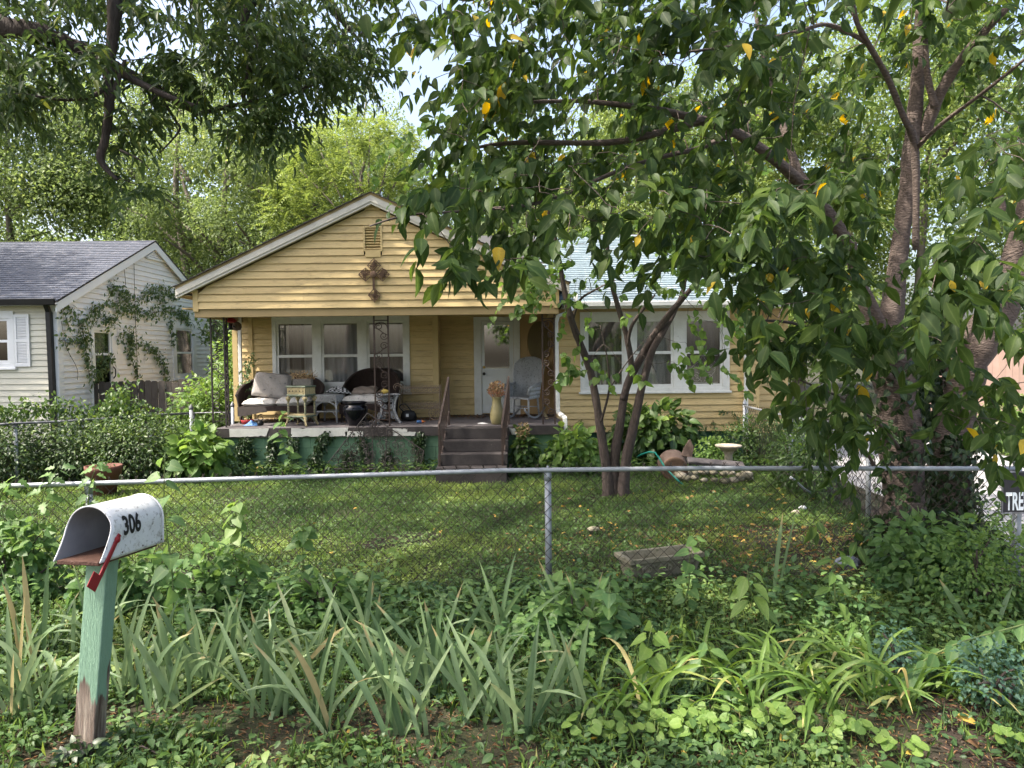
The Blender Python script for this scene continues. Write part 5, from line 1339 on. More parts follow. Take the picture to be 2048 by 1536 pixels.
# bird bath
p = PG(1457, 926, 0); Yb = 12.2
bbx = P(1457, 892, Yb); bt_ = thing('bird_bath', 'pale stone bird bath on a fluted pedestal by the right downspout', 'bird bath', (bbx.x, Yb, 0))
z1 = bbx.z
MB().lathe([(.10, 0), (.13, 0), (.12, .05), (.07, .10), (.065, z1 - .14), (.09, z1 - .10), (.10, z1 - .08)], (bbx.x, Yb, 0), 20).build('pedestal', m_stone, bt_, smooth=True)
MB().lathe([(0, z1 - .08), (.12, z1 - .08), (.15, z1 - .04), (.21, z1 - .015), (.225, z1 + .005), (.215, z1 + .018), (.14, z1 + .012), (.10, z1 - .02), (0, z1 - .03)], (bbx.x, Yb, 0), 36).build('basin', m_stone, bt_, smooth=True)
# broken dark clay urn lying with its mouth to the street
p = P(1348, 915, 11.9)
ur = thing('clay_urn', 'broken dark clay urn lying with its round mouth to the street', 'urn', (p.x, 11.9, 0))
MB().lathe([(.20, 0), (.215, .02), (.20, .04), (.16, .06), (.22, .2), (.25, .35), (.2, .48)], (p.x - .02, 11.75, .19), 26, axis=(0.1, 1, .12)).build('urn_body', m_darkclay, ur, smooth=True)
MB().lathe([(.165, -.012), (.20, -.016), (.212, .0), (.20, .016), (.165, .012)], (p.x - .02, 11.74, .19), 30, axis=(.1, 1, .12)).build('urn_rim', m_rust, ur, smooth=True)
q = P(1374, 892, 11.95); mb = MB()
mb.add([(q.x - .10, 11.95, q.z - .16), (q.x + .08, 11.93, q.z - .20), (q.x + .115, 11.95, q.z - .02), (q.x + .06, 11.97, q.z + .11), (q.x + .03, 11.98, q.z + .09), (q.x - .05, 11.98, q.z - .04)], [tuple(range(6))]); mb.build('shard', m_darkclay, ur, solid=.03, bevel=.008)
# pond edged with stones, plank lying across
pc = P(1425, 925, 11.7); pd = thing('stone_ring', 'low ring of pale field stones around a small dry pond', 'stone ring', (pc.x, 11.6, 0))
for i in range(22):
    t = 2 * math.pi * i / 22; x = pc.x + .56 * math.cos(t); y = 11.6 + .32 * math.sin(t); r = rng.uniform(.055, .10)
    MB().lathe([(0, -r * .6), (r * .8, -r * .4), (r, 0), (r * .75, r * .5), (0, r * .7)], (x, y, .07 + rng.uniform(0, .06)), 9, jitter=.12, squash=.8).build('stone', m_plaster if i % 3 else m_stone, pd, smooth=True)
o = MB().bar(P(1375, 921, 11.35), P(1488, 931, 11.3), .19, .05, (0, -.3, 1)).build('old_board', mat('grey_old_board', (0.13, 0.115, 0.11), (0.07, 0.06, 0.06), 6, .9, .5, 20, (2, 12, 2)), None, bevel=.01); tag(o, 'weathered grey board lying over the stone ring', 'board')
# teal hose
h0 = PG(1270, 938); pts = []
for i in range(70): t = i / 69 * 6.28 * 3.2; pts.append((h0.x + (.22 + .02 * i / 69) * math.cos(t) + .05, h0.y + .55 + .2 * math.sin(t), .03 + .012 * i / 20))
e1, e2 = P(1310, 905, 12.2), P(1330, 935, 11.6)
hs2 = MB().tube(spline(pts + [tuple(P(1285, 908, 12.4)), tuple(e1), tuple(e2), (e2.x + .2, 11.2, .03)], 2), .016, 6).build('garden_hose', m_hose, None, smooth=True)
tag(hs2, 'coiled teal garden hose behind the small multi stemmed tree', 'hose')
# cast concrete trough
a, b = PG(1262, 1168), PG(1400, 1150)
tc0 = thing('planter_trough', 'mossy cast concrete planter trough with scroll relief standing in the lawn', 'planter', tuple((a + b) / 2))
d = (b - a); L_ = d.length + .0; d.normalize(); nn = Vector((-d.y, d.x, 0)); ctr = (a + b) / 2 + nn * .12
H_ = .225
def tq(s, w, z): return ctr + d * s + nn * w + Vector((0, 0, z))
mb = MB(); hl = L_ / 2
def ring(l, w, z): return [tq(-l, -w, z), tq(l, -w, z), tq(l, w, z), tq(-l, w, z)]
rings = [ring(hl * .9, .10, 0), ring(hl, .14, H_ - .05), ring(hl + .03, .16, H_ - .045), ring(hl + .03, .16, H_), ring(hl - .02, .12, H_), ring(hl - .06, .09, .12)]
for r_i in rings: mb.v += [tuple(x) for x in r_i]
for i in range(5):
    for k in range(4): mb.f.append((i * 4 + k, i * 4 + (k + 1) % 4, i * 4 + 4 + (k + 1) % 4, i * 4 + 4 + k)); mb.m.append(0)
mb.f.append((20, 21, 22, 23)); mb.m.append(0)
mb.build('trough', m_plaster, tc0, bevel=.008)
mb = MB()
for s in (-.13, .0, .13):
    for sg in (-1, 1):
        pts = [tq(s * 1.6 + sg * (.06 * (1 - .75 * t) * math.cos(t * 8) + .02), -.125 - .008, .12 + .055 * (1 - .75 * t) * math.sin(t * 8)) for t in np.linspace(0, 1, 16)]
        mb.tube(pts, .010, 5)
mb.build('scroll_relief', m_plaster, tc0, smooth=True)
# rock and litter
def rock(name, label, c, r, m, cat, sq=.7):
    v = []; mb = MB(); mb.lathe([(0, -r * .5), (r * .7, -r * .4), (r, 0), (r * .85, r * .3), (r * .4, r * .55), (0, r * .6)], (0, 0, 0), 11, jitter=.16, squash=sq)
    mb.v = [tuple(np.array(q) * (1 + rng.normal(0, .05))) for q in mb.v]
    o = mb.build(name, m, None); o.location = c; return tag(o, label, cat)
p = PG(1697, 1137); rock('rock', 'jagged blue grey rock at the foot of the cherry trunk', (p.x, p.y, .05), .12, m_rockb, 'rock')
p = PG(1606, 1022); rock('paper_litter', 'crumpled white paper litter at the edge of the lawn', (p.x, p.y, .04), .052, m_paper, 'litter')
p = PG(1593, 1030); rock('stone', 'small pale stone beside the crumpled paper litter', (p.x, p.y, .03), .06, m_stone, 'stone')
p = PG(1187, 1068); rock('stone', 'small grey pointed stone out in the middle of the lawn', (p.x, p.y, .05), .07, m_plaster, 'stone')
a, b = P(1582, 955, 8.6), PG(1628, 990)
o = MB().tube([a, (a + b) / 2 + Vector((0, 0, -.02)), b], .018, 8).build('loose_pipe', m_galv, None); tag(o, 'loose grey pipe slanting to the ground behind the front fence', 'pipe')
# debris on the porch floor
n = 900; b = np.c_[rng.uniform(-4.9, .7, n), 15.0 - np.abs(rng.normal(0, .35, n)), np.full(n, FLOOR + .012)]; b[b[:, 0] < -1.5, 1] -= .5
tag(leaves('porch_litter', T_DIA, b, rnd(n) * (1, 1, .1), rnd(n, .3) + (0, 0, 1), rng.uniform(.03, .07, n), .03, rng.uniform(0, .45, n), l_fall), 'scatter of dry brown leaves along the porch wall', None, None, 'stuff')
# ------------------------------------------------------------------ trees
def infront(p, m=20):
    u, v, k = px(p); return k > .3 and -m < u < 2048 + m and -m < v < 1536 + m
def crown_sprays(tips, toward, nleaf, tw, ll, lw, droop):
    """alternate leaves along short drooping twigs; returns arrays"""
    n = len(tips)
    d = unit(np.asarray(toward) + rnd(n, .55)); d[:, 2] -= .1
    A, D, N, L, W = [], [], [], [], []
    for i in range(n):
        side = unit(np.cross(d[i], (0, 0, 1)) + rng.normal(0, .1, 3))
        for j in range(nleaf):
            t = (j + rng.uniform(0, .8)) / nleaf
            pos = tips[i] + d[i] * tw * t + np.array((0, 0, -droop * t * t * tw))
            sg = 1 if j % 2 else -1
            A.append(pos); D.append(d[i] * .35 + side * sg * .55 + rng.normal(0, .3, 3) + np.array((0, 0, -droop - .25)))
            N.append(np.array((0, -.25, .8)) + rng.normal(0, .6, 3))
            L.append(ll * rng.uniform(.5, 1.3))
    L = np.array(L); return np.array(A), unit(np.array(D)), np.array(N), L, L * lw * rng.uniform(.85, 1.1, len(L))
def split_leaves(tm, A, D, N, L, W, tint, m, parent, nsing, dense=None):
    """the leaves that show largest become objects, the rest one crown mesh"""
    sc_ = np.array([(l / px(a)[2] if infront(a, -10) else 0) for a, l in zip(A, L)])
    o = np.argsort(-sc_); big = o[:nsing]; rest = o[nsing:]
    single_leaves(tm, A[big], D[big], N[big], L[big], W[big], tint[big], m, parent)
    if len(rest): tag(leaves('crown', tm, A[rest], D[rest], N[rest], L[rest], W[rest], tint[rest], m, parent), kind='stuff')

# ---- big cherry on the right
CY = 7.1
ct = thing('cherry_tree', 'large cherry tree with two leaning ivy clad trunks behind the fence on the right', 'tree', tuple(PG(1830, 1140)))
def L_(pts): return [P(u, v, y) for u, v, y in pts]
limbsA = [
    (L_([(1815, 1185, 7.1), (1808, 1060, 7.1), (1803, 960, 7.1), (1800, 860, 7.1), (1788, 740, 7.1), (1768, 665, 7.1)]), [.30, .20, .19, .185, .18, .17]),
    (L_([(1775, 690, 7.1), (1787, 600, 7.15), (1800, 480, 7.2), (1816, 380, 7.2), (1823, 290, 7.2), (1836, 140, 7.2), (1842, 30, 7.2), (1850, -150, 7.2)]), [.15, .12, .095, .09, .085, .075, .065, .05]),
    (L_([(1765, 680, 7.1), (1725, 580, 7.0), (1690, 480, 6.9), (1640, 410, 6.7), (1580, 345, 6.5), (1480, 270, 6.2), (1390, 236, 5.9)]), [.13, .085, .075, .07, .06, .05, .042]),
    (L_([(1390, 236, 5.9), (1300, 218, 5.7), (1170, 203, 5.5), (1050, 204, 5.3)]), [.045, .03, .02, .012]),
    (L_([(1400, 240, 5.9), (1330, 262, 5.8), (1220, 285, 5.7), (1030, 285, 5.5), (930, 300, 5.4)]), [.045, .035, .028, .02, .01]),
    (L_([(1650, 420, 6.8), (1600, 350, 7.0), (1572, 270, 7.2), (1530, 130, 7.5), (1500, -40, 7.8)]), [.06, .05, .04, .03, .015]),
    (L_([(1470, 265, 6.2), (1400, 296, 6.1), (1340, 310, 6.0), (1240, 340, 5.8), (1100, 400, 5.4), (960, 420, 4.9), (820, 430, 4.4), (740, 452, 4.1)]), [.03, .025, .022, .02, .016, .012, .008, .005]),
    (L_([(1832, 500, 7.0), (1830, 300, 6.9), (1805, 230, 6.7), (1775, 155, 6.5), (1738, 90, 6.3), (1712, 40, 6.1), (1700, -40, 6.0)]), [.035, .04, .032, .03, .028, .025, .018]),
    (L_([(1735, 85, 6.3), (1660, 50, 6.0), (1600, 62, 5.8), (1480, 90, 5.5), (1320, 110, 5.2)]), [.025, .02, .018, .014, .008]),
    (L_([(1845, 275, 7.2), (1872, 205, 7.1), (1900, 150, 7.0), (1950, 85, 6.8), (2020, 10, 6.6)]), [.075, .065, .055, .045, .03]),
    (L_([(1870, 215, 7.0), (1855, 150, 7.0), (1850, 80, 7.0)]), [.04, .035, .025]),
    (L_([(1835, 295, 6.9), (1880, 250, 6.5), (1960, 190, 6.0), (2048, 120, 5.5), (2120, 60, 5.0)]), [.025, .022, .018, .014, .01]),
    (L_([(1880, 720, 7.0), (1940, 600, 6.6), (2010, 520, 6.2)]), [.03, .022, .015]),
    (L_([(1790, 760, 7.0), (1700, 700, 6.5), (1600, 650, 6.0), (1500, 640, 5.6)]), [.04, .025, .016, .009]),
    (L_([(1800, 900, 7.0), (1760, 850, 6.6), (1690, 800, 6.2), (1600, 760, 5.8)]), [.03, .02, .014, .008]),
    (L_([(1760, 950, 7.0), (1730, 900, 6.9), (1700, 860, 6.8), (1675, 820, 6.7)]), [.02, .018, .014, .01]),
]
limbsB = [
    (L_([(1905, 1150, 7.4), (1900, 1040, 7.4), (1897, 940, 7.4), (1905, 850, 7.4), (1935, 740, 7.3), (1985, 640, 7.2), (2035, 530, 7.1), (2075, 400, 7.0), (2110, 200, 6.9)]), [.26, .2, .19, .19, .18, .175, .165, .14, .12]),
    (L_([(2040, 520, 7.1), (2010, 440, 7.2), (1995, 380, 7.3)]), [.05, .045, .035]),
]
limbsA = [limbsA[0]] + [(p, [r * .84 for r in rr]) for p, rr in limbsA[1:]]
limbs_mesh(limbsA, m_bark, ct, 'trunk', 14)
limbs_mesh(limbsB, m_bark, ct, 'trunk', 14)
regs = [  # outline in the photograph, near and far distance, number of sprays
    ([(770, 20), (900, 0), (1100, -40), (1100, 250), (900, 300), (830, 160)], 4.6, 6.8, 60),
    ([(1040, -80), (1700, -80), (1700, 160), (1500, 220), (1040, 230)], 4.6, 5.8, 100),
    ([(1040, -80), (2100, -80), (2100, 200), (1040, 260)], 6.4, 9.4, 300),
    ([(960, 200), (1500, 260), (1560, 420), (1300, 420), (1000, 430), (880, 330)], 5.9, 8.8, 150),
    ([(940, 60), (1100, 60), (1100, 400), (880, 380)], 4.6, 5.6, 20),
    ([(1480, 180), (2080, 150), (2080, 460), (1560, 460)], 7.4, 9.6, 120),
    ([(760, 420), (900, 410), (1020, 380), (1060, 450), (900, 450)], 4.1, 4.6, 11),
    ([(960, 400), (1250, 400), (1240, 520), (1080, 560), (980, 540)], 4.3, 5.4, 30),
    ([(1050, 370), (1480, 370), (1480, 540), (1080, 540)], 4.5, 6.2, 36),
    ([(1080, 150), (1640, 150), (1660, 330), (1300, 340), (1060, 300)], 4.7, 5.7, 26),
    ([(900, 560), (1060, 560), (1060, 590), (920, 600)], 4.2, 4.6, 7),
    ([(1240, 450), (1500, 440), (1500, 590), (1250, 570)], 4.4, 5.8, 36),
    ([(1520, 400), (1760, 400), (1780, 470), (1540, 480)], 4.2, 5.0, 20),
    ([(1480, 540), (1720, 520), (1740, 640), (1520, 640)], 4.8, 6.4, 40),
    ([(1480, 640), (1700, 650), (1900, 720), (1880, 760), (1560, 760)], 4.4, 5.8, 30),
    ([(1840, 520), (1980, 520), (1960, 700), (1840, 680)], 4.2, 6.0, 30),
    ([(1920, 330), (2100, 330), (2100, 560), (1960, 520)], 4.6, 6.4, 22),
    ([(1980, 560), (2100, 540), (2100, 800), (2000, 800)], 4.6, 6.4, 14),
    ([(1560, 760), (1740, 780), (1760, 930), (1640, 940), (1590, 840)], 5.2, 6.6, 24),
    ([(1860, 780), (2060, 780), (2070, 930), (1900, 950)], 4.6, 6.2, 22),
    ([(1660, 940), (1780, 940), (1770, 1020), (1640, 1020)], 5.9, 6.3, 5),
    ([(1480, 730), (1580, 720), (1620, 800), (1540, 820)], 5.0, 5.8, 7),
    ([(1850, 20), (2100, -60), (2100, 90), (1900, 80)], 2.1, 2.6, 7),
]
tips = []
for poly, y0, y1, n in regs:
    for (u, v) in inpoly(poly, n): tips.append(P(u, v - 60, rng.uniform(y0, y1)))
shade_tips = ellipsoid((2.6, 5.6, 7.2), (4.4, 3.4, 1.9), 230, 2.5)  # upper crown out of view, added for the shade it casts
tips = np.array(tips); alltips = np.vstack([tips, shade_tips])
ctr = np.array((4.4, 7.2, 4.2)); tow = unit(alltips - ctr) * (1, 1, .35)
grow(limbsA + limbsB[:1] + [([P(1842, 30, 7.2), Vector((3.6, 6.4, 6.6)), Vector((2.6, 5.4, 7.6))], [.06, .05, .03])], alltips, m_bark, ct, .0032, .022, .06, 'branch', 4)
A, D, N, L, W = crown_sprays(alltips, tow, 13, .42, .14, .48, .34)
tint = np.clip(rng.beta(2, 2.6, len(A)) * .9, 0, .88); yl = rng.uniform(size=len(A)) < .013; tint[yl] = rng.uniform(.95, 1, yl.sum())
k_ = sunlit(A); A, D, N, L, W, tint = A[k_], D[k_], N[k_], L[k_], W[k_], tint[k_]
split_leaves(T_OVAL, A, D, N, L, W, tint, l_cherry, ct, 300)
# ivy on the trunks
def ivy_on(limb, n, rad, t0, t1, parent, mt, ll=.06):
    sp = spline(limb[0], 8); rl = lerp_list(limb[1], len(sp)); A, D, N = [], [], []
    for i in range(n):
        k = rng.uniform(t0, t1) * (len(sp) - 1); j = int(k); c = sp[j].lerp(sp[min(j + 1, len(sp) - 1)], k - j)
        a = rng.uniform(math.pi * .9, math.pi * 2.35); o = Vector((math.cos(a), math.sin(a), 0))
        A.append(c + o * (rl[j] * 1.03 + abs(rng.normal(0, rad)))); N.append(o + Vector(rng.normal(0, .35, 3))); D.append((rng.normal(0, .5), rng.normal(0, .3), -1))
    return A, D, N
A, D, N = [], [], []
for lb, n, r, t0, t1 in ((limbsA[0], 420, .05, .0, .62), (limbsB[0], 900, .06, .0, .36), (limbsA[0], 160, .04, .6, 1)):
    a, d, nn_ = ivy_on(lb, n, r, t0, t1, ct, l_ivy); A += a; D += d; N += nn_
b = ellipsoid((P(1865, 760, 7.3).x, 7.45, P(1865, 720, 7.3).z), (.22, .2, .75), 900, 3); A += list(map(tuple, b)); D += list(map(tuple, rnd(len(b), .4) + (0, 0, -1))); N += list(map(tuple, rnd(len(b), .5) + (0, -1, .2)))
b = ellipsoid((P(1850, 1060, 7.0).x, 7.0, .2), (.8, .35, .36), 1000, 3); A += list(map(tuple, b)); D += list(map(tuple, rnd(len(b), .4) + (0, 0, -1))); N += list(map(tuple, rnd(len(b), .5) + (0, -1, .4)))
n = len(A)
iv = leaves('ivy', T_HEART, np.array(A), np.array(D), np.array(N), rng.uniform(.05, .085, n), rng.uniform(.045, .075, n), rng.uniform(0, 1, n), l_ivy)
tag(iv, 'dark ivy climbing round both cherry trunks', 'ivy', None, 'stuff')

# ---- small multi stemmed redbud on the lawn
rbp = PG(1230, 993); RY = rbp.y
rb = thing('redbud_tree', 'slender redbud tree with several dark stems from one base on the lawn', 'tree', tuple(rbp))
Lr = lambda pts: [P(u, v, RY + dy) for u, v, dy in pts]
rl_ = [
    (Lr([(1218, 1002, 0), (1213, 940, 0), (1200, 850, 0), (1185, 760, 0), (1165, 700, -.1), (1143, 640, -.2), (1125, 560, -.2), (1112, 480, -.3), (1090, 400, -.4)]), [.16, .11, .085, .08, .075, .07, .05, .035, .02]),
    (Lr([(1232, 1002, .05), (1228, 930, .05), (1240, 850, .05), (1255, 770, .1), (1290, 700, .1), (1330, 640, 0), (1380, 580, -.2), (1440, 500, -.3)]), [.15, .115, .09, .085, .08, .075, .05, .025]),
    (Lr([(1245, 1002, -.03), (1250, 930, -.03), (1268, 850, -.03), (1285, 770, 0), (1305, 700, 0), (1345, 630, .1), (1370, 560, .2), (1360, 440, .3)]), [.15, .11, .095, .085, .075, .06, .04, .02]),
    (Lr([(1246, 800, .05), (1262, 740, 0), (1255, 680, -.1), (1238, 620, -.2), (1222, 560, -.3), (1215, 470, -.4), (1230, 380, -.4)]), [.07, .065, .06, .055, .045, .03, .015]),
    (Lr([(1256, 690, -.1), (1262, 655, -.2), (1285, 620, -.3), (1310, 590, -.5)]), [.035, .03, .024, .012]),
    (Lr([(1145, 640, -.2), (1160, 600, -.3), (1190, 580, -.5), (1230, 560, -.7)]), [.025, .02, .014, .008]),
    (Lr([(1200, 850, 0), (1218, 780, -.3), (1215, 720, -.5), (1200, 650, -.6)]), [.025, .016, .012, .006]),
    (Lr([(1218, 780, -.3), (1250, 730, -.5), (1290, 680, -.7)]), [.012, .009, .005]),
]
rl_ = [(p, [r * (.68 if r > .03 else .9) for r in rr]) for p, rr in rl_]
limbs_mesh(rl_, m_barkr, rb, 'trunk', 12, .035)
tips = []
for poly, y0, y1, n in (([(940, 300), (1120, 250), (1250, 400), (1150, 560), (1000, 560)], 9.4, 11.2, 42), ([(1150, 300), (1500, 280), (1540, 560), (1200, 580)], 9.5, 11.6, 70),
                        ([(1020, 560), (1120, 560), (1120, 610), (1040, 620)], 9.8, 10.4, 10), ([(1120, 570), (1260, 570), (1260, 640), (1150, 640)], 9.7, 10.4, 10),
                        ([(1170, 650), (1260, 660), (1270, 760), (1170, 750)], 9.5, 10.1, 8), ([(1130, 715), (1160, 715), (1160, 740), (1130, 740)], 9.8, 10.0, 3), ([(1290, 640), (1440, 600), (1460, 740), (1310, 760)], 9.6, 10.5, 14),
                        ([(760, 280), (960, 180), (1000, 420), (850, 400)], 9.0, 11.0, 26), ([(1120, 440), (1480, 420), (1480, 590), (1150, 590)], 9.5, 10.6, 34)):
    for (u, v) in inpoly(poly, n): tips.append(P(u, v, rng.uniform(y0, y1)))
tips = np.array(tips)
grow(rl_, tips, m_barkr, rb, .003, .014, .05, 'branch', 4)
A, D, N, L, W = crown_sprays(tips, unit(tips - np.array((rbp.x, RY, 3.6))) * (1, 1, .2), 11, .5, .105, .95, .35)
k_ = sunlit(A); A, D, N, L, W = A[k_], D[k_], N[k_], L[k_], W[k_]
split_leaves(T_HEART, A, D, N + (0, -.2, .3), L, W, rng.uniform(0, 1, len(A)), l_red, rb, 220)

# ---- overhanging ash at the upper left
ash = thing('ash_tree', 'ash tree reaching in from the left with dark limbs and feathery leaves', 'tree', (-5.6, 4.4, 0))
al = [
    ([Vector((-5.6, 4.4, -.1)), Vector((-5.5, 4.45, 2.0)), Vector((-5.2, 4.6, 4.2)), Vector((-4.6, 4.9, 6.0)), Vector((-3.6, 5.2, 7.4))], [.32, .26, .22, .17, .10]),
    ([Vector((-5.0, 4.7, 5.0)), Vector((-5.6, 6.4, 8.2)), Vector((-6.2, 8.6, 11.2)), Vector((-6.6, 10, 13.6))], [.2, .16, .11, .05]),
    ([Vector((-4.8, 4.7, 5.4)), Vector((-4.8, 3.2, 7.6)), Vector((-4.6, 1.2, 9.4)), Vector((-3.6, -.5, 10.4))], [.16, .12, .08, .03]),
    ([Vector((-5.3, 4.55, 3.6)), P(-120, 20, 5.0), P(0, 52, 5.0), P(70, 64, 5.0), P(130, 85, 5.1), P(190, 112, 5.2), P(240, 142, 5.3), P(310, 176, 5.4), P(350, 200, 5.5), P(398, 228, 5.6)], [.16, .09, .07, .06, .055, .05, .045, .04, .034, .02]),
    ([Vector((-4.4, 4.95, 6.2)), P(120, -520, 5.0), P(215, -250, 5.0), P(232, -80, 5.0), P(228, 30, 5.0), P(224, 90, 5.0), P(216, 165, 5.0), P(218, 215, 5.0), P(210, 280, 5.0), P(202, 322, 5.0), P(235, 360, 5.0)], [.10, .07, .055, .046, .042, .036, .033, .03, .028, .025, .008]),
    ([P(190, 112, 5.2), P(250, 150, 5.1), P(330, 190, 5.0), P(392, 212, 5.0)], [.03, .025, .02, .012]),
    ([P(216, 165, 5.0), P(190, 190, 4.9), P(130, 200, 4.8), P(60, 190, 4.7)], [.018, .014, .01, .006]),
    ([P(218, 215, 5.0), P(240, 150, 5.0), P(250, 120, 5.0)], [.02, .016, .01]),
    ([P(310, 176, 5.4), P(350, 240, 5.3), P(358, 262, 5.2), P(320, 305, 5.2)], [.014, .010, .008, .004]),
    ([Vector((-3.6, 5.2, 7.2)), P(470, -120, 5.5), P(490, 40, 5.5), P(498, 150, 5.5), P(488, 200, 5.5), P(540, 270, 5.4), P(560, 300, 5.4)], [.09, .05, .035, .025, .014, .008, .004]),
    ([P(398, 228, 5.6), P(480, 208, 5.5), P(560, 190, 5.6), P(660, 160, 5.7)], [.018, .014, .011, .006]),
    ([Vector((-3.4, 5.2, 7.2)), P(600, -60, 5.8), P(700, 60, 5.9), P(760, 130, 6.0)], [.05, .03, .016, .006]),
    ([P(240, 300, 5.0), P(280, 320, 5.0), P(300, 340, 5.0)], [.008, .006, .003]),
]
limbs_mesh(al, m_barka, ash, 'trunk', 10, .06)
tips = []
for poly, y0, y1, n in (([(-40, -60), (760, -60), (770, 60), (560, 150), (300, 60), (-40, 40)], 4.6, 6.4, 190), ([(-20, 30), (180, 60), (210, 180), (80, 190), (-20, 230)], 4.5, 5.6, 46),
                        ([(380, 90), (740, 60), (772, 140), (700, 200), (600, 230), (440, 190)], 4.9, 6.3, 95), ([(440, 180), (620, 210), (580, 290), (470, 330), (440, 250)], 5.0, 5.8, 34),
                        ([(230, 130), (420, 130), (420, 200), (260, 230)], 5.0, 5.7, 22), ([(130, 190), (290, 230), (330, 290), (180, 320), (120, 250)], 4.8, 5.4, 16),
                        ([(200, 340), (300, 390), (270, 430), (200, 370)], 5.0, 5.2, 5), ([(-20, 180), (60, 200), (50, 260), (-20, 240)], 4.6, 5.2, 12)):
    for (u, v) in inpoly(poly, n): tips.append(P(u, v - 20, rng.uniform(y0, y1)))
vis = len(tips)
ash_shade_tips = np.vstack([ellipsoid((-4.2, 4.6, 7.6), (4.2, 3.6, 1.8), 330, 2.4), ellipsoid((-4.6, 1.2, 9.6), (5, 4, 1.8), 190, 2.4), ellipsoid((-6.5, 9.6, 12.6), (5.4, 3.9, 3.2), 720, 2.4)])  # unseen crowns above the frame, added to shade house and garden
tips = np.vstack([np.array(tips), ash_shade_tips])
grow(al, tips, m_barka, ash, .0028, .016, .04, 'branch', 4)
A, D, N, L = [], [], [], []
for i, t in enumerate(tips):
    for q in range(3 if i < vis else 4):
        d = unit(rng.normal(0, .7, 3) + np.array((.35, -.1, -.25))); d[2] = min(d[2], .3)
        side = unit(np.cross(d, (0, 0, 1))); rl0 = rng.uniform(.17, .30)
        for j in range(9):
            s = (j // 2 + 1) / 5 * rl0 * (1 if i < vis else 1.6)
            pos = t + d * s + np.array((0, 0, -.45 * s * s / .3)) + rng.normal(0, .004, 3)
            sg = 0 if j == 8 else (1 if j % 2 else -1)
            A.append(pos); D.append(d * (.45 if sg else 1) + side * sg * .8 + np.array((0, 0, -.45)) + rng.normal(0, .16, 3)); N.append(np.array((0, 0, 1)) + rng.normal(0, .45, 3)); L.append(rng.uniform(.065, .105) * (1 if i < vis else 1.55))
A = np.array(A); D = np.array(D); N = np.array(N); L = np.array(L)
k_ = sunlit(A); A, D, N, L = A[k_], D[k_], N[k_], L[k_]
split_leaves(T_LANCE, A, D, N, L, L * .30, np.clip(rng.beta(2, 3, len(A)) + (rng.uniform(size=len(A)) < .03) * .5, 0, 1), l_ash, ash, 220)

# ---- background trees
def far_tree(label, x, y, h, rx, zc, rz, n, mt, ll=.15, seed=0, trunks=1, group='trees behind the houses', lean=0, name='broadleaf_tree', clumps=26, bm=None):
    t = thing(name, label, 'tree', (x, y, 0), group)
    limbs = []
    for k in range(trunks):
        ox = (k - (trunks - 1) / 2) * .9
        pts = [Vector((x + ox * .4, y, -.1)), Vector((x + ox + lean * .3 + rng.normal(0, .15), y, h * .3)), Vector((x + ox * 1.6 + lean * .7 + rng.normal(0, .3), y, h * .6)), Vector((x + ox * 2 + lean, y, h * .92))]
        limbs.append((pts, [.2 + h * .008, .15, .10, .03]))
        for b in range(5):
            f = rng.uniform(.3, .75); a = rng.uniform(0, 6.28); p0 = Vector(pts[0]).lerp(pts[3], f); ln = rx * rng.uniform(.5, .9)
            limbs.append(([p0, p0 + Vector((math.cos(a) * ln * .5, math.sin(a) * ln * .5, ln * .45)), p0 + Vector((math.cos(a) * ln, math.sin(a) * ln, ln * .7))], [.09, .06, .02]))
    limbs_mesh(limbs, bm or m_barkb, t, 'trunk', 7)
    cl_ = ellipsoid((x + lean * .6, y, zc), (rx * .86, rx * .8, rz * .88), clumps, 3.2)
    cr_ = rng.uniform(.75, 1.6, len(cl_)) * rx * .36
    k = rng.integers(0, len(cl_), n)
    u = unit(rng.normal(size=(n, 3))); rr = rng.uniform(0, 1, (n, 1)) ** (1 / 2.6)
    A = cl_[k] + u * rr * cr_[k][:, None] * (1, 1, .72)
    A = A[A[:, 2] > .3]; n = len(A); u = u[:n]
    D = rnd(n, .7) + u * .4 + (0, 0, -.35); N = rnd(n, .6) + (0, 0, .8) + u * .5
    tint = np.clip(rng.normal(.42, .2, n) + (rng.normal(0, .14, len(cl_)))[k[:n]], 0, 1)
    sl_ = rng.uniform(.7, 1.3, n) * ll
    tag(leaves('crown', T_DIA, A, D, N, sl_, sl_ * .6, tint, mt, t, smooth=False), kind='stuff')
    return t
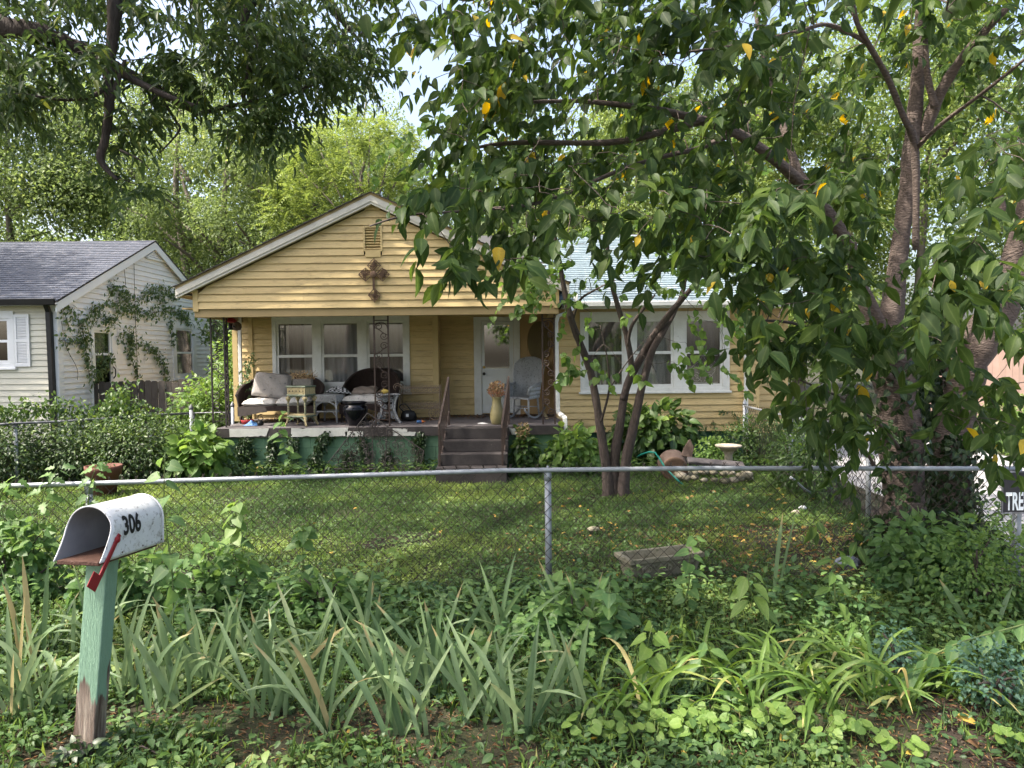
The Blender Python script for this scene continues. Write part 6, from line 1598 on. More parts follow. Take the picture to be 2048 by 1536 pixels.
ft_ = [
    ('tall pale green tree behind the grey roof at the left edge', -20.5, 29, 15, 4.6, 8.8, 6.2, 34000, l_far, .15, 2, 0),
    ('dense pale green tree rising over the middle of the grey roof', -15.5, 30, 15, 4.2, 8.6, 6.2, 34000, l_far, .15, 1, .5),
    ('tree with forked dark trunks behind the peak of the white gable', -11.4, 27, 13.5, 3.6, 8.0, 5.2, 29000, l_far, .13, 2, .4),
    ('airy tree with leaning limbs between the two houses', -8.2, 25.5, 11.5, 3.0, 7.0, 4.6, 21000, l_far, .13, 2, .8),
    ('tall loose tree just left of the yellow gable peak', -6.0, 31, 14.0, 4.0, 8.4, 5.4, 30000, l_far, .15, 1, 0),
    ('pale tree crown right behind the yellow gable peak', 0.4, 32, 12.5, 4.2, 7.4, 5.0, 27000, l_far, .15, 1, 0),
    ('bright tree behind the blue grey roof, seen through the redbud', 5.0, 31, 14.5, 4.4, 8.4, 6.0, 28000, l_farb, .16, 1, 0),
    ('bright tree seen between the cherry limbs above the right roof end', 10.2, 30, 17, 4.6, 9.6, 7.0, 30000, l_farb, .16, 1, 0),
    ('tall bright tree at the far right behind the cherry trunks', 16.2, 29, 17, 4.6, 9.4, 7.2, 30000, l_farb, .16, 1, 0),
    ('big tree beyond the pink fence at the right edge', 21.5, 27, 15, 4.4, 8.2, 6.4, 22000, l_far, .16, 1, 0),
    ('bushy low tree behind the right corner of the yellow house', 8.3, 20.5, 5.2, 1.9, 3.0, 2.1, 11000, l_farb, .12, 1, 0),
    ('unseen tree past the left edge, added to dapple the neighbour roof with shade', -17.5, 13.2, 14.5, 4.2, 10.4, 3.6, 12000, l_far, .22, 1, 0),  # out of view; put in to throw dappled shade on the neighbour house
    ('dark low tree behind the plank fence in the gap between the houses', -7.0, 21, 4.8, 1.7, 2.4, 2.0, 10000, l_shrub, .12, 1, 0),
]
for lb, x, y, h, rx, zc, rz, n, mt, ll, tr_, ln in ft_: far_tree(lb, x, y, h, rx, zc, rz, n, mt, ll, trunks=tr_, lean=ln)
# far wood closing the view
n = 90000; xw = rng.uniform(-42, 46, n); top = 11.5 + 1.8 * np.sin(xw * .31) + 1.2 * np.sin(xw * .83 + 1) + .8 * np.sin(xw * 1.9) + np.clip((xw - 2) * .5, 0, 4.5)
A = np.c_[xw, 41 + rng.normal(0, 2, n) + 1.5 * np.sin(xw * 1.3), top * rng.uniform(0, 1, n) ** .6]
o = leaves('far_wood', T_DIA, A, rnd(n, .7) + (0, 0, -.3), rnd(n, .6) + (0, -.3, .8), rng.uniform(.2, .36, n), .2, np.clip(rng.normal(.4, .15, n) + .18 * np.sin(xw * 1.7 + A[:, 2] * .9) + .12 * np.sin(A[:, 2] * 2.3 + xw), 0, 1), l_far, None, False)
tag(o, 'far mass of pale green woodland behind the separate trees', 'woodland', None, 'stuff')
# tree of heaven with long feathered leaves, bright, behind the gable
th = thing('tree_of_heaven', 'bright yellow green tree with long feathered leaves left of the gable peak', 'tree', (-4.6, 23, 0))
limbs = [([Vector((-4.5, 23, 0)), Vector((-4.4, 23, 4.5)), Vector((-4.7, 23, 7.2)), Vector((-4.4, 23, 8.6))], [.12, .09, .06, .03])]
for u, v in ((560, 410), (600, 330), (640, 290), (690, 260), (740, 250), (780, 300), (800, 340), (660, 350), (720, 330)):
    e = P(u, v + 10, 23 + rng.uniform(-1, 1)); s = Vector((-4.5, 23, 4.6 + rng.uniform(0, 1.5))); limbs.append(([s, (s + e) / 2 + Vector((0, 0, .2)), e], [.05, .035, .015]))
limbs_mesh(limbs, m_barkb, th, 'trunk', 7)
A, D, N, L = [], [], [], []
for (u, v) in inpoly([(520, 430), (570, 330), (600, 270), (700, 225), (800, 240), (850, 320), (860, 400), (760, 380), (700, 430), (560, 460)], 210):
    c = np.array(P(u, v, 23 + rng.uniform(-1.6, 1.6)))
    for q in range(4):
        d = unit(rng.normal(0, .8, 3) + (0, -.2, .15)); side = unit(np.cross(d, (0, 0, 1))); ln = rng.uniform(.5, .85)
        for j in range(20):
            s = (j // 2 + 1) / 10 * ln; A.append(c + d * s + np.array((0, 0, -.55 * s * s))); D.append(d * .3 + side * (1 if j % 2 else -1) + np.array((0, 0, -.3))); N.append(np.array((0, 0, 1)) + rng.normal(0, .3, 3)); L.append(.17 * (1 - .4 * s / ln))
L = np.array(L); tag(leaves('crown', T_DIA, np.array(A), np.array(D), np.array(N), L, L * .34, rng.uniform(0, 1, len(L)), l_farb, th, smooth=False), kind='stuff')

# ------------------------------------------------------------------ shrubs and climbers
def shrub(name, label, cat, c, r, n, ll, lw, tm, mt, power=2.6, group=None, stems=8, sing=0, up_=.8, lit=.35):
    t = thing(name, label, cat, (c[0], c[1], 0), group)
    c = np.array(c, float); r = np.array(r, float)
    A = ellipsoid(c, r, n, power, .02); n = len(A)
    u = unit((A - c) / r)
    # break the outline into clumps
    A = A + u * (np.sin(A[:, :1] * 9 + A[:, 2:3] * 7) * .5 + rng.normal(0, .35, (n, 1))) * r * .16
    A[:, 2] = np.maximum(A[:, 2], .02)
    D = u * .8 + rnd(n, .45) + (0, -.1, -.35); N = rnd(n, .45) + (0, -.2, up_) + u * .5
    L = rng.uniform(.65, 1.2, n) * ll
    tint = np.clip(rng.normal(.4, .2, n) + lit * u[:, 2] * .5, 0, 1)  # light from above put into the tint: upper leaves paler, lower ones darker
    if sing: 
        split_leaves(tm, A, D, N, L, L * lw, tint, mt, t, sing)
        for ch in t.children:
            if ch.name.startswith('crown'): ch.name = 'foliage'
    else: tag(leaves('foliage', tm, A, D, N, L, L * lw, tint, mt, t), kind='stuff')
    mb = MB()
    for i in range(stems):
        e = c + unit(rng.normal(size=3)) * r * .75; e[2] = max(e[2], c[2])
        b = Vector((c[0] + rng.normal(0, r[0] * .15), c[1] + rng.normal(0, r[1] * .15), -.02))
        mb.tube(spline([b, b.lerp(Vector(e), .5) + Vector((0, 0, .08)), Vector(e)], 3), [.012, .011, .01, .009, .008, .006, .004], 5)
    tag(mb.build('stem', m_barkr, t), kind='stuff')
    return t
lg_ = 'overgrown shrubs along the left side fence'
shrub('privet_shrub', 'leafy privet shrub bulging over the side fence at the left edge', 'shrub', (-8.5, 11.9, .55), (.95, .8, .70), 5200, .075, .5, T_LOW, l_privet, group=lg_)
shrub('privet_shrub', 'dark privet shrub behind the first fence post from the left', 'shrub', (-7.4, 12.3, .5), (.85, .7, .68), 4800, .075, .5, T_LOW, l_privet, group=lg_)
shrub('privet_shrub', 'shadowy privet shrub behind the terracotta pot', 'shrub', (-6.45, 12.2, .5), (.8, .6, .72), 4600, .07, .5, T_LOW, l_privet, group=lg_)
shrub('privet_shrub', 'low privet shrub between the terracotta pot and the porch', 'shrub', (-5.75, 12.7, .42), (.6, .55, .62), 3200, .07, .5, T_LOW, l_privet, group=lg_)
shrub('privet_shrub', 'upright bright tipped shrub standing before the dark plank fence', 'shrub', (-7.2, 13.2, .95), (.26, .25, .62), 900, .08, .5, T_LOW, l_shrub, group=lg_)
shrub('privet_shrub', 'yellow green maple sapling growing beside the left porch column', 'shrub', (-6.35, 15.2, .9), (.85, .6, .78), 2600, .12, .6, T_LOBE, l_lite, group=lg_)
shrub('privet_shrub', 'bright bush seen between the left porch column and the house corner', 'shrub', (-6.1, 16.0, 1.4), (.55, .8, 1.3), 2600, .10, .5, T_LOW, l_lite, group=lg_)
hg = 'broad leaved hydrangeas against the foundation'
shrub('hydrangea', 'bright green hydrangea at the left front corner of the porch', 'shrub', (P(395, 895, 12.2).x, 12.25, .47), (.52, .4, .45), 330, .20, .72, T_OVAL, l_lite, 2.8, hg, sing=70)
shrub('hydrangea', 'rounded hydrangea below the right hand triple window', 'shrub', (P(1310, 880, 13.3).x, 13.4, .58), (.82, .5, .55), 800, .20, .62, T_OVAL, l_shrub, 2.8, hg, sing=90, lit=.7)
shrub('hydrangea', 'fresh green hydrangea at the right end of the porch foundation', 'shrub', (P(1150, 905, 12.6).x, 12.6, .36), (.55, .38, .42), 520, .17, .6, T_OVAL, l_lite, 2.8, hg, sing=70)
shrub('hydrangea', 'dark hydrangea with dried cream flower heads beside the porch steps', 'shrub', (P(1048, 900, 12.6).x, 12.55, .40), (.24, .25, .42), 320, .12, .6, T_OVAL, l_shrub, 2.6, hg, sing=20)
b = ellipsoid((P(1046, 860, 12.5).x, 12.45, P(1046, 862, 12.5).z), (.13, .12, .16), 260, 2.6)
o = leaves('dried_flower_head', T_DIA, b, rnd(len(b)), rnd(len(b)), .035, .03, rng.uniform(.4, .75, len(b)), l_dry); tag(o, 'dried cream hydrangea flower heads beside the porch steps', 'dried flowers', None, 'stuff')
shrub('low_shrub', 'dark tangled shrub around the foot of the right downspout', 'shrub', (P(1530, 905, 13.4).x, 13.4, .4), (.95, .45, .55), 3600, .07, .5, T_LOW, l_shrub)
shrub('low_shrub', 'yellow leaved low shrub between clay urn and bird bath', 'shrub', (P(1425, 905, 12.9).x, 12.9, .28), (.3, .25, .33), 620, .075, .6, T_LOW, l_lite)
shrub('low_shrub', 'straggly shrub against the driveway fence behind the cherry branches', 'shrub', (4.25, 10.6, .5), (.35, 1.0, .65), 2600, .07, .5, T_LOW, l_shrub)
shrub('low_shrub', 'thin weedy shrub on the driveway side of the fence near the sign', 'shrub', (4.75, 7.6, .25), (.35, .9, .4), 1300, .07, .5, T_LOW, l_shrub)
shrub('low_shrub', 'green shrub beside the stone block beyond the driveway', 'shrub', (12.3, 17.2, .45), (1.1, .7, .6), 2400, .09, .5, T_LOW, l_lite)
# plants along the right front corner
shrub('privet_shrub', 'small leaved privet shrub filling the lower right corner behind the fence line', 'shrub', (P(1990, 1150, 5.7).x, 5.75, .30), (.62, .42, .40), 2900, .045, .55, T_LOW, l_lite, 2.6, lit=.6)
shrub('privet_shrub', 'ivy like low shrub at the cherry trunk foot right of the rock', 'shrub', (P(1850, 1140, 6.2).x, 6.15, .30), (.55, .3, .40), 900, .10, .6, T_OVAL, l_mid, 2.4, lit=.6)

def climber(label, paths, fn, nrm, mt, ll, dens, spread, name='vine', cat='vine', stem=True, tm=T_LOW):
    """paths of photo points; fn turns them into points on the wall"""
    t = thing(name, label, cat, tuple(fn(*paths[0][0])))
    A = []; mb = MB()
    for pth in paths:
        pts = spline([fn(u, v) + Vector(nrm) * .03 for u, v in pth], 4)
        if stem: mb.tube(pts, .006, 4)
        ln = sum((b - a).length for a, b in zip(pts[:-1], pts[1:])); n = int(ln * dens)
        for i in range(n):
            k = rng.uniform(0, len(pts) - 1.001); j = int(k); c = pts[j].lerp(pts[j + 1], k - j)
            w = rng.normal(0, spread, 3); q = np.array(c) + w; q += np.array(nrm) * (abs(rng.normal(0, .05)) - w.dot(nrm)); A.append(q)
    n = len(A); A = np.array(A)
    L = rng.uniform(.6, 1.2, n) * ll
    tag(leaves('foliage', tm, A, rnd(n, .5) + (0, 0, -.7), rnd(n, .45) + np.array(nrm) + (0, 0, .4), L, L * .55, rng.uniform(0, 1, n), mt, t), kind='stuff')
    if stem: tag(mb.build('stem', m_barkr, t), kind='stuff')
    return t
cw = lambda x, y: (x / 3.84, 460 + y / 3.84)
vp = [[(680, 1150), (660, 1000), (640, 850), (600, 700), (500, 580)], [(640, 860), (560, 850), (440, 850)], [(640, 700), (720, 600), (860, 560), (960, 500), (900, 460), (830, 430)], [(860, 600), (1000, 620), (1120, 640), (1280, 620), (1380, 640), (1440, 710)],
      [(960, 560), (1100, 500), (1180, 450), (1280, 470), (1330, 500)], [(1180, 520), (1260, 560)], [(700, 620), (800, 700), (860, 680)], [(1050, 1140), (1000, 980), (980, 860), (990, 740)], [(980, 860), (1060, 880), (1150, 910), (1230, 1000), (1260, 1130)],
      [(740, 1000), (800, 980), (850, 1010)], [(1300, 700), (1310, 860)], [(470, 600), (520, 740)], [(700, 1120), (800, 1060)], [(880, 820), (940, 800)]]
climber('green creeper spreading across the white gable wall of the neighbour house', [[cw(*q) for q in p] for p in vp], lambda u, v: PX(u, v, XS + .03), (1, 0, 0), l_vine, .10, 115, .11)
climber('leafless vine strand hanging down the white gable from its rake', [[cw(*q) for q in p] for p in ([(1020, 240), (1025, 500), (1040, 900), (1050, 1150)], [(940, 270), (955, 400), (950, 430)], [(460, 700), (500, 900), (580, 1060), (585, 1150)])], lambda u, v: PX(u, v, XS + .03), (1, 0, 0), l_vine, .06, 3, .03)
wf = lambda u, v: P(u, v, 12.84)
for lb, pth in (('dark ivy patch on the green foundation nearest the hydrangea', [[(492, 930), (488, 905), (486, 890), (500, 878)], [(486, 905), (510, 905)]]),
                ('dark ivy column on the green foundation below the loveseat', [[(545, 938), (548, 905), (545, 880)]]),
                ('narrow ivy column on the green foundation left of the trellis', [[(590, 938), (588, 900), (588, 878)]]),
                ('thick ivy column on the green foundation behind the trellis foot', [[(640, 938), (638, 905), (645, 878), (655, 870)], [(625, 938), (628, 915)]]),
                ('ivy growing up through the middle of the iron trellis', [[(735, 938), (730, 905), (725, 880)], [(775, 938), (778, 905)], [(690, 938), (700, 905)], [(842, 935), (838, 890), (842, 870)]])):
    climber(lb, pth, wf, (0, -1, 0), l_ivy, .065, 900, .045, 'ivy', 'ivy', tm=T_HEART)
climber('green creeper winding up the white downspout left of the porch', [[(500, 830), (497, 800), (492, 770), (496, 740), (505, 715)], [(490, 800), (482, 770)]], lambda u, v: P(u, v, 14.3), (0, -1, 0), l_vine, .07, 160, .05)
climber('thin creepers on the yellow siding by the right downspout', [[(1300, 860), (1298, 845)], [(1432, 870), (1425, 840)], [(1478, 862), (1470, 830), (1435, 822)], [(1408, 862), (1412, 850)], [(1165, 872), (1160, 850), (1162, 840)], [(1250, 860), (1255, 840), (1262, 820)]], lambda u, v: P(u, v, YR - .02), (0, -1, 0), l_vine, .05, 120, .02)
climber('vine sprawling along the top rail of the left side fence', [[(-20, 830), (60, 815), (140, 812), (220, 830), (300, 830)], [(205, 830), (235, 800), (262, 775)], [(240, 830), (290, 805)], [(60, 815), (55, 808)], [(290, 838), (340, 835)]], lambda u, v: P(u, v, 11.9 + (u - 28) / 350 * 1.5), (0, -1, 0), l_shrub, .085, 330, .10)

# ------------------------------------------------------------------ garden plants in front
def blade_plant(name, label, cat, base, blades, mt, group=None, w=.031, seg=8, bname='blade'):
    """sword leaves, each its own mesh; blades: (dx, dy, length, lean direction, lean, bend)"""
    t = thing(name, label, cat, tuple(base), group)
    for (dx, dy, ln, az_, lean, bend, tn, ww) in blades:
        p = Vector((base[0] + dx, base[1] + dy, 0)); d = Vector((math.cos(az_) * math.sin(lean), math.sin(az_) * math.sin(lean), math.cos(lean)))
        h = Vector((math.cos(az_), math.sin(az_), 0)); fa = rng.uniform(-.7, .7) + (math.pi / 2 if abs(math.sin(az_)) < .7 else 0)
        sd0 = Vector((math.cos(az_ + math.pi / 2), math.sin(az_ + math.pi / 2), 0)); sd0 = (sd0 * .5 + Vector((1, 0, 0)) * rng.choice((-1, 1))).normalized()
        V, T, ti, rb_ = [], [], [], []; brown = rng.uniform() < .22
        for k in range(seg + 1):
            s = k / seg; wd = w * ww * (.75 + .5 * s) * (1 - max(0, (s - .55) / .45) ** 1.6) + .001
            nn_ = d.cross(sd0).normalized(); sd = nn_.cross(d).normalized() * -1
            for q, o in ((-1, .0), (0, -.14 * wd), (1, .0)):
                V.append(tuple(p + sd * (q * wd / 2) + nn_ * o)); ti.append(1.0 if (brown and s > .86) else min(1, tn + .12 * s)); rb_.append(1 if q == 0 else 0)
            p = p + d * (ln / seg); d = (d + (h * .8 - Vector((0, 0, 1)) * .75) * bend / seg * (s + .25) * 1.6).normalized()
        for k in range(seg):
            a = k * 3
            for o in (0, 1): T += [(a + o, a + o + 1, a + o + 4), (a + o, a + o + 4, a + o + 3)]
        np_mesh(bname, np.array(V), np.array(T), mt, t, {'tint': ti, 'rib': rb_})
    return t
def iris_set(n, ln, fan=.38, bent=.28, spread=.06):
    out = []
    for i in range(n):
        a = rng.choice((0, math.pi)) + rng.normal(0, .5); le = abs(rng.normal(.0, fan)) + .03
        b = rng.uniform(.05, .35) if rng.uniform() > bent else rng.uniform(1.2, 2.6)
        out.append((rng.normal(0, spread), rng.normal(0, spread * .6), ln * rng.uniform(.6, 1.1), a, le, b, rng.uniform(0, .85) if rng.uniform() > .015 else 1.0, rng.uniform(.75, 1.2)))
    return out
ig = 'iris clumps in the strip before the fence'
irises = [
    ((18, 1440), 10, .60, 'iris clump at the left edge of the bed, cut by the frame'),
    ((90, 1430), 10, .62, 'iris clump just left of the mailbox post'),
    ((60, 1330), 9, .62, 'iris clump standing behind the mailbox post toward the fence'),
    ((262, 1400), 9, .58, 'iris clump touching the right side of the mailbox post'),
    ((330, 1420), 10, .55, 'iris clump second to the right of the mailbox post'),
    ((410, 1380), 10, .58, 'iris clump below the tall vine column on the fence'),
    ((480, 1330), 8, .58, 'iris clump behind the one below the tall vine column'),
    ((545, 1430), 9, .60, 'iris clump just left of the bare soil patch'),
    ((665, 1462), 12, .58, 'iris clump rooted in the bare soil patch'),
    ((615, 1340), 8, .56, 'iris clump behind the bare soil patch'),
    ((770, 1400), 8, .62, 'iris clump just right of the bare soil patch'),
    ((820, 1470), 10, .56, 'foremost iris clump, nearest the bottom edge right of the bare soil'),
    ((880, 1390), 10, .62, 'iris clump behind and right of the foremost clump'),
    ((955, 1440), 9, .62, 'iris clump below and left of the galvanised fence post'),
    ((1050, 1470), 9, .58, 'iris clump directly below the galvanised fence post near the bottom edge'),
    ((1000, 1300), 7, .60, 'iris clump left of the fence post base'),
    ((1130, 1440), 7, .50, 'rightmost iris clump of the front row, next to the violets'),
    ((1170, 1290), 6, .58, 'iris clump right of the fence post base'),
    ((730, 1310), 7, .55, 'iris clump beside the lobed bright vine at the fence'),
    ((180, 1320), 7, .60, 'iris clump hidden behind the mailbox post'),
]
for (u, v), n, ln, lb in irises:
    p = PG(u, v); bs = iris_set(n + 4, ln * 1.14)
    blade_plant('iris_plant', lb, 'iris', (p.x, p.y, 0), bs, l_iris, ig)
p = PG(1545, 1212)
blade_plant('iris_plant', 'pair of very tall upright iris blades before the cherry trunk', 'iris', (p.x, p.y, 0), [(0, 0, .78, .2, .10, .05, .5, 1), (.03, 0, .80, .1, .19, .06, .6, .9)], l_iris, ig)
p = PG(1940, 1260); blade_plant('iris_plant', 'single broad iris blade leaning left at the right shrub', 'iris', (p.x, p.y, 0), [(0, 0, .45, 3.1, .5, .1, .4, 1.3), (.2, 0, .35, .2, .3, .3, .4, 1)], l_iris, ig)
for u, v, n, lb in ((1040, 950, 10, 'small iris clump against the right end of the porch steps'), (1085, 950, 11, 'small iris clump behind the fence post below the rocking chair'), (1135, 952, 10, 'small iris clump in front of the fresh green hydrangea'), (1185, 945, 8, 'small iris clump left of the slender redbud trunk')):
    p = PG(u, v); blade_plant('iris_plant', lb, 'iris', (p.x, p.y, 0), iris_set(n, .42, .25, .1, .12), l_iris, 'iris clumps along the foundation', w=.028, seg=5)
def lily_set(n, ln):
    return [(rng.normal(0, .06), rng.normal(0, .05), ln * rng.uniform(.55, 1.15), rng.uniform(0, 6.28), rng.uniform(.15, .75), rng.uniform(1.3, 3.0), rng.uniform(0, .85) if rng.uniform() > .045 else 1.0, rng.uniform(.7, 1.25)) for _ in range(n)]
dg = 'daylily tufts in the right half of the bed'
for u, v, n, ln, lb in ((1230, 1430, 14, .62, 'daylily tuft left of the bright mulberry sprout'), (1310, 1440, 13, .6, 'daylily tuft under the bright mulberry sprout'), (1430, 1360, 16, .62, 'daylily tuft right of the bright mulberry sprout'), (1500, 1420, 16, .6, 'daylily tuft above the big violet patch'),
                        (1580, 1370, 15, .6, 'daylily tuft below the bright pointed sprout'), (1650, 1430, 16, .62, 'daylily tuft hanging over the right half of the violet patch'), (1740, 1400, 16, .62, 'daylily tuft at the start of the long leafy branch'), (1830, 1420, 14, .58, 'daylily tuft beneath the long leafy branch'),
                        (1690, 1330, 12, .55, 'daylily tuft before the sunlit brick coloured soil'), (1910, 1390, 12, .55, 'daylily tuft behind the blue green weed on the right'), (1380, 1300, 9, .5, 'small daylily tuft before the concrete trough')):
    p = PG(u, v); blade_plant('daylily', lb, 'daylily', (p.x, p.y, 0), lily_set(n, ln), l_lily, dg, w=.022, seg=9)
for u, v, lb in ((520, 950, 'pale arching grass tuft at the foundation behind the front rail'), (470, 945, 'arching grass tuft next to the left hydrangea'), (560, 950, 'yellowed arching grass tuft below the loveseat ivy'), (1255, 930, 'arching grass tuft beside the redbud trunk')):
    p = PG(u, v); blade_plant('grass_tuft', lb, 'grass tuft', (p.x, p.y, 0), lily_set(12, .5), l_lily, 'arching grass tufts along the foundation', w=.022, seg=6)

def sprout(name, label, cat, pts, n, ll, lw, tm, mt, group=None, tint=(.2, 1), flat=.5, t0=.15, droop=.3, down=False):
    """a stem with large leaves, each leaf an object"""
    t = thing(name, label, cat, tuple(pts[0]), group)
    sp = spline(pts, 6)
    MB().tube(sp, list(np.linspace(.007, .0025, len(sp))), 6).build('stem', m_stem, t, smooth=True)
    A, D, N, L = [], [], [], []
    for i in range(n):
        f = t0 + (1 - t0) * (i + .5) / n; k = f * (len(sp) - 1.001); j = int(k); c = sp[j].lerp(sp[j + 1], k - j)
        a = i * 2.4 + rng.normal(0, .3); o = Vector((math.cos(a), math.sin(a) * .75 - .25, rng.uniform(-.3, .35) - droop))
        A.append(c + o * .03); D.append(o); N.append(Vector((0, -.45, flat + .35)) + Vector(rng.normal(0, .25, 3))); L.append(ll * rng.uniform(.75, 1.15) * (1 - .35 * max(0, f - .75) * 4 * .6))
    L = np.array(L)
    single_leaves(tm, A, D, N, L, L * lw, rng.uniform(tint[0], tint[1], n), mt, t)
    return t
def upx(u0, v0, v1, Y=None, du=0):
    b = PG(u0, v0); Y = b.y if Y is None else Y
    b = Vector((P(u0, v0, Y).x, Y, 0)); e = P(u0 + du, v1, Y - .05)
    return [b, b.lerp(e, .35) + Vector((.02, 0, .0)), b.lerp(e, .7) + Vector((-.02, 0, 0)), e]
sprout('mulberry_sprout', 'tall mulberry sprout with large leaves right behind the mailbox', 'sapling', upx(345, 1290, 905, 5.2, -15), 15, .155, .78, T_HEART, l_mid, droop=.5)
sprout('mulberry_sprout', 'low bright mulberry sprout with a rosette of toothed leaves', 'sapling', upx(1297, 1400, 1250, None, 8), 12, .125, .75, T_HEART, l_lite, tint=(.6, 1), t0=.25, droop=.5, flat=.1)
sprout('mulberry_sprout', 'thin mulberry sapling rising in front of the concrete trough', 'sapling', upx(1360, 1230, 1070, None, 35), 13, .12, .82, T_HEART, l_mid, tint=(.3, .9), droop=.3)
sprout('mulberry_sprout', 'dark leaved mulberry sprout left of the thin sapling', 'sapling', upx(1240, 1300, 1170, None, -20), 12, .13, .8, T_HEART, l_mid, tint=(0, .5))
sprout('pointed_leaf_sprout', 'glowing yellow green sprout with long pointed leaves', 'sapling', upx(1540, 1300, 1140, None, -45), 9, .185, .45, T_OVAL, l_lite, tint=(.75, 1), t0=.55, droop=.55)
sprout('pointed_leaf_sprout', 'green pointed leaf sprout left of the blue grey rock', 'sapling', upx(1660, 1250, 1095, None, 15), 12, .15, .45, T_OVAL, l_lite, tint=(.3, .9), droop=.35)
sprout('pointed_leaf_sprout', 'dark pointed leaf sprout among the daylilies', 'sapling', upx(1420, 1390, 1270, None, -6), 8, .13, .5, T_OVAL, l_mid, tint=(.3, .8), droop=.4)
vg = 'leafy vines climbing the front fence'
def fv(pth): return [P(u, v, FY - .05 - .03 * (i % 2)) for i, (u, v) in enumerate(pth)]
sprout('fence_vine', 'tall leafy vine column on the fence right of the mailbox', 'vine', fv([(500, 1290), (480, 1200), (470, 1100), (472, 1000)]), 41, .15, .8, T_HEART, l_lite, vg, tint=(.2, 1), t0=.02, droop=.5)
sprout('fence_vine', 'dark leafed vine on the fence above the middle iris clumps', 'vine', fv([(620, 1290), (610, 1180), (605, 1080), (612, 1050)]), 28, .13, .8, T_HEART, l_mid, vg, tint=(.2, .9), t0=.02, droop=.4)
sprout('fence_vine', 'lobed bright green vine bending over the iris tops', 'vine', fv([(690, 1270), (700, 1220), (690, 1180), (720, 1165)]), 25, .11, .8, T_LOBE, l_lite, vg, tint=(.5, 1), t0=.05, droop=.4)
sprout('fence_vine', 'small pale vine with lobed leaves in the middle of the fence', 'vine', fv([(810, 1200), (800, 1150), (790, 1110), (800, 1090)]), 14, .085, .75, T_LOBE, l_lite, vg, tint=(.8, 1), t0=.1)
sprout('fence_vine', 'vine with round pale leaves left of the fence post base', 'vine', fv([(880, 1290), (880, 1240), (870, 1200), (860, 1180)]), 19, .12, .8, T_HEART, l_lite, vg, tint=(.4, 1), t0=.1)
sprout('fence_vine', 'lobed vine clump just right of the fence post base', 'vine', fv([(1060, 1290), (1055, 1240), (1045, 1210), (1050, 1190)]), 22, .10, .8, T_LOBE, l_lite, vg, tint=(.4, .9), t0=.05)
sprout('fence_vine', 'vine curling over the top rail left of the mailbox', 'vine', fv([(60, 1180), (70, 1080), (90, 980), (120, 930)]), 27, .13, .65, T_LOBE, l_mid, vg, tint=(.3, 1), t0=.02)
sprout('fence_vine', 'vine with lobed leaves over the top rail directly behind the mailbox', 'vine', fv([(170, 1150), (175, 1050), (180, 970), (200, 920)]), 27, .12, .6, T_LOBE, l_mid, vg, tint=(.3, 1), t0=.05)
sprout('fence_vine', 'vine with pale leaves looped on the top rail at the left edge', 'vine', fv([(-10, 1150), (10, 1060), (0, 990), (40, 950)]), 18, .14, .7, T_LOBE, l_mid, vg, tint=(.4, 1), t0=.02)
sprout('fence_vine', 'broad leaved vine low on the fence at the far left', 'vine', fv([(20, 1280), (30, 1180), (20, 1090), (40, 1040)]), 28, .15, .75, T_HEART, l_mid, vg, tint=(.2, .9), t0=.02)
sprout('fence_vine', 'dense vine low on the fence between mailbox post and tall sprout', 'vine', fv([(260, 1290), (280, 1220), (270, 1160), (300, 1120)]), 25, .14, .78, T_HEART, l_mid, vg, tint=(.2, .8), t0=.02)
sprout('fence_vine', 'low leafy vine between the two leafy vine columns', 'vine', fv([(560, 1290), (545, 1240), (550, 1190), (540, 1160)]), 20, .12, .8, T_HEART, l_mid, vg, tint=(.2, .9), t0=.02)
sprout('fence_vine', 'vine trailing up past the column sized ivy left of the steps', 'vine', [P(u, v, 11.9) for u, v in ((585, 940), (575, 900), (560, 860), (570, 820))], 16, .19, .6, T_HEART, l_mid, None, tint=(.3, .8), t0=.05)
# long leafy branch reaching in from the right
br_ = [P(2080, 1240, 4.6), P(2000, 1262, 4.5), P(1920, 1285, 4.4), P(1850, 1320, 4.35), P(1820, 1350, 4.3)]
t = thing('leafy_branch', 'long arching branch of broad oval leaves reaching in at lower right', 'branch', tuple(br_[0]))
MB().tube(spline(br_, 5), .005, 6).build('stem', m_stem, t)
sp = spline(br_, 6); A, D, N = [], [], []
for i in range(20):
    c = sp[min(int(i / 20 * len(sp)), len(sp) - 1)]; sg = 1 if i % 2 else -1
    A.append(c); D.append((-.45, -.55 * sg, -.35 - .2 * (sg < 0))); N.append((rng.normal(0, .2), -.5, .8))
single_leaves(T_OVAL, A, D, N, rng.uniform(.13, .17, 20), rng.uniform(.075, .09, 20), rng.uniform(.2, .6, 20), l_mid, t)
for u, v, r, n, lb in ((40, 1140, (.5, .22, .42), 420, 'broad leafed weeds along the fence at the left edge'), (240, 1230, (.42, .2, .36), 330, 'broad leafed weeds along the fence behind the mailbox post'), (430, 1230, (.4, .2, .34), 320, 'broad leafed weeds along the fence around the leafy vine column'),
                       (640, 1250, (.4, .18, .26), 240, 'broad leafed weeds along the fence behind the middle irises'), (1140, 1290, (.4, .25, .26), 260, 'broad leafed weeds between fence post and dark mulberry sprout')):
    p = PG(u, max(v, 1200)); shrub('weed', lb, 'weed', (p.x, p.y, r[2] * .75), r, n, .095, .72, T_HEART, l_mid, 2.2, 'broad leafed weeds along the fence', stems=10, lit=.8)
p = PG(185, 1512); shrub('ivy', 'small dark ivy clump at the foot of the mailbox post', 'ivy', (p.x + .02, p.y - .09, .04), (.16, .07, .09), 60, .06, .65, T_HEART, l_ivy, stems=3)
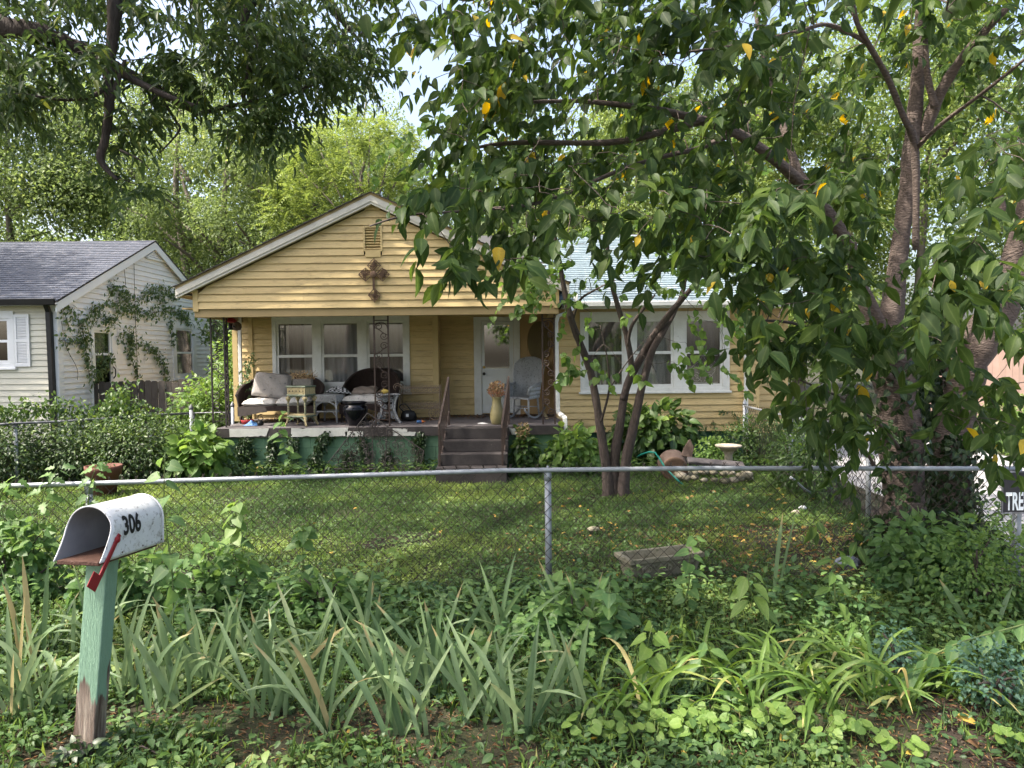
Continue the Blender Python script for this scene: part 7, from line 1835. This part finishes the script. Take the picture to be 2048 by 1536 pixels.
# blue green weeds on the right
l_blue = leafmat('blue_green_leaf', [(0, (0.045, 0.105, 0.07)), (1, (0.075, 0.15, 0.10))], .25, .6)
for u, v, r, n, lb in ((1985, 1420, .24, 620, 'blue green small leaved weed at the lower right corner'), (1790, 1370, .15, 330, 'upright blue green weed at the tip of the leafy branch')):
    p = PG(u, v); shrub('weed', lb, 'weed', (p.x, p.y, .2), (r, r * .8, .22), n, .032, .65, T_LOW, l_blue, 2.2, stems=6)
# violets: each plant a rosette
p_v = 'violet plants along the front of the bed'
vi = [(1170, 1490), (1215, 1478), (1260, 1490), (1310, 1490), (1360, 1470), (1390, 1500), (1440, 1480), (1480, 1490), (1530, 1460), (1570, 1440), (1600, 1470), (1640, 1480), (1700, 1470), (1730, 1490), (1260, 1440), (1345, 1455), (1420, 1455), (1500, 1440), (2020, 1500), (1800, 1520)]
vl = ['violet plant with pale round leaves below the arching iris', 'violet plant second along the front row from the iris', 'violet plant under the middle of the front row', 'violet plant just below the mulberry sprout', 'violet plant below the second daylily of the row', 'violet plant standing lowest, in front of the violet row', 'violet plant just right of the lowest standing one', 'violet plant in the gap before the big patch', 'violet plant at the left end of the big patch', 'violet plant at the top of the big patch', 'violet plant in the centre of the big patch', 'violet plant beneath the hanging daylily blades', 'violet plant at the right end of the big patch', 'violet plant below the right end of the big patch', 'violet plant nestled between the first daylilies', 'violet plant directly behind the one below the second daylily', 'violet plant at the daylily roots before the big patch', 'violet plant rising behind the left end of the big patch', 'violet plant alone in the lower right corner', 'violet plant among fallen yellow leaves at the bottom edge']
for (u, v), lb in zip(vi, vl):
    p = PG(u, min(v, 1530)); t = thing('violet', lb, 'violet', tuple(p), p_v)
    n = 9; a = rng.uniform(0, 6.28, n); r = rng.uniform(.02, .09, n)
    A = np.c_[p.x + np.cos(a) * r, p.y + np.sin(a) * r * .8, rng.uniform(.06, .13, n)]; D = np.c_[np.cos(a), np.sin(a) - .4, np.full(n, -.15)]
    L = rng.uniform(.045, .07, n)
    single_leaves(T_ROUND, A, D, rnd(n, .3) + (0, -.35, 1), L, L * 1.05, rng.uniform(.4, 1, n), l_lite, t)
    mb = MB()
    for q in A: mb.tube([(p.x, p.y, 0), (q[0], q[1], q[2])], .002, 4)
    mb.build('stem', m_stem, t)
# ------------------------------------------------------------------ ground cover
def scatter(name, label, cat, x0, x1, y0, y1, n, tm, mt, ll, lw, z=(.0, .03), upn=.8, lean=.5, mask=None, tint=(0, 1), flat=False, patchy=0):
    A = np.c_[rng.uniform(x0, x1, n), rng.uniform(y0, y1, n), rng.uniform(z[0], z[1], n)]
    if mask is not None: A = A[mask(A)]
    n = len(A)
    if flat: D = rnd(n) * (1, 1, .15); N = rnd(n, .35) + (0, 0, 1)
    else: D = rnd(n, lean) + (0, 0, 1); N = rnd(n) + (0, -1, .2)
    L = rng.uniform(ll[0], ll[1], n)
    tn = rng.uniform(tint[0], tint[1], n)
    if patchy: tn = np.clip(tn * .55 + .22 + .13 * pat(A, 1.1, patchy) + .08 * pat(A, 3.1, patchy + 2), 0, .97)
    o = leaves(name, tm, A, D, N, L, L * lw, tn, mt, None)
    return tag(o, label, cat, None, 'stuff')
m_crumb = mat('soil_crumb', (0.035, 0.024, 0.018), (0.10, 0.075, 0.055), 60, 0.95)
def pat(A, s, seed): 
    x, y = A[:, 0] * s, A[:, 1] * s
    return np.sin(x * 1.3 + seed) + np.sin(y * 1.7 + seed * 2) + np.sin((x + y) * .9 + seed) + .7 * np.sin((x - y) * 2.3 + 1.3 * seed)
lawn = lambda A: ((A[:, 1] < 12.5) & ~((A[:, 0] > 2.6) & (A[:, 1] < 8.6) & (rng.uniform(size=len(A)) < .72)) & (A[:, 0] < 4.5) & ~((np.abs(A[:, 0] + .65) < .6) & (A[:, 1] > 11.6)))
scatter('lawn_grass', 'short patchy lawn grass between the fence and the porch', 'grass', -8, 4.5, 6.3, 12.6, 95000, T_DIA, l_grass, (.03, .075), .11, patchy=3, mask=lambda A: lawn(A) & (pat(A, 1.6, 1) > -2.6), lean=.55)
scatter('clover', 'clover and small weeds through the lawn', 'weeds', -8, 4.5, 6.3, 12.5, 70000, T_DIA, l_cover, (.018, .05), .8, patchy=3, z=(.005, .04), flat=True, mask=lambda A: lawn(A) & (pat(A, 2.1, 4) > -2.2), tint=(.2, 1))
bare = lambda A: ~((A[:, 1] < 4.3) & (pat(A, 2.3, 2.2) + .8 * pat(A, 6.1, 1.2) > .9) & (rng.uniform(size=len(A)) < .85)) & ~((np.abs(A[:, 0] + .85) < .75) & (np.abs(A[:, 1] - 3.95) < .16 + .08 * np.sin(A[:, 0] * 9)) & (rng.uniform(size=len(A)) < .85))
scatter('ground_cover', 'dark low ground cover leaves under the irises', 'ground cover', -4.6, 4.8, 3.1, 6.4, 46000, T_LOW, l_cover, (.02, .065), .6, patchy=5, z=(.005, .10), flat=True, mask=bare, tint=(0, .75))
scatter('bed_grass', 'thin grass blades among the iris bed', 'grass', -4.6, 4.8, 3.05, 6.4, 42000, T_DIA, l_grass, (.04, .12), .07, mask=bare, lean=.6)
scatter('bed_weeds', 'taller weeds between the irises and the fence', 'weeds', -4.6, 4.6, 4.5, 6.35, 9000, T_OVAL, l_mid, (.04, .085), .6, z=(.05, .30), flat=True, mask=lambda A: (pat(A, 1.9, 7) > -.3) & ~((A[:, 0] > 1.0) & (rng.uniform(size=len(A)) < .6)), tint=(0, 1))
scatter('verge_weeds', 'mixed broad leaved weeds in front of the irises', 'weeds', -4.2, 4.6, 3.2, 4.7, 3000, T_OVAL, l_cover, (.04, .085), .55, z=(.01, .13), flat=True, mask=lambda A: bare(A) & (pat(A, 2.7, 9) > -.4), patchy=6)
scatter('soil_crumbs', 'crumbs of soil and twigs on the bare strip', 'soil crumbs', -4, 4.5, 3.05, 4.5, 9000, T_DIA, m_crumb, (.006, .03), .35, z=(.002, .012), flat=True)
scatter('foundation_weeds', 'low dark plants along the porch foundation', 'weeds', -5.6, 4.6, 11.9, 13.4, 6500, T_LOW, l_shrub, (.05, .11), .5, z=(.02, .26), flat=True, mask=lambda A: ~((np.abs(A[:, 0] + .65) < .66)) & ((A[:, 0] < -1.2) & (A[:, 1] > 12.2) & (A[:, 1] < 12.8) | (A[:, 0] > -.05) & (A[:, 1] > 12.1)), tint=(0, .8))
scatter('verge_grass', 'rough grass beyond the driveway', 'grass', 9.6, 20, 9, 21.8, 50000, T_DIA, l_grass, (.08, .16), .16)
scatter('yard_grass', 'rough grass in the neighbour yard', 'grass', -16, -7.5, 9.5, 15.2, 36000, T_DIA, l_grass, (.08, .16), .12)
scatter('leaf_litter', 'yellow and brown fallen leaves over the lawn', 'leaf litter', -2.5, 4.4, 6.5, 11.0, 290, T_OVAL, l_fall, (.05, .10), .5, z=(.035, .055), flat=True, mask=lambda A: rng.uniform(size=len(A)) < np.clip(.15 + (A[:, 0] + 1) * .22, .1, 1), tint=(.35, 1))
scatter('leaf_litter', 'dry brown leaves under the cherry and along the fence foot', 'leaf litter', -.2, 4.4, 5.4, 8.6, 2600, T_LOW, l_fall, (.035, .08), .5, z=(.006, .04), flat=True, mask=lambda A: rng.uniform(size=len(A)) < np.clip(.2 + A[:, 0] * .25, 0, 1), tint=(0, .62))
scatter('leaf_litter', 'scraps of dead stems and leaves on the soil at the front', 'leaf litter', -4, 4.5, 3.05, 4.7, 11000, T_DIA, l_fall, (.01, .05), .2, z=(.004, .02), flat=True, tint=(0, .4))
fl = [((765, 1495), .06, .1, 'brown curled fallen leaf on the bare soil'), ((1568, 1495), .10, .75, 'upright yellow fallen leaf left of the big violet patch'), ((1935, 1457), .12, .72, 'long ribbed yellow fallen leaf at lower right'), ((1180, 1500), .09, .9, 'narrow yellow fallen leaf below the dead iris blade'), ((1770, 1503), .09, .8, 'yellow fallen leaf at the bottom edge below the violets'), ((1370, 1525), .06, .7, 'small orange fallen leaf at the bottom edge'), ((1820, 1527), .06, .78, 'heart shaped yellow fallen leaf in the bottom edge grass'), ((1950, 1510), .10, .15, 'dark red brown curled fallen leaf right of the bottom yellow leaves'),
      ((1398, 1262), .08, .85, 'yellow fallen leaf by the daylily before the trough'), ((1570, 1258), .06, .95, 'round yellow fallen leaf on the sunlit soil'), ((1880, 1258), .11, .85, 'yellow fallen leaf caught in the daylilies under the branch'), ((380, 1492), .06, .22, 'rusty brown pine cone shaped leaf right of the mailbox post'), ((1215, 1485), .09, .18, 'brown fallen leaf beside the first violet'), ((700, 1482), .04, .6, 'small lobed yellow leaf on the bare soil')]
for (u, v), ll, ti, lb in fl:
    p = PG(u, min(v, 1532)); V0, T0 = T_OVAL
    o = np_mesh('fallen_leaf', np.c_[V0[:, 0] * ll - ll / 2, V0[:, 1] * ll * .48, V0[:, 2] * ll * 1.6 + .01], T0, l_fall, None, {'tint': np.full(len(V0), ti), 'rib': V0[:, 3]})
    o.location = (p.x, p.y, .05); o.rotation_euler = (R(25), R(rng.uniform(-20, 20)), rng.uniform(0, 6.28)); tag(o, lb, 'fallen leaf', 'large fallen leaves in the bed')
# sticks
for (a, b, lb) in (((1640, 1355), (1900, 1340), 'long pale dry stalk lying through the daylilies'), ((240, 1512), (330, 1525), 'dark stick lying on the bare soil right of the mailbox post'), ((1700, 1395), (1880, 1385), 'pale dry stick lower among the right daylilies')):
    a = PG(*a); b = PG(*b); tag(MB().tube([a + Vector((0, 0, .03)), (a + b) / 2 + Vector((0, 0, .07)), b + Vector((0, 0, .03))], [.006, .005, .004], 6).build('dry_stick', m_dry if 'pale' in lb else m_barka, None), lb, 'stick')
